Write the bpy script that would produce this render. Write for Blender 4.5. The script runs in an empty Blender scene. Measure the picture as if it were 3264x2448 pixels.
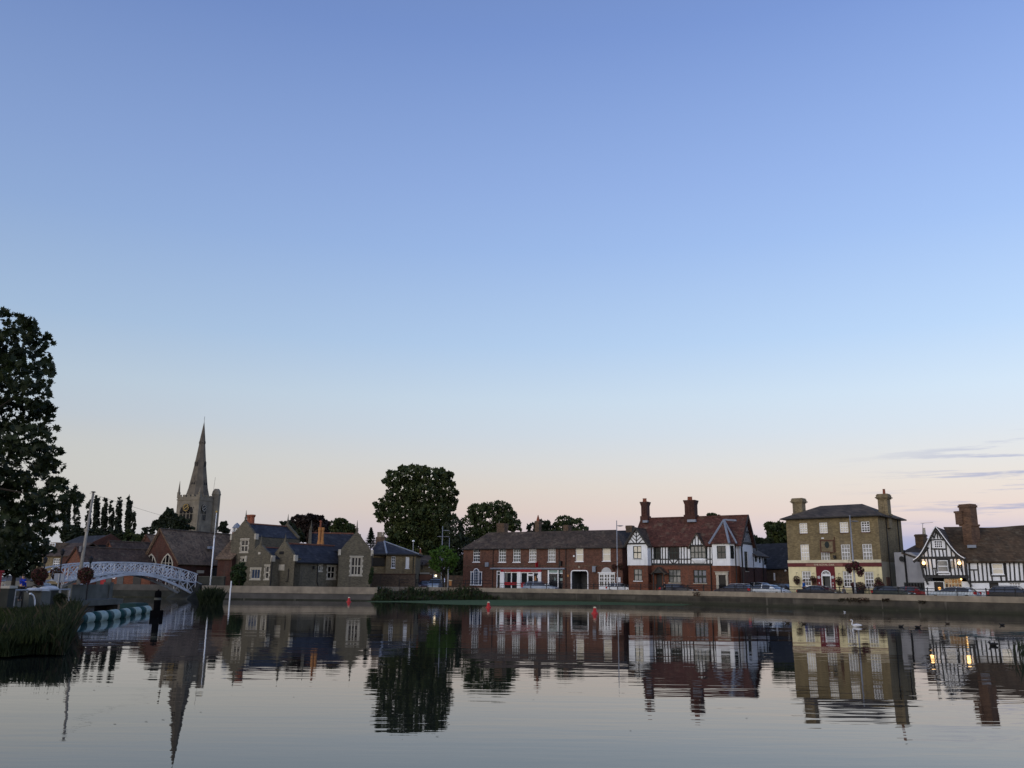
import bpy, math, random
from math import sin, cos, pi, radians, sqrt, atan2
from mathutils import Matrix, Vector
SC = bpy.context.scene
COL = SC.collection
rnd = random.Random(7)

# ------------------------------------------------------------ camera
H, FPX, PITCH, ROLL = 2.25, 2757.6, .22578, .01183   # eye above the water, focal length in photo pixels
cr, sr, cp, sp = cos(ROLL), sin(ROLL), cos(PITCH), sin(PITCH)
_right = Vector((cr, -sr*sp, sr*cp)); _up = Vector((-sr, -cr*sp, cr*cp)); _fwd = Vector((0, cp, sp))
cam = bpy.data.objects.new('camera', bpy.data.cameras.new('camera')); COL.objects.link(cam)
cam.matrix_world = Matrix(((_right.x, _up.x, -_fwd.x, 0), (_right.y, _up.y, -_fwd.y, 0), (_right.z, _up.z, -_fwd.z, H), (0, 0, 0, 1)))
cam.data.sensor_width = 36; cam.data.lens = 36*FPX/3264; cam.data.clip_start = .1; cam.data.clip_end = 20000
SC.camera = cam

# ------------------------------------------------------------ light: dusk, the sun just set behind the viewer
def lin(r, g, b):
    f = lambda c: c/12.92 if c <= .04045 else ((c+.055)/1.055)**2.4
    return (f(r/255), f(g/255), f(b/255), 1)
WEST = Vector((-.62, -.78, 0)).normalized()
world = bpy.data.worlds.new('World'); SC.world = world; world.use_nodes = True
N = world.node_tree.nodes; L = world.node_tree.links; N.clear()
def nd(t, **k):
    n = N.new(t)
    for a, b in k.items(): setattr(n, a, b)
    return n
def mth(op, a, b=None, c=None, clamp=False):
    n = nd('ShaderNodeMath', operation=op, use_clamp=clamp)
    for i, x in enumerate((a, b, c)):
        if x is None: continue
        if isinstance(x, (int, float)): n.inputs[i].default_value = x
        else: L.new(x, n.inputs[i])
    return n.outputs[0]
tc = nd('ShaderNodeTexCoord'); sep = nd('ShaderNodeSeparateXYZ'); L.new(tc.outputs['Generated'], sep.inputs[0])
X, Y, Z = sep.outputs
elev = mth('ARCSINE', mth('MINIMUM', mth('MAXIMUM', Z, -1), 1))
fac = mth('DIVIDE', mth('MAXIMUM', elev, 0), pi/2)
ramp = nd('ShaderNodeValToRGB'); L.new(fac, ramp.inputs[0])
stops = [(0, (150, 158, 196)), (1.6, (176, 176, 204)), (3.2, (211, 197, 201)), (4.6, (221, 206, 199)), (6.2, (220, 213, 206)), (7.6, (215, 216, 216)), (9.6, (205, 216, 227)),
         (11.8, (198, 216, 233)), (15.5, (177, 204, 236)), (21.7, (154, 184, 231)), (25.7, (144, 173, 225)), (35, (118, 147, 206)), (50, (94, 116, 164)), (90, (70, 86, 118))]
el = ramp.color_ramp.elements
el[0].position = 0; el[0].color = lin(*stops[0][1]); el[1].position = 1; el[1].color = lin(*stops[-1][1])
for a, c in stops[1:-1]:
    e = el.new(a/90); e.color = lin(*c)
# low streaks of cloud in the eastern haze
cv = nd('ShaderNodeCombineXYZ'); L.new(mth('MULTIPLY', X, 8), cv.inputs[0]); L.new(mth('MULTIPLY', elev, 95), cv.inputs[1])
cn = nd('ShaderNodeTexNoise'); cn.inputs['Scale'].default_value = 1; cn.inputs['Detail'].default_value = 6; cn.inputs['Roughness'].default_value = .6; L.new(cv.outputs[0], cn.inputs['Vector'])
def sstep(v, a, b):
    n = nd('ShaderNodeMapRange', interpolation_type='SMOOTHSTEP'); L.new(v, n.inputs[0]); n.inputs[1].default_value = a; n.inputs[2].default_value = b
    return n.outputs[0]
cm = mth('MULTIPLY', sstep(cn.outputs['Fac'], .52, .63), mth('MULTIPLY', sstep(X, .33, .52), mth('MULTIPLY', sstep(elev, radians(9.5), radians(7)), sstep(Y, .2, .5))))
mix = nd('ShaderNodeMix', data_type='RGBA'); L.new(mth('MULTIPLY', cm, .75), mix.inputs[0]); L.new(ramp.outputs[0], mix.inputs[6]); mix.inputs[7].default_value = lin(150, 160, 194)
hz = mth('MULTIPLY', mth('MULTIPLY', sstep(X, .18, .5), sstep(elev, radians(4.2), radians(1.8))), .9)
mix2 = nd('ShaderNodeMix', data_type='RGBA'); L.new(hz, mix2.inputs[0]); L.new(mix.outputs[2], mix2.inputs[6]); mix2.inputs[7].default_value = lin(146, 158, 198)
lf = mth('MULTIPLY', mth('MULTIPLY', sstep(X, -.05, -.42), sstep(elev, radians(10), radians(6))), .6)
mix3 = nd('ShaderNodeMix', data_type='RGBA'); L.new(lf, mix3.inputs[0]); L.new(mix2.outputs[2], mix3.inputs[6]); mix3.inputs[7].default_value = lin(216, 221, 219)
side = mth('ADD', .985, mth('MULTIPLY', mth('MINIMUM', mth('MAXIMUM', X, -.6), .6), .32))
dome = nd('ShaderNodeVectorMath', operation='SCALE'); L.new(mix3.outputs[2], dome.inputs[0]); L.new(side, dome.inputs['Scale'])
# the bright western sky behind the viewer
dw = mth('ADD', mth('MULTIPLY', X, WEST.x), mth('MULTIPLY', Y, WEST.y))
glow = mth('MULTIPLY', sstep(dw, -.15, 1), mth('EXPONENT', mth('DIVIDE', mth('MAXIMUM', elev, 0), -radians(24))))
gs = nd('ShaderNodeVectorMath', operation='SCALE'); gs.inputs[0].default_value = (1.0, .86, .72); L.new(mth('MULTIPLY', glow, 1.45), gs.inputs['Scale'])
add = nd('ShaderNodeVectorMath', operation='ADD'); L.new(dome.outputs[0], add.inputs[0]); L.new(gs.outputs[0], add.inputs[1])
bg = nd('ShaderNodeBackground'); L.new(add.outputs[0], bg.inputs[0]); bg.inputs[1].default_value = 1
sky = nd('ShaderNodeTexSky'); sky.sky_type = 'NISHITA'; sky.sun_disc = False
sky.sun_elevation = radians(-1.5); sky.sun_rotation = atan2(WEST.x, WEST.y)
bg2 = nd('ShaderNodeBackground'); L.new(sky.outputs[0], bg2.inputs[0]); bg2.inputs[1].default_value = .05
ash = nd('ShaderNodeAddShader'); L.new(bg.outputs[0], ash.inputs[0]); L.new(bg2.outputs[0], ash.inputs[1])
wo = nd('ShaderNodeOutputWorld'); L.new(ash.outputs[0], wo.inputs[0])
sun = bpy.data.objects.new('sun', bpy.data.lights.new('sun', 'SUN')); COL.objects.link(sun)
sun.data.energy = .5; sun.data.angle = radians(25); sun.data.color = (1, .90, .78)
_sd = Vector((WEST.x, WEST.y, .28)).normalized()
sun.rotation_euler = _sd.to_track_quat('Z', 'Y').to_euler()
SC.view_settings.view_transform = 'Standard'; SC.view_settings.look = 'None'; SC.view_settings.exposure = 0; SC.view_settings.gamma = 1
SC.cycles.max_bounces = 6; SC.cycles.use_denoising = True; SC.cycles.sample_clamp_indirect = 4

# ------------------------------------------------------------ from photo pixels to points of the place
def ray(x, y):
    u = (x-1632)/FPX; v = -(y-1224)/FPX
    return _fwd + _right*u + _up*v
def at(x, y, depth):
    d = ray(x, y); return Vector((0, 0, H)) + d*(depth/d.y)
def gp(x, y, z=0):
    d = ray(x, y); return Vector((0, 0, H)) + d*((z-H)/d.z)
def plan(x, depth, row=1862):
    p = at(x, row, depth); return Vector((p.x, p.y))
def Z1(x, y): return (x/3.319, 1500+y/3.319)
def Z2(x, y): return (400+x/2.5525, 1300+y/2.5523)
def Z3(x, y): return (700+x/4.424, 1620+y/4.4226)
def Z4(x, y): return (1100+x/3.456, 1450+y/3.456)
def Z5(x, y): return (1460+x/4.0963, 1640+y/4.0969)
def Z6(x, y): return (1960+x/4.148, 1560+y/4.1475)
def Z7(x, y): return (2380+x/3.7712, 1540+y/3.7705)
def Z8(x, y): return (2840+x/3.7712, 1560+y/3.7705)
def ZB(x, y): return (150+x/4.424, 1700+y/4.423)
def ZL(x, y): return (x/3.16, 1780+y/3.16)
def ZR(x, y): return (2300+x/2.2946, 1840+y/2.294)
def ZN(x, y): return (x/6.9125, 1840+y/6.9125)
def ZM(x, y): return (1300+x/6.9125, 1780+y/6.9125)
def ZT(x, y): return (60+x/5.267, 1680+y/5.268)

# ------------------------------------------------------------ materials
MATS = {}
def mat(name, c1, c2=None, scale=3, rough=.85, kind='noise', bw=.22, bh=.075, mortar=None, spec=.3, metal=0, bump=0, detail=4, emit=None, dirt=0):
    if name in MATS: return MATS[name]
    m = bpy.data.materials.new(name); m.use_nodes = True; MATS[name] = m
    n = m.node_tree.nodes; l = m.node_tree.links
    b = n['Principled BSDF']; b.inputs['Roughness'].default_value = rough; b.inputs['Metallic'].default_value = metal
    b.inputs['Specular IOR Level'].default_value = spec
    c2 = c2 or tuple(x*.8 for x in c1)
    t = n.new('ShaderNodeTexCoord'); no = n.new('ShaderNodeTexNoise'); no.inputs['Scale'].default_value = scale; no.inputs['Detail'].default_value = detail
    l.new(t.outputs['Object'], no.inputs['Vector'])
    mr = n.new('ShaderNodeMapRange'); mr.inputs[1].default_value = .33; mr.inputs[2].default_value = .67; l.new(no.outputs['Fac'], mr.inputs[0])
    mx = n.new('ShaderNodeMix'); mx.data_type = 'RGBA'; l.new(mr.outputs[0], mx.inputs[0]); mx.inputs[6].default_value = (*c1, 1); mx.inputs[7].default_value = (*c2, 1)
    out = mx.outputs[2]
    if kind in ('brick', 'tile'):
        sx = n.new('ShaderNodeSeparateXYZ'); l.new(t.outputs['Object'], sx.inputs[0])
        ad = n.new('ShaderNodeMath'); ad.operation = 'ADD'; l.new(sx.outputs[0], ad.inputs[0]); l.new(sx.outputs[1], ad.inputs[1])
        cb = n.new('ShaderNodeCombineXYZ'); l.new(ad.outputs[0], cb.inputs[0]); l.new(sx.outputs[2], cb.inputs[1])
        br = n.new('ShaderNodeTexBrick'); l.new(cb.outputs[0], br.inputs['Vector']); br.inputs['Scale'].default_value = 1
        br.inputs['Brick Width'].default_value = bw; br.inputs['Row Height'].default_value = bh
        br.inputs['Mortar Size'].default_value = .008 if kind == 'brick' else .012
        br.inputs['Color1'].default_value = (.55, .55, .55, 1); br.inputs['Color2'].default_value = (1.35, 1.35, 1.35, 1)
        mm = .9 if kind == 'brick' else .35
        br.inputs['Mortar'].default_value = (mm, mm, mm, 1) if mortar is None else (*mortar, 1)
        mu = n.new('ShaderNodeMix'); mu.data_type = 'RGBA'; mu.blend_type = 'MULTIPLY'; mu.inputs[0].default_value = .8
        l.new(out, mu.inputs[6]); l.new(br.outputs['Color'], mu.inputs[7]); out = mu.outputs[2]
    # broad weathering
    n2 = n.new('ShaderNodeTexNoise'); n2.inputs['Scale'].default_value = .45; n2.inputs['Detail'].default_value = 5; l.new(t.outputs['Object'], n2.inputs['Vector'])
    m2 = n.new('ShaderNodeMapRange'); m2.inputs[1].default_value = .3; m2.inputs[2].default_value = .7; m2.inputs[3].default_value = 1-max(dirt, .12); m2.inputs[4].default_value = 1.08
    l.new(n2.outputs['Fac'], m2.inputs[0])
    sc_ = n.new('ShaderNodeVectorMath'); sc_.operation = 'SCALE'; l.new(out, sc_.inputs[0]); l.new(m2.outputs[0], sc_.inputs['Scale'])
    if kind in ('brick', 'tile') or 'plaster' in name or 'render' in name or 'cream' in name or 'stone' in name:
        mpv = n.new('ShaderNodeMapping'); mpv.inputs['Scale'].default_value = (1.3, 1.3, .16) if kind != 'tile' else (1.1, 1.1, 1.4); l.new(t.outputs['Object'], mpv.inputs[0])
        nv = n.new('ShaderNodeTexNoise'); nv.inputs['Scale'].default_value = 1; nv.inputs['Detail'].default_value = 6; nv.inputs['Roughness'].default_value = .65; l.new(mpv.outputs[0], nv.inputs['Vector'])
        rv_ = n.new('ShaderNodeMapRange'); l.new(nv.outputs['Fac'], rv_.inputs[0]); mv = n.new('ShaderNodeMix'); mv.data_type = 'RGBA'; l.new(rv_.outputs[0], mv.inputs[0]); l.new(sc_.outputs[0], mv.inputs[6])
        if kind == 'tile': rv_.inputs[1].default_value = .54; rv_.inputs[2].default_value = .70; rv_.inputs[4].default_value = .42; mv.inputs[7].default_value = (.20, .17, .12, 1) if 'slate' not in name else (.11, .115, .12, 1)
        else: rv_.inputs[1].default_value = .50; rv_.inputs[2].default_value = .72; rv_.inputs[4].default_value = .5 if kind == 'brick' else .22; mv.inputs[7].default_value = (.055, .05, .045, 1)
        sc_ = n.new('ShaderNodeVectorMath'); sc_.operation = 'SCALE'; sc_.inputs['Scale'].default_value = 1; l.new(mv.outputs[2], sc_.inputs[0])
    l.new(sc_.outputs[0], b.inputs['Base Color'])
    if name == 'quay_stone':                          # green tide line and pale drips on the quay face
        sx = n.new('ShaderNodeSeparateXYZ'); l.new(t.outputs['Object'], sx.inputs[0]); td = n.new('ShaderNodeMapRange'); td.inputs[1].default_value = .12; td.inputs[2].default_value = .5; td.inputs[3].default_value = .75; td.inputs[4].default_value = 0
        l.new(sx.outputs[2], td.inputs[0]); tm = n.new('ShaderNodeMix'); tm.data_type = 'RGBA'; l.new(td.outputs[0], tm.inputs[0]); l.new(sc_.outputs[0], tm.inputs[6]); tm.inputs[7].default_value = (.026, .030, .018, 1)
        mp = n.new('ShaderNodeMapping'); mp.inputs['Scale'].default_value = (1.5, 1.5, .12); l.new(t.outputs['Object'], mp.inputs[0]); n3 = n.new('ShaderNodeTexNoise'); n3.inputs['Scale'].default_value = 1; n3.inputs['Detail'].default_value = 3; l.new(mp.outputs[0], n3.inputs['Vector'])
        d3 = n.new('ShaderNodeMapRange'); d3.inputs[1].default_value = .62; d3.inputs[2].default_value = .74; d3.inputs[4].default_value = .6; l.new(n3.outputs['Fac'], d3.inputs[0]); t2 = n.new('ShaderNodeMix'); t2.data_type = 'RGBA'; l.new(d3.outputs[0], t2.inputs[0]); l.new(tm.outputs[2], t2.inputs[6]); t2.inputs[7].default_value = (.17, .155, .13, 1); l.new(t2.outputs[2], b.inputs['Base Color'])
    if emit:
        b.inputs['Emission Color'].default_value = (*emit[:3], 1); b.inputs['Emission Strength'].default_value = emit[3]
    if bump:
        bp = n.new('ShaderNodeBump'); bp.inputs['Strength'].default_value = bump; bp.inputs['Distance'].default_value = .05
        l.new(no.outputs['Fac'], bp.inputs['Height']); l.new(bp.outputs[0], b.inputs['Normal'])
    return m
def leafmat(name, c1, c2, scale=.5, trans=.25):
    m = mat(name, c1, c2, scale, .6, spec=.25, detail=3)
    n = m.node_tree.nodes; l = m.node_tree.links; b = n['Principled BSDF']; o = n['Material Output']
    tr = n.new('ShaderNodeBsdfTranslucent'); l.new(b.inputs['Base Color'].links[0].from_socket, tr.inputs[0])
    ms = n.new('ShaderNodeMixShader'); ms.inputs[0].default_value = trans; l.new(b.outputs[0], ms.inputs[1]); l.new(tr.outputs[0], ms.inputs[2]); l.new(ms.outputs[0], o.inputs[0])
    return m
def glassmat(name, c, c2=None, spec=.5, ior=1.6, rough=.04, scale=1.2, emit=None):
    m = mat(name, c, c2, scale, rough, spec=spec, emit=emit); m.node_tree.nodes['Principled BSDF'].inputs['IOR'].default_value = ior
    return m
M = dict(
 brick_red=mat('brick_red', (.15, .070, .048), (.105, .052, .038), 2.5, kind='brick', dirt=.25),
 brick_orange=mat('brick_orange', (.185, .070, .040), (.14, .054, .033), 2.5, kind='brick', dirt=.2),
 brick_hall=mat('brick_hall', (.085, .034, .024), (.06, .026, .02), 2.2, kind='brick', dirt=.3),
 brick_yellow=mat('brick_yellow', (.23, .18, .095), (.185, .145, .078), 2.2, kind='brick', dirt=.22),
 brick_buff=mat('brick_buff', (.25, .20, .115), (.19, .15, .09), 2.2, kind='brick', dirt=.25),
 brick_garden=mat('brick_garden', (.16, .10, .065), (.09, .065, .045), 2, kind='brick', dirt=.35),
 stone_school=mat('stone_school', (.128, .113, .080), (.104, .093, .068), 1.8, kind='brick', bw=.24, bh=.08, dirt=.2),
 stone_spire=mat('stone_spire', (.155, .132, .10), (.115, .098, .076), .8, dirt=.35),
 stone_church=mat('stone_church', (.235, .205, .155), (.18, .155, .12), .8, dirt=.3),
 stone_pale=mat('stone_pale', (.48, .45, .38), (.38, .35, .29), 3),
 plaster=mat('plaster_white', (.83, .85, .88), (.76, .78, .81), 1.2, .9, dirt=.12),
 plaster_grey=mat('plaster_grey', (.36, .37, .40), (.30, .31, .34), 1, .9),
 cream=mat('cream_paint', (.80, .72, .44), (.74, .66, .40), 1.2, .8),
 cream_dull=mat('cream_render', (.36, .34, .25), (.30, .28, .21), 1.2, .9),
 cream_trim=mat('cream_trim', (.72, .66, .48), None, 2),
 maroon=mat('maroon_paint', (.115, .014, .018), (.09, .011, .014), 2, .5),
 maroon_pale=mat('maroon_panel', (.26, .10, .08), None, 2, .6),
 banner=mat('red_banner', (.14, .008, .016), None, 2, .6),
 timber=mat('black_timber', (.020, .021, .022), (.03, .03, .03), 4, .6),
 timber_green=mat('dark_green_frame', (.020, .030, .026), None, 4, .5),
 bridge_white=mat('bridge_paint', (.60, .62, .66), (.50, .52, .56), 2.5, .6, dirt=.3),
 white=mat('white_paint', (.86, .88, .91), (.80, .82, .85), 3, .5),
 white_dim=mat('white_weathered', (.55, .56, .57), (.44, .45, .46), 3, .6),
 tile_red=mat('tile_red', (.118, .046, .034), (.088, .037, .029), 1.5, kind='tile', bw=.28, bh=.16, dirt=.25),
 tile_brown=mat('tile_brown', (.105, .075, .055), (.065, .05, .04), 1.4, kind='tile', bw=.28, bh=.16, dirt=.35),
 tile_old=mat('tile_old', (.13, .085, .05), (.075, .055, .035), .9, kind='tile', bw=.3, bh=.18, dirt=.45),
 tile_dim=mat('tile_dim', (.095, .062, .046), (.06, .042, .034), 1.6, kind='tile', bw=.28, bh=.16, dirt=.35),
 tile_hall=mat('tile_hall', (.24, .165, .108), (.13, .09, .062), 1.6, kind='tile', bw=.28, bh=.16, dirt=.35),
 tile_inn=mat('tile_inn', (.098, .076, .056), (.075, .06, .047), 1.0, kind='tile', bw=.5, bh=.33, dirt=.2),
 slate=mat('slate', (.036, .040, .054), (.025, .028, .040), 1.4, .7, kind='tile', bw=.4, bh=.25, dirt=.35),
 slate_dark=mat('slate_dark', (.026, .027, .032), (.02, .021, .025), 1.4, .8, kind='tile', bw=.4, bh=.25),
 lead=mat('lead', (.24, .27, .33), (.19, .22, .27), 4, .5),
 ridge=mat('ridge_tile', (.20, .08, .05), (.12, .06, .04), 5),
 terracotta=mat('terracotta', (.42, .20, .07), (.33, .15, .055), 4),
 pot_red=mat('pot_red', (.24, .08, .045), None, 4),
 coping=mat('coping_stone', (.34, .29, .22), (.26, .22, .17), 1.6, .9, dirt=.3),
 wall_dark=mat('quay_stone', (.095, .085, .068), (.058, .053, .045), 1.5, .95, kind='brick', bw=1.1, bh=.4, dirt=.45),
 wall_mid=mat('quay_render', (.115, .108, .098), (.085, .08, .072), 1.2, .95, dirt=.35),
 concrete=mat('concrete', (.115, .117, .104), (.075, .079, .068), 1.3, .95, dirt=.35),
 brick_old=mat('brick_old', (.135, .098, .07), (.10, .074, .055), 2, kind='brick', dirt=.35),
 concrete_dark=mat('concrete_dark', (.052, .054, .047), (.032, .035, .03), 1.5, .95, dirt=.4),
 iron=mat('iron_black', (.012, .013, .015), None, 4, .5),
 steel=mat('grey_steel', (.33, .34, .36), (.27, .28, .30), 3, .45, metal=.4),
 wood_pole=mat('weathered_pole', (.30, .28, .24), (.21, .19, .165), 3, .9),
 asphalt=mat('asphalt', (.05, .05, .052), (.04, .04, .042), 5, .9),
 paving=mat('paving', (.20, .19, .175), (.15, .145, .13), 2, .9),
 earth=mat('earth_grass', (.035, .05, .022), (.05, .05, .03), .6, .95),
 bed=mat('bank_soil', (.03, .032, .02), (.02, .022, .015), 1, .95),
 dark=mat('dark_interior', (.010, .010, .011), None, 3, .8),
 dark_door=mat('dark_door', (.018, .018, .02), None, 3, .5),
 grey_door=mat('grey_door', (.085, .09, .095), None, 3, .6),
 brown=mat('brown_board', (.12, .055, .035), None, 3, .7),
 teal=mat('teal_plastic', (.006, .048, .048), (.005, .034, .036), 3, .7),
 pile=mat('tarred_wood', (.006, .006, .007), None, 5, 1, spec=0),
 teal_pale=mat('pale_green_plastic', (.27, .36, .34), (.20, .28, .265), 3, .5),
 buoy=mat('buoy_red', (.48, .035, .03), (.36, .028, .025), 4, .45),
 red=mat('red_paint', (.36, .012, .022), None, 3, .5),
 bark=mat('bark', (.045, .036, .028), (.025, .02, .017), 3, .95, bump=.4),
 bark_grey=mat('bark_grey', (.07, .062, .05), (.04, .036, .03), 3, .95),
 glass=glassmat('glass_dark', (.010, .012, .014), (.02, .022, .025), ior=1.5),
 car_glass=glassmat('car_glass', (.022, .027, .035), (.03, .036, .045), ior=1.75),
 glass_black=glassmat('glass_black', (.006, .006, .007), None, spec=.2, ior=1.45),
 glass_curtain=glassmat('glass_net_curtain', (.20, .205, .195), (.11, .115, .11), scale=4),
 glass_blind_sky=glassmat('glass_pale_blind_sky', (.62, .58, .47), (.55, .51, .41), scale=2),  # blind tone with the reflected western sky glow painted into the base colour
 glass_blue=glassmat('glass_blue', (.05, .075, .13), (.03, .045, .08)),
 glass_warm=glassmat('glass_lit', (.25, .13, .04), (.10, .05, .02), scale=4, emit=(1, .50, .14, .14)),
 tyre=mat('tyre', (.012, .012, .012), None, 8, .85),
 rim=mat('alloy_rim', (.35, .35, .36), None, 5, .35, metal=.7),
 chrome=mat('chrome_trim', (.55, .56, .57), None, 5, .2, metal=.9),
 lamp_red=mat('tail_lamp', (.42, .015, .02), None, 5, .25),
 lamp_clear=mat('head_lamp', (.55, .56, .58), None, 5, .15),
 skin=mat('skin', (.42, .24, .17), None, 4, .6),
 hair=mat('hair_dark', (.03, .022, .016), None, 6, .8),
 shirt_blue=mat('blue_shirt', (.012, .11, .42), (.01, .08, .32), 5, .8),
 jacket_blue=mat('royal_blue_jacket', (.008, .035, .38), (.006, .026, .28), 5, .8),
 cloth_grey=mat('grey_cloth', (.16, .16, .17), None, 5, .9),
 cloth_dark=mat('dark_cloth', (.018, .018, .022), None, 5, .9),
 swan=mat('swan_feather', (.80, .81, .83), (.70, .71, .74), 10, .7),
 beak=mat('orange_beak', (.50, .16, .03), None, 6, .5),
 duck=mat('duck_brown', (.055, .042, .03), (.03, .024, .018), 14, .8),
 duck_black=mat('coot_black', (.012, .012, .013), None, 10, .7),
 gold=mat('gold_leaf', (.50, .33, .08), None, 6, .5),
 clock=mat('clock_black', (.016, .014, .012), None, 5, .6),
 flower=mat('purple_flower', (.10, .012, .035), (.20, .02, .06), 9, .8),
 flower_red=mat('red_flower', (.13, .018, .022), (.06, .022, .018), 9, .8),
 weed=mat('duckweed', (.115, .155, .085), (.075, .11, .058), 2.2, 1, detail=8, spec=0),
 weed_pale=mat('duckweed_thin', (.12, .145, .12), (.08, .10, .085), 3, 1, detail=8, spec=0),
)
LF = dict(
 plane=leafmat('plane_leaf', (.075, .090, .026), (.026, .046, .019), .9),
 dark=leafmat('dark_leaf', (.030, .040, .018), (.018, .027, .014), .4),
 beech=leafmat('copper_leaf', (.034, .021, .017), (.018, .013, .012), .5, .15),
 ash=leafmat('ash_leaf', (.085, .165, .022), (.045, .095, .016), .9),
 poplar=leafmat('poplar_leaf', (.038, .046, .026), (.022, .030, .018), .8),
 syca=leafmat('sycamore_leaf', (.026, .038, .010), (.010, .018, .007), 1.6, .22),
 fir=leafmat('fir_needle', (.022, .034, .020), (.014, .022, .014), .8, .1),
 shrub=leafmat('shrub_leaf', (.046, .074, .020), (.024, .040, .015), 1.2),
 reed=leafmat('reed_blade', (.024, .040, .012), (.016, .026, .011), .8),
 brownweed=leafmat('dry_weed', (.075, .060, .035), (.04, .034, .022), .9),
 creeper=leafmat('creeper_leaf', (.055, .022, .016), (.035, .038, .018), 1.2),
 grass=leafmat('grass_blade', (.042, .058, .012), (.018, .028, .009), .35),
 basket=leafmat('basket_leaf', (.040, .055, .022), (.10, .035, .035), 5),
)

# ------------------------------------------------------------ mesh helpers
WM = {}
def put(o, parent=None, mw=None):
    mw = mw or Matrix.Identity(4)
    COL.objects.link(o)
    if parent is not None:
        o.parent = parent; o.matrix_parent_inverse = WM[parent.name].inverted()
    o.matrix_basis = mw; WM[o.name] = mw
    return o
def tag(o, label=None, cat=None, group=None, kind=None):
    for k, v in (('label', label), ('category', cat), ('group', group), ('kind', kind)):
        if v: o[k] = v
    return o
def thing(name, label, cat, mw=None, group=None):
    o = bpy.data.objects.new(name, None); o.empty_display_size = .3
    return tag(put(o, None, mw), label, cat, group)
class MB:
    def __init__(s): s.v = []; s.f = []; s.m = []
    def poly(s, pts, m=0):
        n = len(s.v); s.v += [tuple(p) for p in pts]; s.f.append(tuple(range(n, n+len(pts)))); s.m.append(m); return s
    def hexa(s, p, m=0):
        n = len(s.v); s.v += [tuple(q) for q in p]
        for a in ((0, 3, 2, 1), (4, 5, 6, 7), (0, 1, 5, 4), (1, 2, 6, 5), (2, 3, 7, 6), (3, 0, 4, 7)):
            s.f.append(tuple(n+i for i in a)); s.m.append(m)
        return s
    def box(s, x0, x1, y0, y1, z0, z1, m=0):
        return s.hexa([(x0, y0, z0), (x1, y0, z0), (x1, y1, z0), (x0, y1, z0), (x0, y0, z1), (x1, y0, z1), (x1, y1, z1), (x0, y1, z1)], m)
    def prism(s, pg, d0, d1, m=0):                    # outline in (s, z), extruded in depth
        n = len(s.v); k = len(pg); s.v += [(a, d0, b) for a, b in pg] + [(a, d1, b) for a, b in pg]
        s.f.append(tuple(range(n, n+k))); s.f.append(tuple(range(n+2*k-1, n+k-1, -1))); s.m += [m, m]
        for i in range(k):
            j = (i+1) % k; s.f.append((n+i, n+k+i, n+k+j, n+j)); s.m.append(m)
        return s
    def bar(s, a, b, w, d0, d1, m=0, w2=None):        # a bar between two (s, z) points
        dx, dz = b[0]-a[0], b[1]-a[1]; l = sqrt(dx*dx+dz*dz) or 1; nx, nz = -dz/l*w/2, dx/l*w/2
        k = (w2/w) if w2 else 1
        return s.prism([(a[0]+nx, a[1]+nz), (b[0]+nx*k, b[1]+nz*k), (b[0]-nx*k, b[1]-nz*k), (a[0]-nx, a[1]-nz)], d0, d1, m)
    def tube(s, pts, r, n=8, m=0, caps=True):
        pts = [Vector(p) for p in pts]; rs = r if isinstance(r, (list, tuple)) else [r]*len(pts); base = len(s.v)
        for i, p in enumerate(pts):
            t = (pts[min(i+1, len(pts)-1)]-pts[max(i-1, 0)]).normalized()
            u = t.orthogonal().normalized() if abs(t.z) < .99 else Vector((1, 0, 0)); w = t.cross(u).normalized(); u = w.cross(t)
            if i and (u.dot(pu) < 0): u, w = -u, -w
            pu = u
            for k in range(n):
                a = 2*pi*k/n; s.v.append(tuple(p+(u*cos(a)+w*sin(a))*rs[i]))
        for i in range(len(pts)-1):
            for k in range(n):
                k2 = (k+1) % n; s.f.append((base+i*n+k, base+i*n+k2, base+(i+1)*n+k2, base+(i+1)*n+k)); s.m.append(m)
        if caps:
            s.f.append(tuple(base+n-1-k for k in range(n))); s.f.append(tuple(base+(len(pts)-1)*n+k for k in range(n))); s.m += [m, m]
        return s
    def lathe(s, prof, n=12, c=(0, 0, 0), m=0, ph=0):
        return s.rings([[(c[0]+r*cos(2*pi*k/n+ph), c[1]+r*sin(2*pi*k/n+ph), c[2]+z) for k in range(n)] for r, z in prof], m)
    def rings(s, R, m=0, caps=True, closed=True):
        base = len(s.v); n = len(R[0])
        for r in R: s.v += [tuple(p) for p in r]
        for i in range(len(R)-1):
            for k in range(n if closed else n-1):
                k2 = (k+1) % n; s.f.append((base+i*n+k, base+i*n+k2, base+(i+1)*n+k2, base+(i+1)*n+k)); s.m.append(m)
        if caps:
            s.f.append(tuple(base+n-1-k for k in range(n))); s.f.append(tuple(base+(len(R)-1)*n+k for k in range(n))); s.m += [m, m]
        return s
    def ball(s, c, r, n=10, k=6, m=0):
        r = r if isinstance(r, (tuple, list)) else (r, r, r)
        R = []
        for i in range(k+1):
            a = -pi/2+pi*i/k; cc = max(cos(a), .02)
            R.append([(c[0]+r[0]*cc*cos(2*pi*j/n), c[1]+r[1]*cc*sin(2*pi*j/n), c[2]+r[2]*sin(a)) for j in range(n)])
        return s.rings(R, m)
    def slab(s, q, t, m=0):                           # a thick sheet hung under four points
        q = [Vector(p) for p in q]; nn = (q[1]-q[0]).cross(q[2]-q[0]).normalized()
        if nn.z < 0: nn = -nn
        return s.hexa([p-nn*t for p in q]+q, m) if len(q) == 4 else s.tri(q, nn, t, m)
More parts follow.
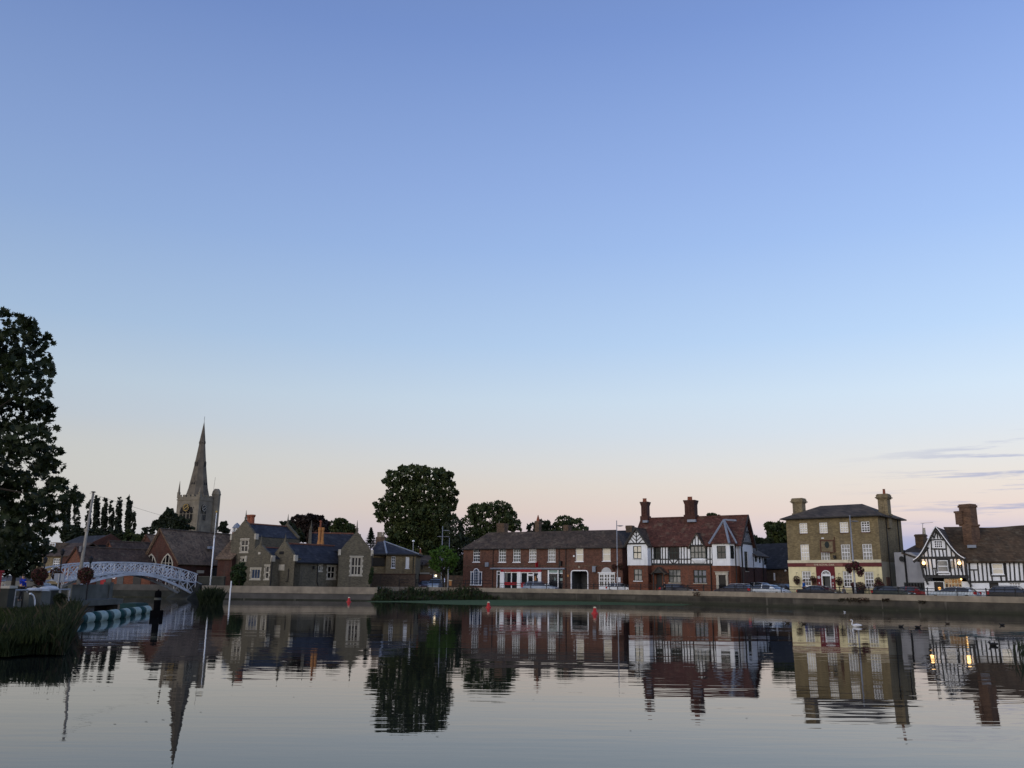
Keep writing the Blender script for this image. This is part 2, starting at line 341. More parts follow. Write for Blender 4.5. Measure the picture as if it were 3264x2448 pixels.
    def tri(s, q, nn, t, m=0):
        n = len(s.v); s.v += [tuple(p) for p in q]+[tuple(p-nn*t) for p in q]
        for f in ((0, 1, 2), (5, 4, 3), (0, 3, 4, 1), (1, 4, 5, 2), (2, 5, 3, 0)): s.f.append(tuple(n+i for i in f)); s.m.append(m)
        return s
    def wall(s, x0, x1, z0, z1, holes=(), d=0, rev=.2, m=0):   # a wall face with real openings and reveals
        holes = [(max(a, x0), min(b, x1), max(c, z0), min(e, z1)) for a, b, c, e in holes if b > x0+.02 and a < x1-.02 and e > z0+.02 and c < z1-.02]
        xs = sorted({x0, x1}|{h[0] for h in holes}|{h[1] for h in holes}); zs = sorted({z0, z1}|{h[2] for h in holes}|{h[3] for h in holes})
        for i in range(len(xs)-1):
            for j in range(len(zs)-1):
                a, b, c, e = xs[i], xs[i+1], zs[j], zs[j+1]
                if b-a < 1e-5 or e-c < 1e-5: continue
                mx, mz = (a+b)/2, (c+e)/2
                if any(h[0] < mx < h[1] and h[2] < mz < h[3] for h in holes): continue
                s.poly([(a, d, c), (b, d, c), (b, d, e), (a, d, e)], m)
        for a, b, c, e in holes:
            s.poly([(a, d, c), (a, d+rev, c), (a, d+rev, e), (a, d, e)], m); s.poly([(b, d, c), (b, d, e), (b, d+rev, e), (b, d+rev, c)], m)
            s.poly([(a, d, e), (a, d+rev, e), (b, d+rev, e), (b, d, e)], m); s.poly([(a, d, c), (b, d, c), (b, d+rev, c), (a, d+rev, c)], m)
        return s
    def o(s, name, m, parent=None, fr=None, smooth=False, label=None):
        me = bpy.data.meshes.new(name); me.from_pydata(s.v, [], s.f); ms = m if isinstance(m, (list, tuple)) else [m]
        for x in ms: me.materials.append(M[x] if isinstance(x, str) else x)
        if len(ms) > 1: me.polygons.foreach_set('material_index', s.m)
        if smooth: me.polygons.foreach_set('use_smooth', [True]*len(s.f))
        me.update()
        ob = bpy.data.objects.new(name, me)
        if label: ob['label'] = label
        return put(ob, parent, fr.M if isinstance(fr, Fr) else fr)
class Fr:                                             # a facade: s along it (left to right), d behind it, z above its foot
    def __init__(s, A, B, z0):
        s.A = Vector(A); e = Vector(B)-s.A; s.L = e.length; s.ex = e/s.L; s.ey = Vector((-s.ex.y, s.ex.x)); s.z0 = z0
        s.M = Matrix.Translation((s.A.x, s.A.y, z0)) @ Matrix.Rotation(atan2(s.ex.y, s.ex.x), 4, 'Z')
    def P(s, q, d=0):
        r = ray(*q); t = (s.A.dot(s.ey)+d)/(r.x*s.ey.x+r.y*s.ey.y)
        p = Vector((r.x*t, r.y*t)); return ((p-s.A).dot(s.ex), H+r.z*t-s.z0)
    def W(s, a, d, z=0):                              # local to world
        p = s.A+s.ex*a+s.ey*d; return Vector((p.x, p.y, s.z0+z))
    def sub(s, a0, d0, a1, d1):                       # another face of the same building
        p, q = s.W(a0, d0), s.W(a1, d1); return Fr((p.x, p.y), (q.x, q.y), s.z0)
def rect(fr, Zc, x0, y0, x1, y1, d=0):
    a = fr.P(Zc(x0, (y0+y1)/2), d); b = fr.P(Zc(x1, (y0+y1)/2), d); t = fr.P(Zc((x0+x1)/2, y0), d); u = fr.P(Zc((x0+x1)/2, y1), d)
    return (a[0], b[0], u[1], t[1])
def window(fr, root, r, cols=3, rows=4, fm='white', pm='glass', rec=.09, fw=.075, bw=.042, sill=.06, flush=False, name='window', meet=True, sillm=None, d=0):
    s0, s1, z0, z1 = r; df, dp = (d+rec, d+rec+.05) if not flush else (d-.05, d-.02)
    b = MB(); t = .07
    b.box(s0, s0+fw, df, df+t, z0, z1).box(s1-fw, s1, df, df+t, z0, z1).box(s0+fw, s1-fw, df, df+t, z1-fw, z1).box(s0+fw, s1-fw, df, df+t, z0, z0+fw)
    for i in range(1, cols):
        x = s0+fw+(s1-s0-2*fw)*i/cols; b.box(x-bw/2, x+bw/2, df+.012, df+.055, z0+fw, z1-fw)
    for j in range(1, rows):
        z = z0+fw+(z1-z0-2*fw)*j/rows; w = bw*1.7 if (meet and rows % 2 == 0 and j == rows//2) else bw
        b.box(s0+fw, s1-fw, df+.006, df+.06, z-w/2, z+w/2)
    o = b.o(name, fm, root, fr)
    MB().box(s0+fw*.6, s1-fw*.6, dp, dp+.014, z0+fw*.6, z1-fw*.6).o('pane', pm, o, fr)
    if sill: MB().box(s0-.08, s1+.08, d-.07, d+rec+.02, z0-.09, z0-.003).o('sill', sillm or fm, o, fr)
    return r
def hip(fr, root, s0, s1, d0, d1, ze, sa, sb, dr, zr, m, name='roof', t=.16, ridge=None, ov=.28):
    b = MB(); A, B, C, D = (s0-ov, d0-ov, ze), (s1+ov, d0-ov, ze), (s1+ov, d1+ov, ze), (s0-ov, d1+ov, ze); E, G = (sa, dr, zr), (sb, dr, zr)
    b.poly([A, B, G, E]).poly([C, D, E, G]); b.poly([B, C, G]).poly([D, A, E])
    b.box(s0-ov, s1+ov, d0-ov, d1+ov, ze-.14, ze-.004)
    o = b.o(name, m, root, fr)
    if ridge:
        r = MB().tube([E, G], .12, 6)
        for p, q in ((A, E), (D, E), (B, G), (C, G)): r.tube([p, q], .09, 6)
        r.o('ridge', ridge, o, fr)
    return o
def gable_roof(fr, root, s0, s1, d0, d1, ze, zr, m, ov=.15, t=.14, ridge='ridge', sm=None, name='roof'):
    sm = (s0+s1)/2 if sm is None else sm; b = MB()
    for e in (s0, s1):
        k = ov/abs(e-sm); ex = e+(e-sm)*k; ez = ze-(zr-ze)*k
        q = [(ex, d0, ez), (sm, d0, zr), (sm, d1, zr), (ex, d1, ez)]
        b.slab(q, t)
    o = b.o(name, m, root, fr)
    if ridge: MB().tube([(sm, d0, zr+.02), (sm, d1, zr+.02)], .11, 6).o('ridge', ridge, o, fr)
    return o
def chimney(fr, parent, s0, s1, d0, d1, z0, z1, m, pots=2, cap=.1, potm='pot_red', capm=None, poth=.55):
    b = MB().box(s0, s1, d0, d1, z0, z1-.5)
    b.box(s0-cap*.5, s1+cap*.5, d0-cap*.5, d1+cap*.5, z1-.5, z1-.32).box(s0-cap, s1+cap, d0-cap, d1+cap, z1-.32, z1-.12).box(s0-cap*.4, s1+cap*.4, d0-cap*.4, d1+cap*.4, z1-.12, z1)
    o = b.o('chimney', m, parent, fr)
    for i in range(pots):
        x = s0+(s1-s0)*(i+.5)/pots
        MB().lathe([(.15, 0), (.13, poth*.8), (.17, poth*.85), (.16, poth)], 8, (x, (d0+d1)/2, z1)).o('chimney_pot', potm, o, fr)
    return o
def pipe(fr, root, pts, r=.06, m='iron', name='drainpipe', d=-.07):
    return MB().tube([(a, d, z) for a, z in pts], r, 6).o(name, m, root, fr)
def text(body, size, parent, fr, s, d, z, m, name='lettering', w=None):
    c = bpy.data.curves.new(name, 'FONT'); c.body = body; c.size = size; c.extrude = .006; c.align_x = 'CENTER'; c.align_y = 'CENTER'
    c.materials.append(M[m]); o = bpy.data.objects.new(name, c)
    dg_ = bpy.context.evaluated_depsgraph_get; put(o, None); o.select_set(False); me = bpy.data.meshes.new_from_object(o.evaluated_get(dg_())); me.name = name; bpy.data.objects.remove(o); o = bpy.data.objects.new(name, me)
    mw = fr.M @ Matrix.Translation((s, d, z)) @ Matrix.Rotation(pi/2, 4, 'X')
    if w: mw = mw @ Matrix.Diagonal((w, 1, 1, 1))
    return put(o, parent, mw)
# ------------------------------------------------------------ the setting: water, ground, quay walls, road
ZR0, ZC = .92, 1.54                                  # street level, top of the quay coping
def structure(name, mb, m, smooth=False):
    o = mb.o(name, m, None, None, smooth); o['kind'] = 'structure'; return o
wm_ = bpy.data.materials.new('pond_water'); wm_.use_nodes = True; MATS['pond_water'] = wm_; M['pond_water'] = wm_
n = wm_.node_tree.nodes; l = wm_.node_tree.links; b = n['Principled BSDF']
b.inputs['Base Color'].default_value = (.012, .014, .013, 1); b.inputs['Roughness'].default_value = .012; b.inputs['IOR'].default_value = 1.32
t = n.new('ShaderNodeTexCoord')
def wave(sx, sy, rot, detail, dist, prev=None, strength=1):
    mp = n.new('ShaderNodeMapping'); mp.inputs['Scale'].default_value = (sx, sy, 1); mp.inputs['Rotation'].default_value = (0, 0, radians(rot)); l.new(t.outputs['Object'], mp.inputs[0])
    no = n.new('ShaderNodeTexNoise'); no.inputs['Scale'].default_value = 1; no.inputs['Detail'].default_value = detail; no.inputs['Roughness'].default_value = .5; l.new(mp.outputs[0], no.inputs['Vector'])
    bp = n.new('ShaderNodeBump'); bp.inputs['Strength'].default_value = strength; bp.inputs['Distance'].default_value = dist; l.new(no.outputs['Fac'], bp.inputs['Height'])
    if prev: l.new(prev.outputs[0], bp.inputs['Normal'])
    return bp
w1 = wave(.10, .50, 5, 1, .0085); w2 = wave(.55, 2.4, -5, 2, .0044, w1)
pn = n.new('ShaderNodeTexNoise'); pn.inputs['Scale'].default_value = .05; pn.inputs['Detail'].default_value = 3; l.new(t.outputs['Object'], pn.inputs['Vector'])
pm_ = n.new('ShaderNodeMapRange'); pm_.inputs[1].default_value = .36; pm_.inputs[2].default_value = .64; pm_.inputs[3].default_value = .35; l.new(pn.outputs['Fac'], pm_.inputs[0]); l.new(pm_.outputs[0], w2.inputs['Strength'])
l.new(w2.outputs[0], b.inputs['Normal'])
structure('water', MB().poly([(-400, -60, 0), (400, -60, 0), (400, 200, 0), (-400, 200, 0)]), 'pond_water')

# line of the quay along the street, from the garden corner on the left to beyond the frame on the right
QW = [(1203, 104), (1216, 119), (1420, 121.5), (1560, 119.5), (1700, 118), (1826, 116), (2000, 112.5), (2200, 107), (2400, 101), (2600, 94.4), (2900, 86.7), (3264, 79.6), (3560, 74)]
QP = [plan(*q) for q in QW]
def qdepth(x):
    for (a, p), (c, q) in zip(QW[1:], QW[2:]):
        if x <= c: return p+(q-p)*(x-a)/(c-a)
    return QW[-1][1]
LWY = 104                                            # depth of the wall on the left
LW0, LW1 = plan(646, LWY), plan(1203, LWY)
# far bank ground: one sheet to the horizon
sh = [(-260, 109), (plan(330, 109).x, 109), (LW0.x-.6, 109), (LW0.x, LWY)]+[tuple(q) for q in QP]+[(QP[-1].x+40, 20), (QP[-1].x+60, -300), (6000, -300), (6000, 9000), (-6000, 9000), (-6000, 109)]
structure('ground', MB().poly([(x, y, ZR0-.13) for x, y in sh]), 'earth')
def offset(pts, d):
    out = []
    for i, p in enumerate(pts):
        t = (pts[min(i+1, len(pts)-1)]-pts[max(i-1, 0)]).normalized(); out.append(p+Vector((-t.y, t.x))*d)
    return out
ST = QP[2:]
def ribbon(a, c, z):
    mb = MB(); A, B = offset(ST, a), offset(ST, c)
    for i in range(len(A)-1): mb.poly([(A[i].x, A[i].y, z), (A[i+1].x, A[i+1].y, z), (B[i+1].x, B[i+1].y, z), (B[i].x, B[i].y, z)])
    return mb
structure('road', ribbon(1.9, 9.2, ZR0), 'asphalt')
structure('pavement', ribbon(.2, 1.9, ZR0+.12), 'paving'); 
pv = MB(); A, B = offset(ST, 9.2), offset(ST, 40)
for i in range(len(A)-1): pv.poly([(A[i].x, A[i].y, ZR0+.12), (A[i+1].x, A[i+1].y, ZR0+.12), (B[i+1].x, B[i+1].y, ZR0+.12), (B[i].x, B[i].y, ZR0+.12)])
structure('street_forecourt', pv, 'paving')
ln = ribbon(5.5, 5.62, ZR0+.004); structure('road_marking', ln, 'white_dim')

def quay(name, pts, label, ztop, cm, bm, th=.45, over=.05, ch=.55, ledge=True, group=None):
    root = thing(name, label, 'wall', group=group)
    A, B = offset(pts, -over), offset(pts, th); W0 = offset(pts, 0)
    def strip(P, Q, z0, z1):
        mb = MB()
        for i in range(len(P)-1):
            mb.hexa([(P[i].x, P[i].y, z0), (P[i+1].x, P[i+1].y, z0), (Q[i+1].x, Q[i+1].y, z0), (Q[i].x, Q[i].y, z0), (P[i].x, P[i].y, z1), (P[i+1].x, P[i+1].y, z1), (Q[i+1].x, Q[i+1].y, z1), (Q[i].x, Q[i].y, z1)])
        return mb
    strip(A, B, ztop-ch, ztop).o('coping', cm, root)
    strip(W0, B, -1, ztop-ch-.002).o('wall_face', bm, root)
    if ledge: strip(offset(pts, -.22), offset(pts, -.002), -1, .12).o('footing', 'wall_dark', root)
    return root
quay('quay_wall', QP[2:], 'long stone quay wall with pale coping below the street of parked cars', ZC, 'coping', 'wall_dark')
quay('quay_wall', QP[1:3], 'short stretch of quay wall hidden behind the weedy bank', ZC, 'coping', 'wall_dark', ledge=False)
quay('quay_wall', QP[0:2], 'return of the pale wall beside the weedy bank', ZC, 'coping', 'wall_mid', ledge=False)
quay('quay_wall', [Vector((LW0.x-.2, 109)), LW0], 'short end of pale quay wall beside foot of white bridge', ZC, 'coping', 'wall_mid', ch=.78, ledge=False)
quay('quay_wall', [LW0, LW1], 'pale rendered quay wall in front of the old stone school', ZC, 'coping', 'wall_mid', ch=.78)
quay('quay_wall', [plan(330, 109), plan(652, 109)], 'stone quay wall seen under the white arched bridge', ZC, 'wall_mid', 'concrete_dark', ch=.7)
quay('quay_wall', [Vector((-75, 109)), plan(330, 109)], 'dark quay wall behind the concrete sluice', ZC-.1, 'concrete_dark', 'concrete_dark', ledge=False)

# near left bank
bk = [gp(0, 2098), gp(90, 2100), gp(172, 2094), gp(196, 2049), gp(210, 2010), gp(220, 1985), gp(226, 1955)]
edge = [(p.x, p.y) for p in bk]+[(plan(230, 62).x, 62), (plan(212, 66).x, 70), (plan(205, 80).x, 84), (-70, 90), (-400, 92)]
near = [(-400, 8), (-40, 10), (-16, 16)]
outline = near+edge
g = MB(); cx, cy = -60, 50
ins = [(cx+(x-cx)*.97-(.9 if i > 2 else 0), y+(1.0 if i < 6 else 0)) for i, (x, y) in enumerate(outline)]
g.poly([(x, y, .45) for x, y in ins])
for i in range(len(outline)-1):
    (x0, y0), (x1, y1) = outline[i], outline[i+1]; (a0, b0_), (a1, b1_) = ins[i], ins[i+1]
    g.poly([(x0, y0, -.3), (x1, y1, -.3), (a1, b1_, .45), (a0, b0_, .45)])
structure('left_bank', g, 'bed')
# the viewer's own bank, below and behind the camera
structure('near_bank', MB().poly([(-90, -60, .3), (90, -60, .3), (90, -1.5, .3), (-90, -1.5, .3)]), 'earth')
# ------------------------------------------------------------ the street on the right
def facade(xl, Yl, xr, Yr, z0=ZR0): return Fr(plan(xl, Yl), plan(xr, Yr), z0)
def body(fr, root, s1, depth, z1, holes, m, s0=0, z0=-.6, d=0, name='wall', holes2=()):
    b = MB().wall(s0, s1, z0, z1, holes, d)
    b.poly([(s0, d, z0), (s0, d, z1), (s0, depth, z1), (s0, depth, z0)]).poly([(s1, d, z0), (s1, depth, z0), (s1, depth, z1), (s1, d, z1)])
    b.poly([(s0, depth, z0), (s1, depth, z0), (s1, depth, z1), (s0, depth, z1)]).poly([(s0, d, z1), (s1, d, z1), (s1, depth, z1), (s0, depth, z1)])
    return b.o(name, m, root, fr)

# --- brown brick row with shops
fr = facade(1475, 131, 1985, 118); Z = Z5; R_ = lambda *a: rect(fr, Z, *a)
S = thing('shop_row', 'long two storey brown brick row with red shopfront and hipped tile roof', 'building', fr.M)
ze = fr.P(Z(1000, 437))[1]; LL = fr.L; D = 7
H_ = []
for r, c in (((197, 452, 285, 620), 'glass'), ((530, 450, 625, 622), 'glass_curtain'), ((718, 448, 815, 622), 'glass_curtain'), ((925, 445, 1022, 620), 'glass_curtain'), ((1172, 440, 1272, 618), 'glass_curtain')):
    H_.append(window(fr, S, R_(*r), 3, 4, pm=c, bw=.05))
    a = H_[-1]; MB().box(a[0]-.1, a[1]+.1, -.05, .08, a[3]-.0, a[3]+.1).o('lintel', 'white', S, fr)
for r in ((1535, 435, 1635, 612), (1885, 428, 1990, 608)):
    H_.append(window(fr, S, R_(*r), 1, 2, pm='glass_blind_sky', bw=.05))
# arched window
a = R_(165, 748, 312, 920); c = R_(200, 702, 275, 920)
cxm, rad = (c[0]+c[1])/2, (c[1]-c[0])/2
z1 = c[3]-rad
H_ += [(a[0], a[1], a[2], a[3]), (c[0], c[1], a[3], z1)]
def arch(cx, cz, r, n=12): return [(cx+r*cos(pi*i/n), cz+r*sin(pi*i/n)) for i in range(n+1)]
b = MB()
arc = arch(cxm, z1, rad-.05)
for p, q in zip(arc, arc[1:]): b.bar(p, q, .11, -.06, .05)
for x in (a[0]+.05, c[0]+.05, c[1]-.05, a[1]-.05): b.box(x-.05, x+.05, -.05, .06, a[2], a[3] if x in (a[0]+.05, a[1]-.05) else z1)
b.box(a[0]-.05, c[0], -.07, .07, a[3]-.08, a[3]+.04).box(c[1], a[1]+.05, -.07, .07, a[3]-.08, a[3]+.04).box(a[0]-.08, a[1]+.08, -.08, .06, a[2]-.08, a[2]+.04)
for i in (1, 2): b.box(c[0]+(c[1]-c[0])*i/3-.015, c[0]+(c[1]-c[0])*i/3+.015, -.01, .03, a[2], z1+rad*.7)
for i in range(1, 6): b.box(c[0], c[1], -.01, .03, a[2]+(z1-a[2])*i/5-.015, a[2]+(z1-a[2])*i/5+.015)
o = b.o('arched_window', 'white', S, fr)
MB().box(a[0], a[1], .06, .075, a[2], a[3]).prism(arch(cxm, z1, rad-.06)+[(c[0]+.06, a[3]), (c[1]-.06, a[3])][::1], -.004, .01).o('pane', 'glass_blue', o, fr)
# shopfronts
k = R_(505, 735, 555, 940); H_.append(k)
o = MB().box(k[0], k[1], .1, .16, k[2]-.4, k[3]).o('shop_door', 'dark_door', S, fr)
MB().box(k[0], k[0]+.1, -.03, .12, k[2]-.4, k[3]).box(k[1]-.1, k[1], -.03, .12, k[2]-.4, k[3]).box(k[0]+.1, k[1]-.1, -.03, .12, k[3]-.12, k[3]).box(k[0]+.1, k[1]-.1, .04, .12, k[3]-.55, k[3]-.47).o('door_frame', 'white', o, fr)
f0 = R_(558, 715, 1090, 940)
H_.append((f0[0], f0[1], f0[2]-.4, f0[3]))
fz = R_(558, 715, 1090, 750)
o = MB().box(fz[0], fz[1], -.12, .1, fz[2], fz[3]).o('shop_fascia', 'red', S, fr)
b = MB()
for x0, x1, y0, y1 in ((600, 690, 720, 745), (955, 1045, 720, 745)):
    q = R_(x0, y0, x1, y1); MB().box(q[0], q[1], -.15, -.121, q[2], q[3]).o('sign_panel', 'maroon_pale', o, fr)
b = MB()
for x0, x1 in ((558, 605), (775, 820), (1050, 1088)):
    q = R_(x0, 750, x1, 940); MB().box(q[0], q[1], -.14, .1, -.6, q[3]-.152).box(q[0]-.03, q[1]+.03, -.17, .1, q[3]-.15, q[3]-.004).o('pilaster', 'white', S, fr)
b = MB()
for x0, x1 in ((585, 600), (690, 700), (815, 826), (900, 915), (975, 988)):
    q = R_(x0, 750, x1, 925); b.box(q[0], q[1], .02, .1, -.4, q[3])
q = R_(600, 750, 1050, 765); b.box(q[0], q[1], .03, .09, q[2]+.02, q[3]); q = R_(905, 780, 985, 800); b.box(q[0], q[1], .025, .095, q[2], q[3])
b.o('shop_window_frame', 'white', S, fr)
q = R_(600, 765, 1050, 890); o = MB().box(q[0], q[1], .14, .16, q[2]-1.3, q[3]+.3).o('shop_window', 'glass', S, fr)
q = R_(605, 885, 775, 920); MB().box(q[0], q[1], .0, .1, q[2], q[3]).o('stall_riser', 'red', S, fr)
q = R_(820, 890, 905, 925); MB().box(q[0], q[1], .0, .1, q[2], q[3]).o('stall_riser', 'red', S, fr)
q = R_(612, 765, 640, 880); MB().box(q[0], q[1], .11, .13, q[2], q[3]).o('blind', 'glass_curtain', S, fr)
q = R_(1028, 790, 1050, 830); MB().box(q[0], q[1], .11, .13, q[2], q[3]).o('poster', 'white', S, fr)
q = R_(990, 800, 1020, 860); MB().ball(((q[0]+q[1])/2, .12, q[3]-.12), (.10, .03, .12)).prism([(q[0], q[2]), (q[1], q[2]), (q[1]-.08, q[3]-.2), (q[0]+.08, q[3]-.2)], .10, .13).o('window_display', 'terracotta', S, fr)
# second shop
g0 = R_(1175, 725, 1365, 950); H_.append((g0[0], g0[1], g0[2]-.4, g0[3]))
b = MB()
for x0, x1 in ((1172, 1188), (1300, 1312)):
    q = R_(x0, 725, x1, 950); b.box(q[0], q[1], -.02, .1, -.6, q[3])
q = R_(1175, 762, 1365, 772); b.box(q[0], q[1], .0, .1, q[2], q[3]); o2 = b.o('shop_window_frame', 'white', S, fr)
q = R_(1188, 728, 1365, 762); MB().box(q[0], q[1], .04, .07, q[2], q[3]).o('transom_panel', 'teal_pale', S, fr)
MB().box(g0[0], g0[1], .12, .14, -.6, g0[3]).o('shop_window', 'glass', S, fr)
q = R_(1250, 825, 1278, 870); text('R', (q[3]-q[2])*1.35, S, fr, (q[0]+q[1])/2, .115, (q[2]+q[3])/2, 'teal_pale')
q = R_(1325, 832, 1362, 865); MB().box(q[0], q[1], .09, .115, q[2], q[3]).o('notice', 'teal_pale', S, fr)
q = R_(430, 696, 1400, 715); MB().box(q[0], q[1], -.28, -.002, q[2], q[3]).o('canopy', 'lead', S, fr)
# carriage arch
g1 = R_(1478, 732, 1696, 960); H_.append((g1[0], g1[1], -.6, g1[3]))
w = .13; c_ = .3
pg = [(g1[0], -.6), (g1[0], g1[3]-c_), (g1[0]+.09, g1[3]-.09), (g1[0]+c_, g1[3]), (g1[1]-c_, g1[3]), (g1[1]-.09, g1[3]-.09), (g1[1], g1[3]-c_), (g1[1], -.6)]
b = MB()
for p, q in zip(pg, pg[1:]): b.bar(p, q, w, -.04, .12)
b.o('arch_surround', 'white', S, fr)
MB().box(g1[0], g1[1], 3.2, 3.3, -.6, g1[3]).o('gate', 'grey_door', S, fr)
MB().poly([(g1[0], .2, g1[3]), (g1[1], .2, g1[3]), (g1[1], 3.2, g1[3]), (g1[0], 3.2, g1[3])]).poly([(g1[0], .2, -.6), (g1[0], 3.2, -.6), (g1[0], 3.2, g1[3]), (g1[0], .2, g1[3])]).poly([(g1[1], .2, -.6), (g1[1], 3.2, -.6), (g1[1], 3.2, g1[3]), (g1[1], .2, g1[3])]).o('passage', 'grey_door', S, fr)
# fanlight door
g2 = R_(1838, 765, 2048, 942); H_.append((g2[0], g2[1], -.6, g2[3]))
f2 = R_(1870, 685, 2005, 765); cc = (f2[0]+f2[1])/2; rr = (f2[1]-f2[0])/2
MB().prism(arch(cc, f2[2], rr), -.03, .05).o('fanlight', 'white_dim', S, fr)
o = MB().box(g2[0], g2[1], .02, .07, -.5, g2[3]).box(g2[0]-.1, g2[1]+.1, -.08, .06, g2[3]-.02, g2[3]+.1).o('double_door', 'white', S, fr)
b = MB()
for i, (x0, x1) in enumerate(((1850, 1873), (1877, 1899), (1915, 1940), (1952, 1974), (1993, 2015), (2019, 2040))):
    for y0, y1 in ((785, 822), (832, 862), (872, 930)):
        q = R_(x0, y0, x1, y1); b.box(q[0], q[1], .005, .03, q[2], q[3])
b.o('pane', 'glass', o, fr)
# fittings
for x in (462, 1322, 1410): p = fr.P(Z(x, 440)); pipe(fr, S, [(p[0], p[1]), (p[0], -.5)], .055)
p = fr.P(Z(1515, 543)); MB().lathe([(.12, -.04), (.12, .04)], 12).o('alarm_box', 'white', S, fr.M @ Matrix.Translation((p[0], -.06, p[1])) @ Matrix.Rotation(pi/2, 4, 'X'))
q = R_(362, 625, 405, 682); MB().box(q[0], q[1], -.25, -.002, q[2], q[3]).o('vent_box', 'lead', S, fr)
q = R_(1030, 625, 1082, 690)
o = MB().box((q[0]+q[1])/2-.03, (q[0]+q[1])/2+.03, -.95, -.25, q[2], q[3]).box((q[0]+q[1])/2-.02, (q[0]+q[1])/2+.02, -1, -.002, q[3]+.05, q[3]+.09).o('hanging_sign', 'red', S, fr)
q = R_(1330, 610, 1375, 682); MB().box(q[0]+.15, q[1]-.15, -.5, -.12, q[2]+.1, q[3]-.1).box(q[0]+.1, q[1]-.1, -.55, -.07, q[3]-.1, q[3]).box((q[0]+q[1])/2-.02, (q[0]+q[1])/2+.02, -.6, -.002, q[3]+.02, q[3]+.06).o('wall_lantern', 'iron', S, fr)
q = R_(1765, 680, 1808, 752); MB().box(q[0], q[1], -.35, -.29, q[2], q[3]).box(q[0], q[1]+.1, -.3, -.002, q[3], q[3]+.04).o('projecting_sign', 'lead', S, fr)
q = R_(1570, 665, 1592, 698); MB().box(q[0], q[1], -.03, -.002, q[2], q[3]).o('plaque', 'coping', S, fr)
q = R_(1425, 785, 1448, 815); MB().box(q[0], q[1], -.05, -.002, q[2], q[3]).o('wall_notice', 'terracotta', S, fr)
zb = fr.P(Z(300, 668))[1]; MB().box(0, LL, -.03, -.002, zb-.06, zb+.06).o('string_course', 'brick_garden', S, fr)
body(fr, S, LL, D, ze, H_, 'brick_red')
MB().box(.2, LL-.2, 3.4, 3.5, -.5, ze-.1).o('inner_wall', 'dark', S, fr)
ra, rb = fr.P(Z(400, 230), D/2), fr.P(Z(2060, 205), D/2)
rf = hip(fr, S, 0, LL, 0, D, ze, ra[0], rb[0], D/2, (ra[1]+rb[1])/2, 'tile_brown')
MB().box(-.3, LL+.3, -.42, -.285, ze-.14, ze-.03).o('gutter', 'iron', rf, fr)
for x0, y0, x1, y1, pots in ((528, 118, 625, 225, 0), (1395, 140, 1458, 200, 0)):
    a, c = fr.P(Z(x0, y0), D/2+.5), fr.P(Z(x1, y1), D/2+.5); chimney(fr, rf, a[0], c[0], D/2, D/2+1.1, c[1]-1.2, a[1], 'brick_garden', pots, .06)
a, c = fr.P(Z(1024, 88), D/2+.5), fr.P(Z(1075, 215), D/2+.5); o = MB().box(a[0], c[0], D/2, D/2+.8, c[1]-1, a[1]).box(a[0]-.06, c[0]+.06, D/2-.06, D/2+.86, a[1]-.3, a[1]-.15).o('chimney', 'brick_garden', rf, fr)
MB().lathe([(.3, 0), (.05, .9)], 4, ((a[0]+c[0])/2, D/2+.4, a[1]), ph=pi/4).o('chimney_pot', 'pot_red', o, fr)

# --- brick cottage squeezed between the row and the timbered house
fr = facade(1975, 121.5, 2012, 120.6); Z = Z6; R_ = lambda *a: rect(fr, Z, *a)
C = thing('brick_cottage', 'narrow brick cottage with dark hipped roof squeezed between brick row and timbered house', 'building', fr.M)
ze = fr.P(Z(90, 745))[1]; e = fr.P(Z(190, 745))[0]
body(fr, C, e+1, 7, ze, [], 'brick_garden')
p = fr.P(Z(60, 543), 3.5); rf = hip(fr, C, 0, e+1, 0, 7, ze, p[0]-.4, e, 3.5, p[1], 'slate_dark')
a, c = fr.P(Z(162, 480), 3.5), fr.P(Z(240, 545), 3.5); chimney(fr, rf, a[0], c[0], 3, 4, c[1]-.8, a[1], 'brick_garden', 0, .05)
p = fr.P(Z(110, 745)); pipe(fr, C, [(p[0], ze), (p[0], -.5)], .06)
q = R_(132, 745, 160, 1100); MB().box(q[0], q[1], -.06, -.003, q[2], q[3]).o('side_panel', 'dark', C, fr)

# --- timbered house with brick ground floor
fr = facade(2001, 114.8, 2342, 107.2); Z = Z6; R_ = lambda *a: rect(fr, Z, *a); P = lambda x, y, d=0: fr.P(Z(x, y), d)
T = thing('timbered_house', 'large mock timbered house with red tile roof and brick ground floor', 'building', fr.M)
RC = 1.2                                             # the middle is set back behind the bay
ze = P(900, 745, RC)[1]; zj = P(900, 998, RC)[1]; LL = fr.L
Rm = lambda *a: rect(fr, Z, *a, RC)
b0, b1 = P(165, 900)[0], P(432, 900)[0]; zb = P(300, 1003)[1]; zt = P(300, 716)[1]
s_oct = P(1290, 900)[0]
DD = 9.5
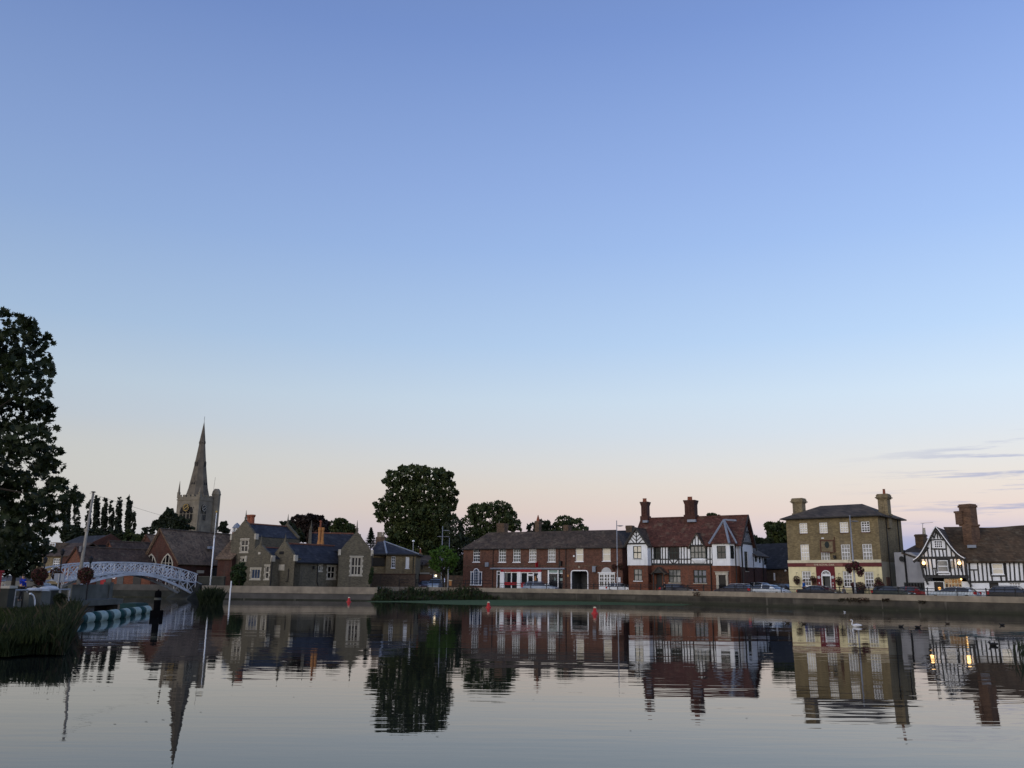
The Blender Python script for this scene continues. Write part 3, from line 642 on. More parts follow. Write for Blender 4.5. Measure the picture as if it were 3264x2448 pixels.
# middle section
Hb = [Rm(710, 1060, 870, 1232), Rm(1040, 1065, 1210, 1240), Rm(550, 1120, 625, 1310)]
Hu = [Rm(520, 755, 598, 922), Rm(712, 755, 840, 922), Rm(1008, 750, 1212, 912)]
window(fr, T, Hb[0], 3, 2, 'timber_green', 'glass_curtain', d=RC, sillm='stone_pale', bw=.09)
window(fr, T, Hb[1], 3, 2, 'timber_green', 'glass_blue', d=RC, sillm='stone_pale', bw=.16)
for h in Hu[:2]: window(fr, T, h, 3, 2, 'timber_green', 'glass_black', d=RC, sill=0, bw=.07)
window(fr, T, Hu[2], 4, 2, 'timber_green', 'glass_curtain', d=RC-.35, sill=0, bw=.11, meet=False)
h = Hu[2]; MB().box(h[0]-.02, h[1]+.02, RC-.34, RC-.003, h[3], h[3]+.08).box(h[0]-.02, h[0]+.06, RC-.33, RC-.003, h[2], h[3]).box(h[1]-.06, h[1]+.02, RC-.33, RC-.003, h[2], h[3]).o('oriel_case', 'timber_green', T, fr)
n = 10; RR = []
for i in range(5):
    k = i/4; w = (h[1]-h[0])/2*(1-.45*k**2); RR.append([((h[0]+h[1])/2+w*cos(pi+pi*j/n), RC-.003+.40*(1-.6*k)*sin(pi+pi*j/n), h[2]-.02-.62*k**.8) for j in range(n+1)])
MB().rings(RR, closed=True).o('oriel_base', 'plaster', T, fr, True)
b = MB().wall(b1-.2, s_oct+.2, zj, ze, Hu[:2]+[Hu[2]], RC); b.o('plaster_wall', 'plaster', T, fr)
MB().wall(b1-.2, s_oct+.2, -.6, zj-.01, Hb, RC-.02).o('brick_wall', 'brick_orange', T, fr)
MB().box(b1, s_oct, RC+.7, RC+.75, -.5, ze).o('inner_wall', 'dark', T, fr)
tb = MB()
def tim(x0, y0, x1, y1, w=.13, d=RC, mb=None): (mb or tb).bar(P(x0, y0, d), P(x1, y1, d), w, d-.045, d-.004)
tim(478, 750, 1292, 750, .22); tim(478, 990, 1300, 993, .26); tim(488, 922, 520, 922); tim(598, 922, 715, 922); tim(838, 922, 1010, 922); tim(1212, 922, 1292, 922); tim(515, 925, 840, 925, .1)
for x in (484, 517, 602, 628, 668, 705, 845, 878, 915, 955, 1003, 1215, 1257, 1290): tim(x, 752, x+2, 990, .15 if x not in (628, 668, 878, 915, 955) else .12)
for x in (556, 775): tim(x, 925, x, 990, .12)
for p in ((722, 930, 770, 985), (835, 930, 785, 985)): tim(*p, .13)
tb.o('timber_frame', 'timber', T, fr)
# left bay
Hbay = [R_(240, 748, 350, 916), R_(250, 1052, 358, 1208)]
window(fr, T, Hbay[0], 2, 2, 'timber_green', 'glass_blind_sky', rec=.08, sillm='white_dim', bw=.08)
window(fr, T, Hbay[1], 2, 2, 'timber_green', 'glass_curtain', rec=.08, sillm='white', bw=.08)
bb = MB().wall(b0, b1, zb, zt, [Hbay[0]]); bb.poly([(b1, 0, zb), (b1, RC, zb), (b1, RC, zt), (b1, 0, zt)]).poly([(b0, 0, zb), (b0, DD, zb), (b0, DD, zt), (b0, 0, zt)]).o('bay_wall', 'plaster', T, fr)
bb = MB().wall(b0+.1, b1-.02, -.6, zb-.01, [Hbay[1]], .03); bb.poly([(b1-.02, .03, -.6), (b1-.02, RC, -.6), (b1-.02, RC, zb), (b1-.02, .03, zb)]).poly([(b0+.1, .03, -.6), (b0+.1, DD, -.6), (b0+.1, DD, zb), (b0+.1, .03, zb)]).poly([(b0, 0, zb-.012), (b1, 0, zb-.012), (b1, RC, zb-.012), (b0, RC, zb-.012)]).o('bay_brick', 'brick_orange', T, fr)
MB().box(b0+.2, b1-.3, .7, .75, -.5, zt).o('inner_wall', 'dark', T, fr)
MB().box(b1-.03, b1+.02, .35, .95, P(470, 1230, .6)[1], P(470, 1115, .6)[1]).o('side_light', 'glass', T, fr)
ap = P(283, 515); gl, gr = P(172, 716), P(425, 712)
MB().prism([(gl[0], zt), (gr[0], zt), (ap[0], ap[1])], -.04, .15).o('gable_wall', 'plaster', T, fr)
tb = MB(); m_ = lambda *a: tb.bar(P(*a[:2]), P(*a[2:4]), .11, -.085, -.042)
tb.bar((gl[0]-.1, zt), (gr[0]+.1, zt), .2, -.10, -.042); tb.bar((ap[0], zt), (ap[0], ap[1]), .13, -.09, -.042)
for k in (-.1, .16, .42, .68):
    for e in (gl, gr):
        z0_ = zt+(ap[1]-zt)*k; dx_ = e[0]-ap[0]; hh = ap[1]-zt   # rising outwards until the verge cuts it
        t1 = (1-k)/(1+.62); t0 = max(0, -k/.62)
        tb.bar((ap[0]+dx_*t0, z0_+hh*.62*t0), (ap[0]+dx_*t1, z0_+hh*.62*t1), .10, -.085, -.042)
tb.o('timber_frame', 'timber', T, fr)
gable_roof(fr, T, b0-.12, b1+.05, -.28, 4.5, zt-.05, ap[1]+.12, 'tile_brown', .25, ridge=None, name='bay_roof')
b = MB(); b.bar((b0-.42, zt-.4), (ap[0], ap[1]+.1), .22, -.34, -.285); b.bar((b1+.35, zt-.4), (ap[0], ap[1]+.1), .22, -.34, -.285); b.o('bargeboard', 'timber', T, fr)
# corner bay with five sides
zo, zo1 = P(1400, 1010, RC)[1], P(1400, 722, RC)[1]
pl = [(P(1292, 900, .5)[0], RC), (P(1292, 900, .5)[0], .45), (P(1524, 900, .2)[0], .15)]
x_, _ = P(1592, 900, .9); pl += [(x_, .95), (x_+.35, 2.2)]
def shell(pts, z0, z1, m, name, off=0):
    b = MB()
    for p, q in zip(pts, pts[1:]): b.poly([(p[0], p[1]+off, z0), (q[0], q[1]+off, z0), (q[0], q[1]+off, z1), (p[0], p[1]+off, z1)])
    return b.o(name, m, T, fr)
shell(pl, zo, zo1+.1, 'plaster', 'corner_bay'); shell([(p[0]-.02, p[1]+.06) for p in pl], -.6, zo+.001, 'brick_orange', 'corner_brick')
MB().prism([(0, 0)]*3, 0, 0) if False else None
f1 = fr.sub(pl[1][0], pl[1][1], pl[2][0], pl[2][1]); f2 = fr.sub(pl[2][0], pl[2][1], pl[3][0], pl[3][1])
window(f1, T, rect(f1, Z, 1352, 745, 1466, 916), 2, 2, 'timber_green', 'glass', flush=True, sillm='white', bw=.07)
window(f2, T, rect(f2, Z, 1527, 745, 1570, 916), 1, 2, 'timber_green', 'glass', flush=True, sillm='white', bw=.07)
dq = rect(f1, Z, 1380, 1130, 1475, 1300); dc = rect(f1, Z, 1338, 1085, 1500, 1130)
MB().box(dq[0], dq[1], .0, .05, -.6, dq[3]).o('door', 'glass_black', T, f1)
o = MB().box(dc[0]+.05, dq[0], -.16, .02, -.6, dc[2]).box(dq[1], dc[1]-.05, -.16, .02, -.6, dc[2]).box(dc[0], dc[1], -.22, .03, dc[2], dc[2]+.35).box(dc[0]-.12, dc[1]+.12, -.32, .03, dc[2]+.35, dc[3]).o('door_case', 'stone_pale', T, f1)
ax = P(1440, 402, 2.0); apx = (ax[0], 2.0, ax[1])
b = MB(); pr = [(p[0], p[1]-.25) for p in pl]; pr[0] = (pl[0][0]-.2, 2.2); pr[1] = (pl[1][0]-.3, .2); pr[2] = (pl[2][0]+.08, -.15); pr[3] = (pl[3][0]+.3, .75); pr.append((pl[4][0]+.3, 2.6)) if len(pr) < 5 else None
pr[4] = (pl[4][0]+.25, 2.4)
for p, q in zip(pr, pr[1:]): b.poly([(p[0], p[1], zo1), (q[0], q[1], zo1), apx])
b.poly([(p[0], p[1], zo1-.02) for p in pr])
o = b.o('bay_roof', 'tile_red', T, fr)
MB().tube([(pr[1][0], pr[1][1], zo1), apx], .14, 6).tube([(pr[2][0], pr[2][1], zo1), apx], .16, 6).tube([(pr[3][0], pr[3][1], zo1), apx], .14, 6).tube([apx, (apx[0]+1.4, apx[1]+.6, apx[2]-.1)], .12, 6).o('lead_hip', 'lead', o, fr)
# porch
pq = Rm(480, 1020, 665, 1110); pa = P(560, 1020, 0)
px0, px1 = P(485, 1105, .1)[0], P(660, 1108, .1)[0]; zp = P(560, 1105, .1)[1]
gable_roof(fr, T, px0, px1, .0, RC, zp, pa[1], 'tile_brown', .1, ridge=None, name='porch_roof')
d3 = Hb[2]; MB().box(d3[0], d3[1], RC+.1, RC+.16, -.6, d3[3]).o('door', 'dark_door', T, fr)
MB().box(px0+.15, px0+.27, .15, .27, -.6, zp).box(px1-.27, px1-.15, .15, .27, -.6, zp).prism([(px0+.1, zp), (px1-.1, zp), ((px0+px1)/2, pa[1]-.12)], .1, .18).o('porch_frame', 'timber', T, fr)
# oriel gable
oa = P(1082, 568, RC-.35); o0, o1 = P(985, 738, RC-.35), P(1182, 735, RC-.35)
MB().prism([(o0[0], ze), (o1[0], ze), (oa[0], oa[1]-.1)], RC-.3, RC-.1).o('gable_wall', 'plaster', T, fr)
tb = MB(); tb.bar((o0[0], ze), (o1[0], ze), .2, RC-.36, RC-.302)
for k in (.22, .4, .6, .78):
    x = o0[0]+(o1[0]-o0[0])*k; hh = 1-abs(x-oa[0])/(abs((o0 if x < oa[0] else o1)[0]-oa[0])); tb.bar((x, ze), (x, ze+(oa[1]-ze)*hh*.95), .11, RC-.345, RC-.302)
tb.o('timber_frame', 'timber', T, fr)
gable_roof(fr, T, o0[0]-.05, o1[0]+.05, RC-.5, 4, ze-.02, oa[1], 'tile_brown', .2, ridge=None, name='dormer_roof')
# main roof
rl, rr_ = P(340, 388, DD/2+.4), P(1722, 354, DD/2+.4); zr = (rl[1]+rr_[1])/2; dm = DD/2+.4
sE = pl[4][0]+.1                                     # right end wall
_f = fr.sub(sE, 1.2, sE, 9); dm = 1.2+_f.P(Z(1722, 356))[0]; DDB = 1.2+_f.P(Z(1826, 900))[0]; rl, rr_ = P(340, 388, dm), P(1722, 354, dm); zr = (rl[1]+rr_[1])/2; print('TUDOR', dm, DDB, zr)
b = MB()
vl = P(300, 560, 2.5)[0]
b.slab([(b0+.1, RC-.35, ze-.05), (sE+.45, RC-.35, ze-.05), (sE+.45, dm, zr), (rl[0], dm, zr)], .16)
b.slab([(b0+.1, DDB+.3, ze-.05), (sE+.45, DDB+.3, ze-.05), (sE+.45, dm, zr), (rl[0], dm, zr)], .16)
b.poly([(b0+.1, RC-.35, ze-.06), (rl[0], dm, zr), (b0+.1, DDB+.3, ze-.06)])
rf = b.o('roof', 'tile_red', T, fr); MB().tube([(rl[0], dm, zr+.03), (sE+.45, dm, zr+.03)], .13, 6).o('ridge', 'tile_red', rf, fr)
for x0, y0, x1, y1, fl in ((362, 170, 445, 388, (350, 415, 412, 440)), (940, 150, 1075, 372, (940, 405, 1050, 432))):
    a, c = P(x0, y0, dm), P(x1, y1, dm); wd = .45 if x0 < 500 else .6; cz = a[1]
    b = MB().box(a[0], c[0], dm-wd, dm+wd, c[1]-1.6, cz-.5)
    k = (c[0]-a[0])
    for i in range(3): b.box(a[0]+k*(.12+.3*i), a[0]+k*(.26+.3*i), dm-wd-.06, dm-wd, c[1]-.2, cz-.55)
    b.box(a[0]-.12, c[0]+.12, dm-wd-.12, dm+wd+.12, c[1]-1.6, c[1]+.35)
    for i in range(4): b.box(a[0]-.035*(i+1), c[0]+.035*(i+1), dm-wd-.035*(i+1), dm+wd+.035*(i+1), cz-.5+.13*i, cz-.5+.13*(i+1)-.003)
    o = b.o('chimney', 'brick_hall', rf, fr)
    for i in range(2 if k < 2 else 3): MB().lathe([(.2, 0), (.17, .45), (.21, .5)], 8, (a[0]+k*(.3+.22*i), dm, cz)).o('chimney_pot', 'pot_red', o, fr)
    q = rect(fr, Z, *fl, dm-wd-.9); MB().box(q[0], q[1], dm-wd-.5, dm-wd-.12, q[2]+.05, q[3]+.1).o('flashing', 'lead', rf, fr)
# right end: gable wall facing along the street
f3 = fr.sub(sE, 1.2, sE, DDB); q3 = lambda x, y, d=0: f3.P(Z(x, y), d); r3 = lambda *a: rect(f3, Z, *a)
g_l, g_r = 0, f3.L; gm = dm-1.2
gz = q3(1750, 715)[1]; bz = q3(1750, 1030)[1]
hw = r3(1716, 822, 1760, 1080)
gb = ze+.05; kk_ = (zr-.15-gz)/(zr-.15-gb); gl_, gr_ = gm-gm*kk_, gm+(g_r-gm)*kk_
MB().wall(0, g_r, bz, gb, [(hw[0], hw[1], bz, min(hw[3], gb-.05))]).prism([(0, gb), (g_r, gb), (gm, zr-.15)], 0, .1).o('gable_wall', 'plaster', T, f3)
MB().wall(0, g_r, -.6, bz-.004, [(hw[0], hw[1], hw[2], bz-.004)], -.03).o('brick_wall', 'brick_hall', T, f3)
window(f3, T, hw, 2, 4, 'timber_green', 'glass', sillm='stone_pale')
tb = MB(); tb.bar((gl_, gz), (gr_, gz), .28, -.05, -.002); z2 = q3(1730, 560)[1]; w2 = (zr-z2)/(zr-gz)
tb.bar((gm-gm*w2, z2), (gm+(g_r-gm)*w2, z2), .2, -.05, -.002)
for i in range(1, 14):
    x = gl_+(gr_-gl_)*i/14; zz = gz+(zr-.15-gz)*(1-abs(x-gm)/(gm-gl_ if x < gm else gr_-gm)); tb.bar((x, gz), (x, zz), .11, -.045, -.002)
tb.o('timber_frame', 'timber', T, f3)
b = MB(); b.bar((-.4, ze-.35), (gm, zr+.02), .3, -.45, -.36); b.bar((g_r+.5, ze-.45), (gm, zr+.02), .3, -.45, -.36); b.o('bargeboard', 'timber', T, f3)
p = q3(1665, 700); pipe(f3, T, [(p[0], p[1]), (p[0], -.5)], .09); p = f2.P(Z(1600, 750)); pipe(fr, T, [(pl[3][0]+.05, zo1), (pl[3][0]+.05, -.5)], .07, d=pl[3][1]-.08)
p = P(1268, 1000, RC); pipe(fr, T, [(p[0], zj), (p[0], -.5)], .07, d=RC-.1)
# rear wing
wz0, wz1, wzb = f3.P(Z(1900, 885), -.0)[1], f3.P(Z(1900, 720))[1], f3.P(Z(1950, 1038))[1]
wl, wr = f3.L, f3.P(Z(2026, 1000), -.4)[0]
fw_ = f3
MB().wall(wl, wr, wzb, wz0, [], -.1).poly([(wr, -.1, wzb), (wr, 4, wzb), (wr, 4, wz0), (wr, -.1, wz0)]).o('wing_wall', 'plaster', T, f3)
MB().wall(wl, wr, -.6, wzb-.003, [], -.12).poly([(wr, -.12, -.6), (wr, 4, -.6), (wr, 4, wzb), (wr, -.12, wzb)]).o('wing_brick', 'brick_hall', T, f3)
MB().slab([(wl-.2, -.55, wz0), (wr+.4, -.55, wz0), (wr+.4, 2.5, wz1+.2), (wl-.2, 2.5, wz1+.2)], .14).o('wing_roof', 'tile_brown', T, f3)
for xx in ((1850, 880, 1872, 955), (1905, 895, 1920, 970), (1970, 905, 2000, 995)): window(f3, T, rect(f3, Z, *xx, -.1), 1, 2, 'timber_green', 'glass', flush=True, sill=0, d=-.1)
p = f3.P(Z(1945, 890), -.1); pipe(f3, T, [(p[0], p[1]), (p[0], -.5)], .06, d=-.2)

# --- slate barn behind
fr = facade(2408, 121, 2530, 116); Z = Z7; R_ = lambda *a: rect(fr, Z, *a)
Bn = thing('slate_barn', 'low dark barn with big slate roof between timbered house and yellow inn', 'building', fr.M)
ze = fr.P(Z(400, 1028))[1]; zr = fr.P(Z(400, 722), 4)[1]; LL = fr.L
body(fr, Bn, LL+1, 8, ze, [], 'brick_garden', s0=-3)
o = MB().slab([(-3.3, -.35, ze), (LL+1.2, -.35, ze), (LL+1.2, 4, zr), (-3.3, 4, zr)], .15).slab([(-3.3, 8.35, ze), (LL+1.2, 8.35, ze), (LL+1.2, 4, zr), (-3.3, 4, zr)], .15).o('roof', 'slate_dark', Bn, fr)
MB().prism([(0, ze), (4, zr-.1), (8, ze)], 0, .1).o('gable_wall', 'brick_garden', Bn, fr.sub(-3, 0, -3, 8))
p = fr.P(Z(473, 1052)); MB().ball((p[0], -.12, p[1]), .14).o('globe_light', 'white', Bn, fr); p = fr.P(Z(515, 1030)); pipe(fr, Bn, [(p[0], ze), (p[0], -.5)])
q = R_(330, 1080, 345, 1170); MB().box(q[0], q[1], -.1, -.003, q[2], q[3]).o('notice', 'white', Bn, fr)

# --- the inn
fr = facade(2517, 104, 2815, 97); Z = Z7; R_ = lambda *a: rect(fr, Z, *a); P = lambda x, y, d=0: fr.P(Z(x, y), d)
I = thing('inn', 'three storey yellow brick inn with cream ground floor and dark red fascia', 'building', fr.M)
LL = fr.L; ze = P(1100, 408)[1]; D = 8
Ho = []
for r, c in (((632, 480, 728, 604), 'glass_blind_sky'), ((872, 473, 970, 602), 'glass_blind_sky'), ((1118, 467, 1220, 594), 'glass_blind_sky'), ((1374, 460, 1478, 588), 'glass')):
    Ho.append(window(fr, I, R_(*r), 3, 4, pm=c, bw=.05, sillm='brown'))
for r, c in (((648, 738, 750, 932), 'glass_blind_sky'), ((890, 735, 996, 930), 'glass_curtain'), ((1136, 735, 1245, 930), 'glass_curtain'), ((1393, 730, 1508, 930), 'glass_curtain')):
    Ho.append(window(fr, I, R_(*r), 3, 4, pm=c, bw=.05, sillm='brown')); a = Ho[-1]
    MB().prism([(a[0]-.02, a[3]+.03), (a[1]+.02, a[3]+.03), (a[1]+.18, a[3]+.42), (a[0]-.18, a[3]+.42)], -.02, .04).o('lintel', 'brick_buff', I, fr)
zs = P(1100, 955)[1]
Hg = [window(fr, I, R_(*r), 3, 4, pm='glass', bw=.05, fw=.1) for r in ((665, 1055, 775, 1237), (1160, 1058, 1272, 1250), (1418, 1063, 1530, 1255))]
for h in Hg: MB().box(h[0]+.1, h[1]-.1, .12, .125, (h[2]+h[3])/2, h[3]-.1).o('net_curtain', 'glass_curtain', I, fr)
dr = R_(915, 1105, 1010, 1240); rad = (dr[1]-dr[0])/2; dcx = (dr[0]+dr[1])/2
Hg.append((dr[0], dr[1], -.6, dr[3]))
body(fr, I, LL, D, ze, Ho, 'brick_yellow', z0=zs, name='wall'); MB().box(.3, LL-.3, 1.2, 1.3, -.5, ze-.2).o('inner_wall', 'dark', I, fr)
b = MB().wall(-.02, LL+.0, -.6, zs-.004, Hg, -.04); b.o('ground_floor_wall', 'cream', I, fr)
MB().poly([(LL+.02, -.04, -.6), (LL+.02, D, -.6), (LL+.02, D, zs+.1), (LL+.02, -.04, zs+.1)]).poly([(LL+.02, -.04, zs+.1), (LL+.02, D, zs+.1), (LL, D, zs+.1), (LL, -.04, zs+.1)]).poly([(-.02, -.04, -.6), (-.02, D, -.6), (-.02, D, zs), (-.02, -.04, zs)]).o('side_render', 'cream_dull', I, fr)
fz = R_(545, 957, 1640, 1004); MB().box(-.05, LL+.04, -.12, -.041, fz[3], fz[3]+.32).o('string_course', 'cream_trim', I, fr)
o = MB().box(-.05, LL+.04, -.1, -.041, fz[2], fz[3]-.003).o('fascia', 'maroon', I, fr)
q = R_(716, 966, 1160, 998); MB().box(q[0], q[1], -.13, -.101, q[2], q[3]).o('sign_board', 'maroon_pale', o, fr)
text('THE ROYAL OAK', (q[3]-q[2])*.95, o, fr, (q[0]+q[1])/2, -.135, (q[2]+q[3])/2, 'cream_trim', w=1.1)
ms = R_(845, 1004, 1068, 1300)
b = MB().box(ms[0], dr[0]-.09, -.1, -.042, -.6, fz[2]-.003).box(dr[1]+.09, ms[1], -.1, -.042, -.6, fz[2]-.003).box(dr[0]-.09, dr[1]+.09, -.1, -.042, dr[3]+rad+.1, fz[2]-.003)
a0 = arch(dcx, dr[3], rad+.09, 10)
pg = a0+[(dr[0]-.09, dr[3]+rad+.11), (dr[1]+.09, dr[3]+rad+.11)]
for i in range(5): b.prism([a0[i], a0[i+1], (a0[i+1][0], dr[3]+rad+.11), (a0[i][0], dr[3]+rad+.11)], -.1, -.042)
for i in range(5, 10): b.prism([a0[i], a0[i+1], (a0[i+1][0], dr[3]+rad+.11), (a0[i][0], dr[3]+rad+.11)], -.1, -.042)
b.o('door_surround', 'banner', I, fr)
ar = arch(dcx, dr[3], rad+.045, 12); b = MB()
for p, q in zip(ar, ar[1:]): b.bar(p, q, .09, -.12, 0)
b.bar((dr[0]-.045, -.6), (dr[0]-.045, dr[3]), .09, -.12, 0).bar((dr[1]+.045, -.6), (dr[1]+.045, dr[3]), .09, -.12, 0).box(dr[0], dr[1], -.06, .05, dr[3]-.12, dr[3]+.1)
o = b.o('door_arch', 'white', I, fr)
b = MB(); 
for k in range(1, 6): b.bar((dcx, dr[3]+.1), (dcx+rad*cos(pi*k/6), dr[3]+rad*sin(pi*k/6)), .03, -.09, -.06)
b.o('fanlight_bars', 'white', o, fr); MB().prism(arch(dcx, dr[3], rad-.01), -.058, -.043).o('fanlight', 'glass', o, fr)
MB().box(dr[0], dr[1], .5, .55, -.6, dr[3]).o('door', 'grey_door', I, fr)
bn = MB()
for x in (873, 1038):
    p = P(x, 1132); c = [(p[0]+.17*(1+.25*cos(5*a_))*cos(a_), p[1]+.17*(1+.25*cos(5*a_))*sin(a_)) for a_ in [2*pi*i/20 for i in range(20)]]
    bn.prism(c, -.125, -.102)
    for i in range(5):
        z = p[1]-.75-.36*i
        if z > .3: bn.box(p[0]-.05, p[0]+.05, -.118, -.102, z, z+.2)
bn.o('banner_marks', 'white_dim', I, fr)
q = R_(787, 1142, 845, 1226); MB().box(q[0], q[1]-.02, -.12, -.045, q[2], q[3]).o('menu_board', 'brown', I, fr)
q = R_(1095, 1190, 1138, 1228); MB().box(q[0], q[1], -.08, -.045, q[2], q[3]).o('notice', 'cream_trim', I, fr)
# bracket and hanging sign
h0, h1 = P(950, 687, -.5), P(1055, 687, -.05); v1 = P(1062, 832, -.05)
sg = R_(985, 695, 1050, 832)
o = MB().tube([(h1[0], -.05, h1[1]+.4), (h1[0], -.05, v1[1])], .06, 6).tube([(h1[0], -.05, h1[1]), (h1[0]-1.3, -1.1, h1[1])], .05, 6).tube([(h1[0], -.05, h1[1]-1), (h1[0]-.9, -.7, h1[1]-.03)], .03, 6).o('sign_bracket', 'brown', I, fr)
fs = Fr((fr.W(h1[0]-1.25, -1.05).x, fr.W(h1[0]-1.25, -1.05).y), (fr.W(h1[0]-.15, -.15).x, fr.W(h1[0]-.15, -.15).y), fr.z0)
w_ = fs.L; sz0, sz1 = sg[2], sg[3]
o2 = MB().box(0, w_, -.04, .04, sz0, sz1).o('hanging_sign', 'brick_buff', I, fs)
b = MB(); 
for p, q in (((0, sz0), (w_, sz0)), ((0, sz1), (w_, sz1)), ((0, sz0), (0, sz1)), ((w_, sz0), (w_, sz1))): b.bar(p, q, .1, -.07, .07)
b.o('sign_frame', 'brown', o2, fs); MB().prism([(w_/2+.26*cos(a_), (sz0*.35+sz1*.65)+.38*sin(a_)) for a_ in [2*pi*i/16 for i in range(16)]], -.055, .055).o('sign_picture', 'timber_green', o2, fs)
q = R_(1052, 868, 1078, 908); MB().box(q[0], q[1], -.3, -.002, q[2], q[3]).o('wall_lamp', 'iron', I, fr)
q = R_(903, 655, 930, 668); MB().box(q[0], q[1], -.1, -.002, q[2], q[3]).o('alarm_box', 'white', I, fr)
# side wall details
f2 = fr.sub(LL, 0, LL, D); p = f2.P(Z(1668, 450)); pipe(f2, I, [(p[0], ze-.1), (p[0], -.5)], .05); p = f2.P(Z(1810, 450)); pipe(f2, I, [(p[0]-.1, ze-.1), (p[0]-.1, -.5)], .06)
q = rect(f2, Z, 1680, 1130, 1720, 1250); MB().box(q[0], q[1], -.08, -.022, q[2], q[3]).o('brown_board', 'brown', I, f2)
ra, rb = P(885, 270, D/2), P(1388, 252, D/2)
rf = hip(fr, I, 0, LL, 0, D, ze+.05, ra[0], rb[0], D/2, (ra[1]+rb[1])/2, 'tile_inn', ov=.5, t=.2)
MB().box(-.52, LL+.52, -.6, -.51, ze-.08, ze+.03).o('gutter', 'iron', rf, fr)
for x0, y0, x1, y1, dd in ((566, 185, 690, 375, 3.0), (1585, 133, 1720, 380, 3.2)):
    a, c = P(x0, y0, dd), P(x1, y1, dd); zt = a[1]
    b = MB().box(a[0], c[0], dd-.5, dd+.6, c[1]-1.5, zt-.62).box(a[0]-.1, c[0]+.1, dd-.6, dd+.7, c[1]-.1, c[1]+.12)
    for i, w in enumerate((.1, .22, .12, .12, .05)): b.box(a[0]-w, c[0]+w, dd-.5-w, dd+.6+w, zt-.62+.12*i, zt-.62+.12*(i+1)-.003)
    for i in (.35, .55): b.box(a[0]+(c[0]-a[0])*i, a[0]+(c[0]-a[0])*(i+.1), dd-.55, dd-.5, c[1]+.2, zt-.7)
    o = b.o('chimney', 'brick_buff', rf, fr)
    if x0 > 1000: MB().lathe([(.16, 0), (.14, .5), (.17, .55)], 8, (a[0]+(c[0]-a[0])*.6, dd, zt)).o('chimney_pot', 'pot_red', o, fr)

# --- grey rendered house
fr = facade(2862, 97.5, 2952, 95); Z = Z8; R_ = lambda *a: rect(fr, Z, *a); P = lambda x, y, d=0: fr.P(Z(x, y), d)
G = thing('rendered_house', 'small grey rendered house with brown roof wedged beside the inn', 'building', fr.M)
z_l, z_r = P(105, 755)[1], P(320, 810)[1]; xl, xr = P(100, 900)[0], P(412, 900)[0]; xm = P(230, 757)[0]
MB().prism([(xl-.5, -.6), (xr, -.6), (xr, P(380, 850)[1]), (xm, z_l-.02), (xl-.5, z_l)], 0, 5).o('wall', 'plaster_grey', G, fr)
zc = P(350, 560, 3)[1]
MB().slab([(xm-.9, -.15, z_l), (xr+.6, -.15, P(400, 870)[1]), (xr+.6, 6, P(400, 870)[1]+.8), (P(292, 690, 6)[0], 6, P(292, 690, 6)[1]+.2)], .15).o('roof', 'tile_brown', G, fr)
MB().prism([(P(235, 755, 5)[0], z_l-1), (P(290, 690, 5)[0], P(290, 690, 5)[1]), (P(470, 690, 5)[0], P(290, 690, 5)[1]), (P(470, 690, 5)[0], z_l-2)], 5.1, 8).o('rear_roof', 'tile_brown', G, fr)
a, c = P(283, 540, 5), P(412, 760, 5); o = MB().box(a[0], c[0]-.1, 5, 5.9, c[1]-.5, a[1]).box(a[0]+.3, c[0], 5.9, 6.6, c[1]-.5, a[1]-.45).box(a[0]-.06, c[0]-.04, 4.94, 5.96, a[1]-.25, a[1]-.08).o('chimney', 'brick_garden', G, fr)
MB().lathe([(.17, 0), (.15, .65), (.18, .7)], 8, (a[0]+.95, 5.4, a[1])).o('chimney_pot', 'stone_pale', o, fr)
p, q = P(380, 545, 5.5), P(382, 405, 5.5); MB().tube([(p[0], 5.5, p[1]), (q[0], 5.5, q[1])], .03, 5).tube([(q[0]-.2, 5.5, q[1]), (q[0]+1.2, 5.5, q[1]+.02)], .02, 5).tube([(q[0]-.05, 5.1, q[1]), (q[0]-.05, 5.9, q[1])], .02, 5).o('aerial', 'steel', o, fr)
p, q = P(160, 740), P(198, 1115); pipe(fr, G, [(p[0], p[1]+.1), (q[0], -.5)], .11)
p = P(147, 836); MB().lathe([(.02, -.02), (.2, .02), (.3, .1)], 12, (0, 0, 0)).o('satellite_dish', 'iron', G, fr.M @ Matrix.Translation((p[0], -.25, p[1])) @ Matrix.Rotation(pi/2, 4, 'X'))
q = R_(165, 1118, 405, 1245); o = MB().box(q[0], q[1], -.06, -.003, -.6, q[3]).o('boarded_front', 'dark', G, fr)
b = MB()
for i in range(7): x = q[0]+(q[1]-q[0])*(.05+i*.15); b.box(x-.03, x+.03, -.09, -.061, -.3, q[3])
b.box(q[0], q[1], -.1, -.061, q[3]-.08, q[3]).o('mullion', 'grey_door', o, fr)

# --- crooked black and white house
fr = facade(2945, 92.5, 3330, 86.5); Z = Z8; R_ = lambda *a: rect(fr, Z, *a); P = lambda x, y, d=0: fr.P(Z(x, y), d)
K = thing('timbered_cottage', 'crooked black and white timbered house with lit lanterns and leaning chimney', 'building', fr.M)
JT = -.5                                             # the gable end juts out over the street
g0, g1 = P(360, 840, JT), P(890, 830, JT); gl2, gr2 = P(398, 1045, JT), P(905, 1045, JT)
ap = P(540, 462, JT); zb = P(640, 822, JT)[1]; zj = P(640, 1048, JT)[1]
Hw = [R_(515, 610, 625, 706), R_(553, 848, 690, 997)]
Hw = [rect(fr, Z, 517, 612, 623, 704, JT), rect(fr, Z, 556, 852, 690, 994, JT)]
window(fr, K, Hw[0], 4, 3, 'white', 'glass_black', flush=True, d=JT, bw=.05, sill=0, meet=False)
window(fr, K, Hw[1], 1, 2, 'white', 'glass_curtain', flush=True, d=JT, bw=.05)
tb = MB()
def tim(x0, y0, x1, y1, w=.12, d=JT): tb.bar(P(x0, y0, d), P(x1, y1, d), w, d-.05, d-.003)
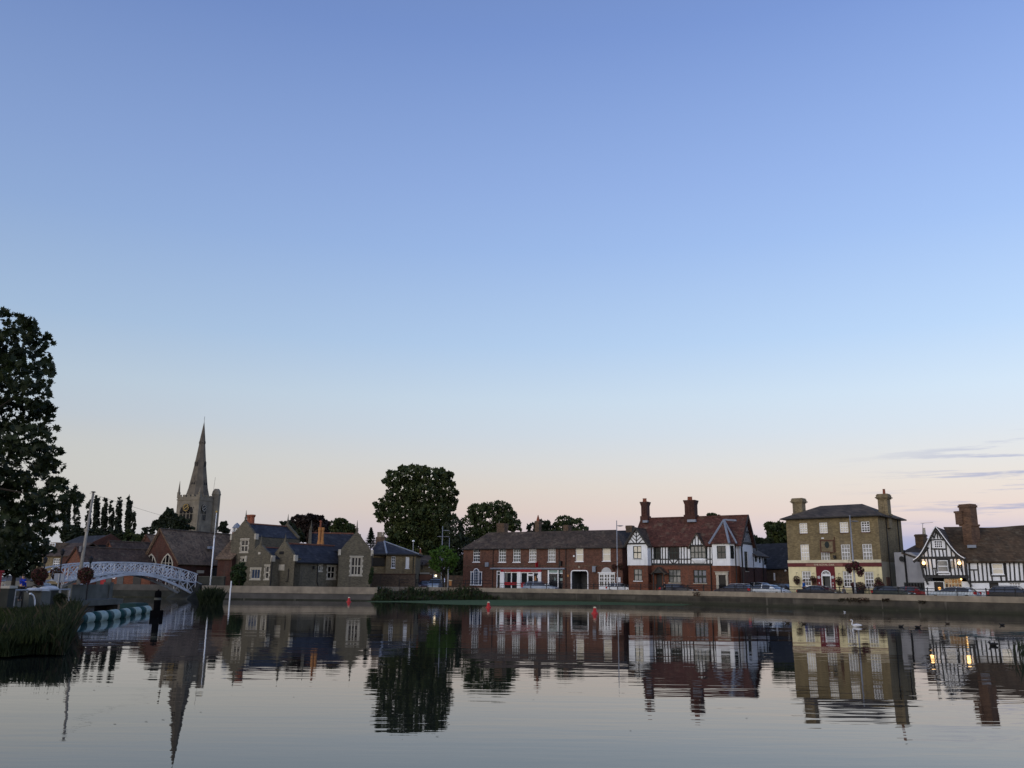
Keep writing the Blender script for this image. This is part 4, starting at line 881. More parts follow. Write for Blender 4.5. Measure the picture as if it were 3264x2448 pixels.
tim(340, 822, 890, 820, .26); tim(385, 1045, 935, 1048, .30); tim(485, 606, 660, 604, .15); tim(480, 715, 670, 718, .15)
for x0, y0, x1, y1 in ((515, 590, 500, 530), (520, 590, 545, 500), (563, 590, 552, 510), (600, 590, 565, 520), (482, 608, 495, 810), (655, 606, 672, 805), (395, 740, 402, 810), (435, 690, 452, 810), (525, 720, 540, 808), (575, 722, 588, 808), (620, 722, 634, 808), (715, 680, 730, 805), (765, 740, 778, 805), (640, 600, 618, 570), (455, 700, 402, 760)):
    tim(x0, y0, x1, y1)
for x in (405, 440, 485, 540, 700, 748, 790, 838): tim(x, 830, x+28 if x != 540 else x+20, 1042, .13)
tim(352, 830, 398, 1045, .24); tim(885, 830, 910, 1045, .24)
tim(500, 948, 552, 948); tim(690, 940, 750, 942); tim(552, 840, 560, 1000, .16); tim(688, 840, 700, 998, .16); tim(552, 842, 690, 842, .18); tim(555, 1003, 700, 1003, .16); tim(527, 950, 545, 1040, .1)
tb.o('timber_frame', 'timber', K, fr)
q = rect(fr, Z, 728, 858, 750, 945, JT); MB().box(q[0], q[1], JT-.3, JT-.06, q[2], q[3]).o('wall_sign', 'stone_pale', K, fr)
# gable roof with flared white bargeboards
el_, er_ = P(272, 850, JT), P(888, 828, JT)
def flare(e, n=8):
    out = []
    for i in range(n+1):
        t = i/n; x = e[0]+(ap[0]-e[0])*t; z = e[1]+(ap[1]+.15-e[1])*(t-.13*sin(pi*t)*(1-t)*1.6)
        out.append((x, z))
    return out
b = MB(); w = MB(); gd = 6.5
for e in (el_, er_):
    f = flare(e)
    for p, q in zip(f, f[1:]):
        b.slab([(p[0], JT-.3, p[1]), (q[0], JT-.3, q[1]), (q[0], gd, q[1]), (p[0], gd, p[1])], .14); w.bar(p, q, .08, JT-.35, JT-.302)
b.o('gable_roof', 'tile_brown', K, fr); w.o('bargeboard', 'white', K, fr)
up = [(x, z-.2) for x, z in flare(el_)[:-1]+[(ap[0], ap[1]+.1)]+flare(er_)[-2::-1]]; up = [(x, z) for x, z in up if g0[0]+.05 < x < g1[0]-.05]
MB().prism([(gl2[0], zj), (gr2[0], zj), (g1[0], zb)]+up[::-1]+[(g0[0], zb)], JT, JT+.25).o('gable_wall', 'plaster', K, fr)
b = MB()
for e in (el_, er_):
    f = flare(e)
    for p, q in zip(f, f[1:]): b.bar((p[0], p[1]-.2), (q[0], q[1]-.2), .22, JT-.3, JT-.06)
b.o('barge_shadow_board', 'timber', K, fr)
# long range
ex = P(912, 900)[0]; eR = P(1750, 900)[0]; ze = P(1250, 868)[1]; zf = P(1250, 1110)[1]
hw2 = R_(1215, 892, 1350, 1020); hw3 = R_(1418, 1118, 1560, 1180); hd = R_(1187, 1112, 1300, 1300)
gd0 = R_(520, 1112, 635, 1250); gw = R_(640, 1072, 852, 1195)
MB().wall(ex, eR, zf, ze, [hw2]).o('plaster_wall', 'plaster', K, fr)
MB().wall(P(405, 1150)[0], eR, -.6, zf-.004, [hw3, (hd[0], hd[1], -.6, hd[3]), (gd0[0], gd0[1], -.6, gd0[3]), gw], .0).poly([(P(405, 1150)[0], 0, -.6), (P(405, 1150)[0], 6, -.6), (P(405, 1150)[0], 6, zf), (P(405, 1150)[0], 0, zf)]).poly([(gl2[0], JT, zj), (gl2[0], 6, zj), (g0[0], 6, zb), (g0[0], JT, zb)]).poly([(gr2[0], JT, zj), (gr2[0], .2, zj), (g1[0], .2, zb), (g1[0], JT, zb)]).poly([(gl2[0], JT, zj), (gr2[0], JT, zj), (gr2[0], .2, zj), (gl2[0], .2, zj)]).o('ground_floor_wall', 'plaster', K, fr)
MB().box(gl2[0]+.5, eR, 1.6, 1.7, -.5, ze).o('inner_wall', 'dark', K, fr)
window(fr, K, hw2, 1, 2, 'white', 'glass_blind_sky', bw=.05, rec=.05); window(fr, K, hw3, 4, 2, 'white', 'glass_curtain', bw=.05)
tb = MB()
for q in ((hw2[0]-.12, hw2[2]-.12), (hw2[1]+.12, hw2[2]-.12)): tb.bar(q, (q[0], ze), .2, -.05, -.003)
tb.bar((hw2[0]-.2, hw2[3]+.12), (hw2[1]+.2, hw2[3]+.12), .18, -.048, -.003); tb.bar((hw2[0]-.2, hw2[2]-.16), (hw2[1]+.2, hw2[2]-.16), .14, -.048, -.003)
for x0, y0, x1, y1, w in ((930, 1112, 1700, 1106, .2), (935, 875, 1700, 866, .2), (940, 880, 965, 1290, .16), (1040, 885, 1062, 1108, .13), (1092, 885, 1112, 1108, .13), (1145, 885, 1165, 1108, .13), (1195, 885, 1220, 1108, .13), (945, 967, 1045, 967, .12), (995, 970, 1012, 1108, .12),
                          (1320, 1045, 1330, 1105, .13), (1370, 885, 1392, 1108, .2), (1425, 880, 1440, 1108, .13), (1478, 880, 1492, 1108, .13), (1535, 880, 1555, 1108, .13), (1590, 880, 1605, 1108, .13), (1650, 880, 1665, 1108, .13)): tim(x0, y0, x1, y1, w, 0)
tb.o('timber_frame', 'timber', K, fr)
b = MB(); p = P(400, 1060, JT); b.bar((p[0], zj), (p[0]+.25, zj-.8), .14, JT+.05, -.02); p = P(905, 1050, JT); b.bar((p[0]-.1, zj), (p[0]+.35, zj-.9), .15, JT+.05, -.02); b.o('bracket', 'timber', K, fr)
MB().box(hd[0], hd[1], .3, .36, -.6, hd[3]).o('door', 'dark_door', K, fr); MB().box(gd0[0], gd0[1], .25, .3, -.6, gd0[3]).o('door', 'glass_black', K, fr)
window(fr, K, gw, 5, 2, 'cream_trim', 'glass_warm', bw=.05, name='lit_window', meet=False)
for i_, (k_, w_, h_) in enumerate(((.08, .10, .5), (.3, .14, .32), (.47, .2, .22), (.72, .1, .45), (.88, .12, .3))): MB().box(gw[0]+(gw[1]-gw[0])*k_, gw[0]+(gw[1]-gw[0])*(k_+w_), .12, .137, gw[2]+.1, gw[2]+.1+(gw[3]-gw[2])*h_).o('window_display', 'brown' if i_ % 2 else 'clock', K, fr)
p = P(580, 1190); MB().ball((p[0], .2, p[1]), (.15, .05, .15)).o('candle_lamp', mat('candle_glow', (.8, .4, .1), emit=(1, .5, .15, 1.2)), K, fr)
MB().prism([(P(410, 1150)[0], 0), (P(520, 1150)[0], 0), (P(520, 1150)[0], 0)], 0, 0) if False else None
MB().prism([(0, -.6), (8.5, -.6), (8.5, ze), (4.2, zr-.25), (0, ze)], -.02, .2).o('end_wall', 'plaster', K, fr.sub(eR-.05, 0, eR-.05, 8.5)) if False else None
q = R_(425, 1075, 490, 1092); MB().box(q[0], q[1], -.25, -.003, q[2], q[3]).o('lamp_bracket', 'iron', K, fr)
# roof
zr = P(1300, 452, 4.2)[1]; xr0 = P(560, 458, 4.2)[0]
qa_, qb_ = P(1080, 447, 4.2), P(1590, 442, 4.2); zr = qa_[1]; zrf = lambda x: qa_[1]+(qb_[1]-qa_[1])*(x-qa_[0])/(qb_[0]-qa_[0])
b = MB(); nn = 12
for i in range(nn):
    x0, x1 = ex-.1+(eR+.4-ex)*i/nn, ex-.1+(eR+.4-ex)*(i+1)/nn; s0, s1 = [.22*sin(pi*min(1, (x-ex)/(eR-ex)*1.0)*1.6) for x in (x0, x1)]
    b.slab([(x0, -.45, ze), (x1, -.45, ze), (x1, 4.2, zrf(x1)-s1*.5), (x0, 4.2, zrf(x0)-s0*.5)], .16); b.slab([(x0, 8.5, ze), (x1, 8.5, ze), (x1, 4.2, zrf(x1)-s1*.5), (x0, 4.2, zrf(x0)-s0*.5)], .16)
b.slab([(er_[0]-.5, -.3, ze+.05), (ex-.1, -.45, ze), (ex-.1, 4.2, zrf(ex)), (ap[0]+.1, 4.2, zrf(ap[0]))], .15)
rf = b.o('roof', 'tile_old', K, fr); fe = fr.sub(eR, 0, eR, 8.2); MB().prism([(0, -.6), (8.2, -.6), (8.2, ze-.1), (4.2, zrf(eR)-.6), (0, ze-.1)], -.03, .2).o('end_wall', 'plaster', K, fe)
a, c, sh_ = P(885, 172, 1.4), P(1000, 690, 1.4), P(862, 255, 1.4)
wz = P(955, 440, 1.4); wd_ = P(1052, 440, 1.4)[0]-P(893, 440, 1.4)[0]
mc = fr.M @ Matrix.Translation((wz[0]-.1, 2.2, 0)) @ Matrix.Rotation(radians(-27), 4, 'Z'); kx_ = .72
zt_, zm_, zs_, zb_ = a[1], P(955, 415, 1.4)[1], sh_[1], c[1]-.8
b = MB().box(-kx_, kx_*.75, -.55, .55, zm_, zt_-.35).box(-kx_-.08, kx_*.75+.08, -.62, .62, zt_-.348, zt_-.12).box(-kx_, kx_*.75, -.55, .55, zt_-.118, zt_)
b.box(-kx_-.35, -kx_+.4, -.8, .3, zm_, zs_-.2).box(-kx_-.42, -kx_+.46, -.87, .36, zs_-.198, zs_)
b.box(-kx_-.1, kx_*.75+.12, -.66, .66, zm_-.2, zm_-.002).box(-kx_+.25, kx_*.75, -.7, .7, zb_, zm_-.202)
b.o('chimney', mat('brick_chimney', (.17, .10, .062), (.11, .066, .045), 2.5, kind='brick', dirt=.35), rf, mc)
q = R_(920, 672, 1025, 700); q = rect(fr, Z, 920, 668, 1025, 702, 1.1); MB().box(q[0], q[1], .9, 1.18, q[2], q[3]).o('flashing', 'lead', rf, fr)
# lanterns
gl_m = mat('lantern_glow', (1, .8, .5), emit=(1, .55, .17, 6), rough=.4)
for x, lb in ((402, 'left'), (828, 'right')):
    p = P(x, 890, JT); y = JT-.4
    o = MB().tube([(p[0]+.08, JT-.02, p[1]-.85), (p[0]+.03, y+.1, p[1]-.3)], .03, 6).lathe([(.05, -.5), (.09, -.42), (.05, -.3), (.2, -.2), (.21, -.17)], 8, (p[0], y, p[1])).o('wall_lantern', 'iron', K, fr)
    MB().ball((p[0], y, p[1]+.03), .17).o('globe', gl_m, o, fr, True)
    la = bpy.data.objects.new('lantern_light', bpy.data.lights.new('lantern_light', 'POINT')); la.data.energy = 7; la.data.color = (1, .55, .2); la.data.shadow_soft_size = .18; put(la, None, Matrix.Translation(fr.W(p[0], y-.1, p[1])))
p = P(845, 1080); MB().ball((p[0], -.12, p[1]), .08).o('bulb', gl_m, K, fr, True)
# ------------------------------------------------------------ the left side: slate house, school, hall, church, cottages, bridge
# --- hip roofed slate house
fr = facade(1228, 128, 1322, 128); Z = Z4; R_ = lambda *a: rect(fr, Z, *a); P = lambda x, y, d=0: fr.P(Z(x, y), d)
V = thing('slate_house', 'square buff brick house with shallow hipped slate roof beside the stone school', 'building', fr.M)
LL = fr.L; ze = P(600, 1090)[1]
h1 = window(fr, V, R_(510, 1115, 552, 1245), 2, 4, bw=.05); h2 = window(fr, V, R_(666, 1122, 706, 1250), 1, 1, pm='plaster')
b = MB().wall(0, LL, -.6, ze, [h1, h2]); b.poly([(LL, 0, -.6), (LL, 7, -.6), (LL, 7, ze), (LL, 0, ze)]).poly([(0, 0, -.6), (-1, 7, -.6), (-1, 7, ze), (0, 0, ze)]); b.o('wall', 'brick_buff', V, fr)
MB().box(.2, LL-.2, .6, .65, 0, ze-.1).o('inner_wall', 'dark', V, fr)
s0 = P(262, 1070)[0]
pk, pk2 = P(360, 955, 3.2), P(432, 952, 3.2)
MB().wall(s0+.3, 0, -.6, ze, [], 1.2).o('side_wall', 'brick_buff', V, fr)
q = rect(fr, Z, 295, 1130, 438, 1225, 1.2); MB().box(q[0], q[1], 1.05, 1.19, q[2], q[3]).o('dark_shutter', 'clock', V, fr)
b = MB(); A0, A1, A2, A3, A4 = (s0, 1.0, ze), (.1, -.45, ze), (LL+.5, -.45, ze), (LL+.5, 7.5, ze), (s0, 7.5, ze); E0, E1 = (pk[0], 3.2, pk[1]), (pk2[0], 3.2, pk2[1])
b.poly([A0, A1, E1, E0]).poly([A1, A2, E1]).poly([A2, A3, E1]).poly([A3, A4, E0, E1]).poly([A4, A0, E0]).poly([A0, A1, A2, A3, A4]).poly([(x, y, z-.2) for x, y, z in (A0, A1, A2, A3, A4)])
for p, q in zip((A0, A1, A2), (A1, A2, A3)): b.poly([p, q, (q[0], q[1], q[2]-.2), (p[0], p[1], p[2]-.2)], 1)
rf = b.o('roof', ['slate', 'iron'], V, fr); MB().tube([A1, E1], .14, 6).tube([A2, E1], .1, 6).o('lead_hip', 'lead', rf, fr)
a, c = P(345, 905, 4.5), P(440, 960, 4.5); o = MB().box(a[0], c[0], 4, 5, c[1]-.8, a[1]).o('chimney', 'brick_garden', rf, fr)
for x in (365, 385, 400, 425): p = P(x, 850, 4.5); MB().lathe([(.16, 0), (.13, p[1]-a[1]-.1), (.17, p[1]-a[1])], 8, (p[0], 4.5, a[1])).o('chimney_pot', 'coping', o, fr)
p = P(755, 1095); pipe(fr, V, [(p[0], ze), (p[0], -.3)])
g = Fr(plan(1186, 123), plan(1322, 121), ZR0); zt = g.P(Z(550, 1318))[1]
W = thing('garden_wall', 'old brown brick garden wall below the slate house', 'wall', g.M)
MB().box(-.3, g.L, 0, .35, -.5, zt).o('wall_face', 'brick_old', W, g); MB().box(-.35, g.L+.05, -.05, .4, zt+.002, zt+.1).o('wall_cap', 'brick_hall', W, g)

# --- yellow brick cottage under the big tree
fr = facade(1322, 136, 1412, 137); P = lambda x, y, d=0: fr.P(Z(x, y), d)
U = thing('yellow_cottage', 'yellow brick cottage with grey tiled roof half hidden by small ash tree', 'building', fr.M)
LL = fr.L; ze = P(850, 1212)[1]
lw = rect(fr, Z, 938, 1312, 1012, 1348)
hh = [lw, rect(fr, Z, 925, 1180, 942, 1235)]
window(fr, U, lw, 4, 2, 'white', 'glass', bw=.06); window(fr, U, hh[1], 1, 2, 'white', 'glass')
body(fr, U, LL, 6, ze, hh, 'brick_yellow'); MB().box(.2, LL-.2, 1, 1.05, 0, ze-.1).o('inner_wall', 'dark', U, fr)
gp0, gp1 = P(868, 1212)[0], LL
zr = P(925, 1122)[1]
MB().prism([(gp0, ze), (gp1+.6, ze), ((gp0+gp1)/2+.3, zr)], -.02, .2).o('gable_wall', 'brick_yellow', U, fr)
zt = P(800, 1105, 3)[1]; MB().slab([(-.3, -.3, ze), (gp1+.8, -.3, ze), (gp1+.8, 3, zt), (-.3, 3, zt)], .15).slab([(-.3, 6.3, ze), (gp1+.8, 6.3, ze), (gp1+.8, 3, zt), (-.3, 3, zt)], .15).o('roof', 'tile_brown', U, fr)
gable_roof(fr, U, gp0-.1, gp1+.7, -.3, 3, ze, zr+.1, 'tile_brown', .2, ridge=None, name='gable_roof')
a, c = P(815, 1078, 3), P(845, 1120, 3); chimney(fr, U, a[0], c[0], 2.8, 3.6, c[1]-.5, a[1], 'brick_yellow', 1, .05)
q = rect(fr, Z, 780, 1295, 925, 1312); MB().box(q[0], q[1], -.5, -.003, q[2], q[3]).o('porch_roof', 'stone_pale', U, fr)
q = rect(fr, Z, 842, 1180, 848, 1262); MB().box(q[0], q[1]+.1, -.1, -.003, q[2], q[3]).o('wall_tie', 'iron', U, fr)
q = rect(fr, Z, 990, 1322, 1008, 1340); MB().box(q[0], q[1], .03, .06, q[2], q[3]).o('lit_pane', mat('lit_pane', (1, .85, .6), emit=(1, .8, .5, 3)), U, fr)
g = Fr(plan(1335, 130), plan(1378, 130), ZR0); zt = g.P(Z(850, 1318))[1]
W = thing('yard_fence', 'dark boarded yard fence in front of yellow brick cottage', 'fence', g.M)
MB().box(0, g.L, 0, .08, -.3, zt).o('fence_board', 'brown', W, g); MB().box(-.06, .06, -.06, .14, -.3, zt+.1).box(g.L-.06, g.L+.06, -.06, .14, -.3, zt+.1).o('post', 'dark', W, g)
g = Fr(plan(1418, 131), plan(1476, 131), ZR0); zt = g.P(Z(1200, 1335))[1]
W = thing('garden_wall', 'brown brick yard wall between ash tree and brick row', 'wall', g.M)
MB().box(0, g.L, 0, .35, -.3, zt).o('wall_face', 'brick_garden', W, g); MB().box(0, g.L, -.04, .39, zt+.002, zt+.09).o('wall_cap', 'brick_garden', W, g)

# --- stone school with shaped gables
EXS = Vector((.82, -.572)).normalized()
def oblique(x, depth, length=6, ex=EXS, row=1862):
    A = plan(x, depth, row); return Fr(A, A+ex*length, ZR0)
f0 = oblique(*[(a) for a in (Z3(375, 1000)[0], 112)]); Z = Z3
Q = thing('stone_school', 'old stone school with shaped gables, pointed finials and slate roofs', 'building', f0.M)
def shaped(fr, s0, s1, ze, zr, n=9):
    sm = (s0+s1)/2; hw = (s1-s0)/2; L_ = [(s0, ze), (s0, ze+.28), (s0+hw*.1, ze+.34)]
    for i in range(1, n+1):
        t = i/n; x = s0+hw*(.1+.9*t); f = .12+.88*t+.05*sin(pi*t*2)*(1 if t < .5 else -.6)
        L_.append((x, ze+(zr-ze)*min(1, f)))
    L_[-1] = (sm-.12, zr-.15); L_.append((sm-.1, zr))
    return L_+[(2*sm-a, z) for a, z in reversed(L_)]
def finial(fr, par, s, z, h=1.3, d=.15):
    MB().lathe([(.16, -.1), (.2, 0), (.1, .12), (.2, h*.22), (.1, h*.3), (.015, h)], 8, (s, d, z)).o('finial', 'stone_school', par, fr, True)
def stone_gable(fr, s0, s1, ze, zr, holes, depth, roofm='slate', fin=1.3, kn=True, z0=-.6):
    b = MB().wall(s0, s1, z0, ze, holes); b.poly([(s0, 0, z0), (s0, 0, ze), (s0, depth, ze), (s0, depth, z0)]).poly([(s1, 0, z0), (s1, depth, z0), (s1, depth, ze), (s1, 0, ze)])
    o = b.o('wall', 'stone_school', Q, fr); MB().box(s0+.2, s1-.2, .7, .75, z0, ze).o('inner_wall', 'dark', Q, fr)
    MB().prism(shaped(fr, s0, s1, ze+.003, zr), 0, .32).o('gable', 'stone_school', Q, fr)
    if kn:
        for s in (s0, s1): MB().box(s-.16, s+.16, -.1, .36, ze-.42, ze+.32).o('kneeler', 'stone_pale', Q, fr)
    if fin: finial(fr, Q, (s0+s1)/2, zr, fin)
    gable_roof(fr, Q, s0, s1, .33, depth, ze, zr-.45, roofm, .05)
def mull(fr, r, c, k, pm='glass_black', w=.13):
    window(fr, Q, r, c, k, 'stone_pale', pm, rec=.06, fw=.13, bw=w, sill=0, meet=False)
    b = MB(); n = max(3, int((r[3]-r[2])/.3))
    for i in range(n):                                # toothed stone dressings
        z = r[2]+(r[3]-r[2])*i/n; ww = .2 if i % 2 else .1
        b.box(r[0]-ww, r[0]-.002, -.015, .05, z, z+(r[3]-r[2])/n-.004).box(r[1]+.002, r[1]+ww, -.015, .05, z, z+(r[3]-r[2])/n-.004)
    b.box(r[0]-.22, r[1]+.22, -.03, .05, r[3]+.002, r[3]+.13).box(r[0]-.2, r[1]+.2, -.04, .05, r[2]-.14, r[2]-.002); b.o('window_dressing', 'stone_pale', Q, fr); return r
# tall wing at the left
f = oblique(Z3(165, 900)[0], 117); r = lambda *a: rect(f, Z, *a)
a, c = f.P(Z(168, 398)), f.P(Z(508, 398)); ap = f.P(Z(372, 165))
hs = [mull(f, r(298, 440, 400, 618), 2, 2), mull(f, r(308, 695, 348, 765), 1, 1)]
stone_gable(f, a[0], c[0], (a[1]+c[1])/2, ap[1], hs, 7.5)
fb = f.P(Z(815, 195), 7.2); MB().prism(shaped(f, a[0]-.1, c[0]+.1, a[1], ap[1]), 7.2, 7.5).o('gable', 'stone_school', Q, f); finial(f, Q, (a[0]+c[0])/2, ap[1], 1.3, 7.35)
p, q = f.P(Z(398, 95), 4), f.P(Z(480, 235), 4); k = q[0]-p[0]
b = MB()
for i in range(2): b.lathe([(k*.27, q[1]-1.2), (k*.24, q[1]), (k*.22, p[1]-.4), (k*.3, p[1]-.2), (k*.3, p[1])], 8, (p[0]+k*(.28+.44*i), 4, 0))
b.o('chimney', 'pot_red', Q, f)
p = f.P(Z(183, 720)); pipe(f, Q, [(p[0], p[1]), (p[0], -.3)])
# two lower gables in front
f = f0; r = lambda *a: rect(f, Z, *a)
a, c = f.P(Z(375, 705)), f.P(Z(742, 705)); ap = f.P(Z(580, 500))
hs = [mull(f, r(440, 850, 570, 1000), 3, 1, 'glass_blue', .06), mull(f, r(640, 808, 694, 1000), 1, 2)]
stone_gable(f, a[0], c[0], (a[1]+c[1])/2, ap[1], hs, 5.5, fin=1.1)
q = r(548, 618, 580, 650); MB().box(q[0], q[1], -.06, -.002, q[2], q[3]).o('stone_plaque', 'stone_pale', Q, f)
p = f.P(Z(745, 690)); pipe(f, Q, [(p[0]+.05, p[1]), (p[0]+.05, -.3)], .08)
f = oblique(Z3(740, 1000)[0], 111); r = lambda *a: rect(f, Z, *a)
a, c = f.P(Z(740, 700)), f.P(Z(1062, 695)); ap = f.P(Z(895, 455)); zg = (a[1]+c[1])/2
stone_gable(f, a[0], c[0], zg, ap[1], [], 1.0, fin=.9)
q = r(838, 805, 908, 865); MB().box(q[0]-.1, q[1]+.1, -.05, -.002, q[2]-.1, q[3]+.1).box(q[0], q[1], -.09, -.051, q[2], q[3]).o('stone_panel', 'stone_pale', Q, f)
q = r(845, 608, 905, 650); MB().box(q[0], q[1], -.05, -.002, q[2], q[3]).o('vent', 'dark', Q, f)
p, p2 = f.P(Z(980, 850)), f.P(Z(968, 1030)); pipe(f, Q, [(p[0], p[1]), (p[0]-.02, p2[1]), (p[0]-.35, p2[1]-.02)], .05)
# long low wing running back from it
sw = f.sub(c[0], 0, c[0], 8); zl = sw.P(Z(1380, 768))[1]; LW = sw.P(Z(1700, 900))[0]
rw = lambda *a_: rect(sw, Z, *a_)
hs = [mull(sw, rw(1400, 800, 1438, 885), 1, 1), mull(sw, rw(1522, 812, 1630, 995), 2, 2)]
MB().wall(0, LW+1, -.6, zl, hs).o('wall', 'stone_school', Q, sw); MB().box(.3, LW, .7, .75, -.5, zl).o('inner_wall', 'dark', Q, sw)
half = (c[0]-a[0])/2; zrr = (sw.P(Z(930, 505), half)[1]+sw.P(Z(1600, 525), half)[1])/2
rr_ = MB().slab([(.2, -.25, zl), (LW+3, -.25, zl), (LW+3, half, zrr), (.2, half, zrr)], .14).slab([(.2, 2*half, zl), (LW+3, 2*half, zl), (LW+3, half, zrr), (.2, half, zrr)], .14).o('roof', 'slate', Q, sw)
MB().tube([(.3, half, zrr+.03), (LW+2.2, half, zrr+.03)], .12, 6).o('ridge', 'ridge', rr_, sw); MB().box(0, LW+1, -.36, -.25, zl-.14, zl-.02).o('gutter', 'iron', rr_, sw)
x1 = sw.P(Z(1605, 600), 1.6); MB().bar((0, 0), (0, 0.01), .01, 0, .01) if False else None
for xx in (1385,): p = sw.P(Z(xx, 770)); pipe(sw, Q, [(p[0], zl), (p[0]-.02, zl-2.3), (p[0]+.5, .0)], .06)
p = sw.P(Z(1692, 770)); pipe(sw, Q, [(p[0], zl), (p[0], -.3)], .06)
q = rw(1310, 815, 1322, 860); MB().box(q[0], q[1], -.25, -.003, q[2], q[3]).o('wall_lamp', 'iron', Q, sw)
# right wing gable and the hall range behind it
f = oblique(Z3(1690, 1000)[0], 113, ex=Vector((.97, .24)).normalized()); r = lambda *a: rect(f, Z, *a)
a, c = f.P(Z(1692, 618)), f.P(Z(2150, 622)); ap = f.P(Z(1950, 322)); zg = (a[1]+c[1])/2
hs = [mull(f, r(1850, 685, 2000, 945), 3, 2)]
stone_gable(f, a[0], c[0], zg, ap[1], hs, 9, fin=1.4)
p = f.P(Z(2148, 650)); pipe(f, Q, [(p[0]+.05, p[1]), (p[0]+.05, -.3)], .07)
hl = f.P(Z(1270, 365), 6.5); hr_ = f.P(Z(1880, 345), 6.5); smid = (a[0]+c[0])/2
x0 = hl[0]; zh = (hl[1]+hr_[1])/2; zhe = zg+.2
b = MB().slab([(x0, 3.2, zhe), (smid+1, 3.2, zhe), (smid+1, 6.5, zh), (x0, 6.5, zh)], .14).slab([(x0, 9.8, zhe), (smid+1, 9.8, zhe), (smid+1, 6.5, zh), (x0, 6.5, zh)], .14)
o = b.o('roof', 'slate', Q, f); MB().tube([(x0, 6.5, zh+.03), (smid, 6.5, zh+.03)], .11, 6).o('ridge', 'ridge', o, f)
MB().box(x0, a[0]+.5, 3.5, 9.5, -.6, zhe).o('wall', 'stone_school', Q, f)
fl = f.sub(x0, 9.9, x0, 3.1); MB().prism(shaped(fl, 0, fl.L, zhe, zh+.5), -.1, .25).o('gable', 'stone_school', Q, fl); finial(fl, Q, fl.L/2, zh+.5, 1.2)
p, q = f.P(Z(1390, 270), 3.6), f.P(Z(1470, 505), 3.6); k = q[0]-p[0]
b = MB()
for i in range(2): b.lathe([(k*.34, q[1]-1), (k*.34, q[1]-.1), (k*.26, q[1]+.25), (k*.21, q[1]+.5), (k*.2, p[1]-.5), (k*.25, p[1]-.3), (k*.25, p[1])], 10, (p[0]+k*(.27+.46*i), 3.6, 0))
o = b.o('chimney', 'terracotta', Q, f); p2 = f.P(Z(1418, 178), 3.6); MB().lathe([(.13, 0), (.12, p2[1]-p[1]-.15), (.2, p2[1]-p[1]-.14), (.16, p2[1]-p[1]), (.02, p2[1]-p[1]+.08)], 8, (p[0]+k*.35, 3.6, p[1])).o('chimney_pot', 'pot_red', o, f)

# --- brick hall with pointed windows
EXH = Vector((.93, -.37)).normalized()
f = oblique(Z2(112, 1350)[0], 118, ex=EXH); Z = Z2; r = lambda *a: rect(f, Z, *a)
B_ = thing('brick_hall', 'large brick hall with steep tiled roof and pointed windows behind the white bridge', 'building', f.M)
a, c = f.P(Z(150, 1245)), f.P(Z(428, 1245)); ap = f.P(Z(290, 985)); zg = (a[1]+c[1])/2; LH = 16
hw = []
b = MB()
hs = []
for x0, y0, x1, y1 in ((163, 1190, 250, 1320), (296, 1187, 386, 1320)):
    q = r(x0, y0, x1, y1); hs.append(q); w = q[1]-q[0]; m_ = (q[0]+q[1])/2; zs = q[3]-w*.62
    pg = [(q[0], q[2]), (q[0], zs), (q[0]+w*.2, zs+w*.36), (m_, q[3]), (q[1]-w*.2, zs+w*.36), (q[1], zs), (q[1], q[2])]
    b = MB()
    for p, p2 in zip(pg, pg[1:]): b.bar(p, p2, .16, -.08, .05)
    for k in (.35, .65): b.bar((q[0]+w*k, q[2]), (q[0]+w*k, zs+w*.42), .12, -.06, .04)
    b.bar((q[0], zs-.05), (q[1], zs-.05), .07, -.04, .03)
    o = b.o('pointed_window', 'stone_pale', B_, f); MB().prism(pg, -.03, -.004).o('pane', 'glass_black', o, f)
MB().prism([(a[0], -.6), (c[0], -.6), (c[0], zg), (ap[0], ap[1]-.1), (a[0], zg)], 0, .3).o('gable_wall', 'brick_hall', B_, f)
MB().poly([(c[0], 0, -.6), (c[0], LH, -.6), (c[0], LH, zg), (c[0], 0, zg)]).poly([(a[0], 0, -.6), (a[0], LH, -.6), (a[0], LH, zg), (a[0], 0, zg)]).poly([(a[0], LH, -.6), (c[0], LH, -.6), (c[0], LH, zg), (ap[0], LH, ap[1]-.1), (a[0], LH, zg)]).o('wall', 'brick_hall', B_, f)
gable_roof(f, B_, a[0]-.0, c[0]+.0, -.2, LH+.2, zg, ap[1], 'tile_hall', .35, ridge='tile_brown', sm=ap[0])
b = MB(); b.bar((a[0]-.3, zg-.35), (ap[0], ap[1]+.05), .16, -.28, -.2); b.bar((c[0]+.3, zg-.35), (ap[0], ap[1]+.05), .16, -.28, -.2); b.o('verge', 'brick_garden', B_, f)
sd = f.sub(c[0], 0, c[0], LH)
for x0, y0, x1, y1, m in ((705, 1300, 740, 1440, 'dark_door'), (790, 1290, 845, 1440, 'brick_hall')):
    q = rect(sd, Z, x0, y0, x1, y1); MB().box(q[0], q[1], -.3, -.002, -.5, q[3]).o('side_porch' if m != 'dark_door' else 'door', m, B_, sd)
q = rect(sd, Z, 580, 1322, 638, 1345); MB().box(q[0], q[1], -.04, -.002, q[2], q[3]).o('name_board', 'stone_pale', B_, sd)
p = sd.P(Z(690, 1142), 1.2); MB().box(p[0]-.5, p[0]+.5, .9, 1.3, p[1]-.1, p[1]+.25).o('roof_light', 'lead', B_, sd)
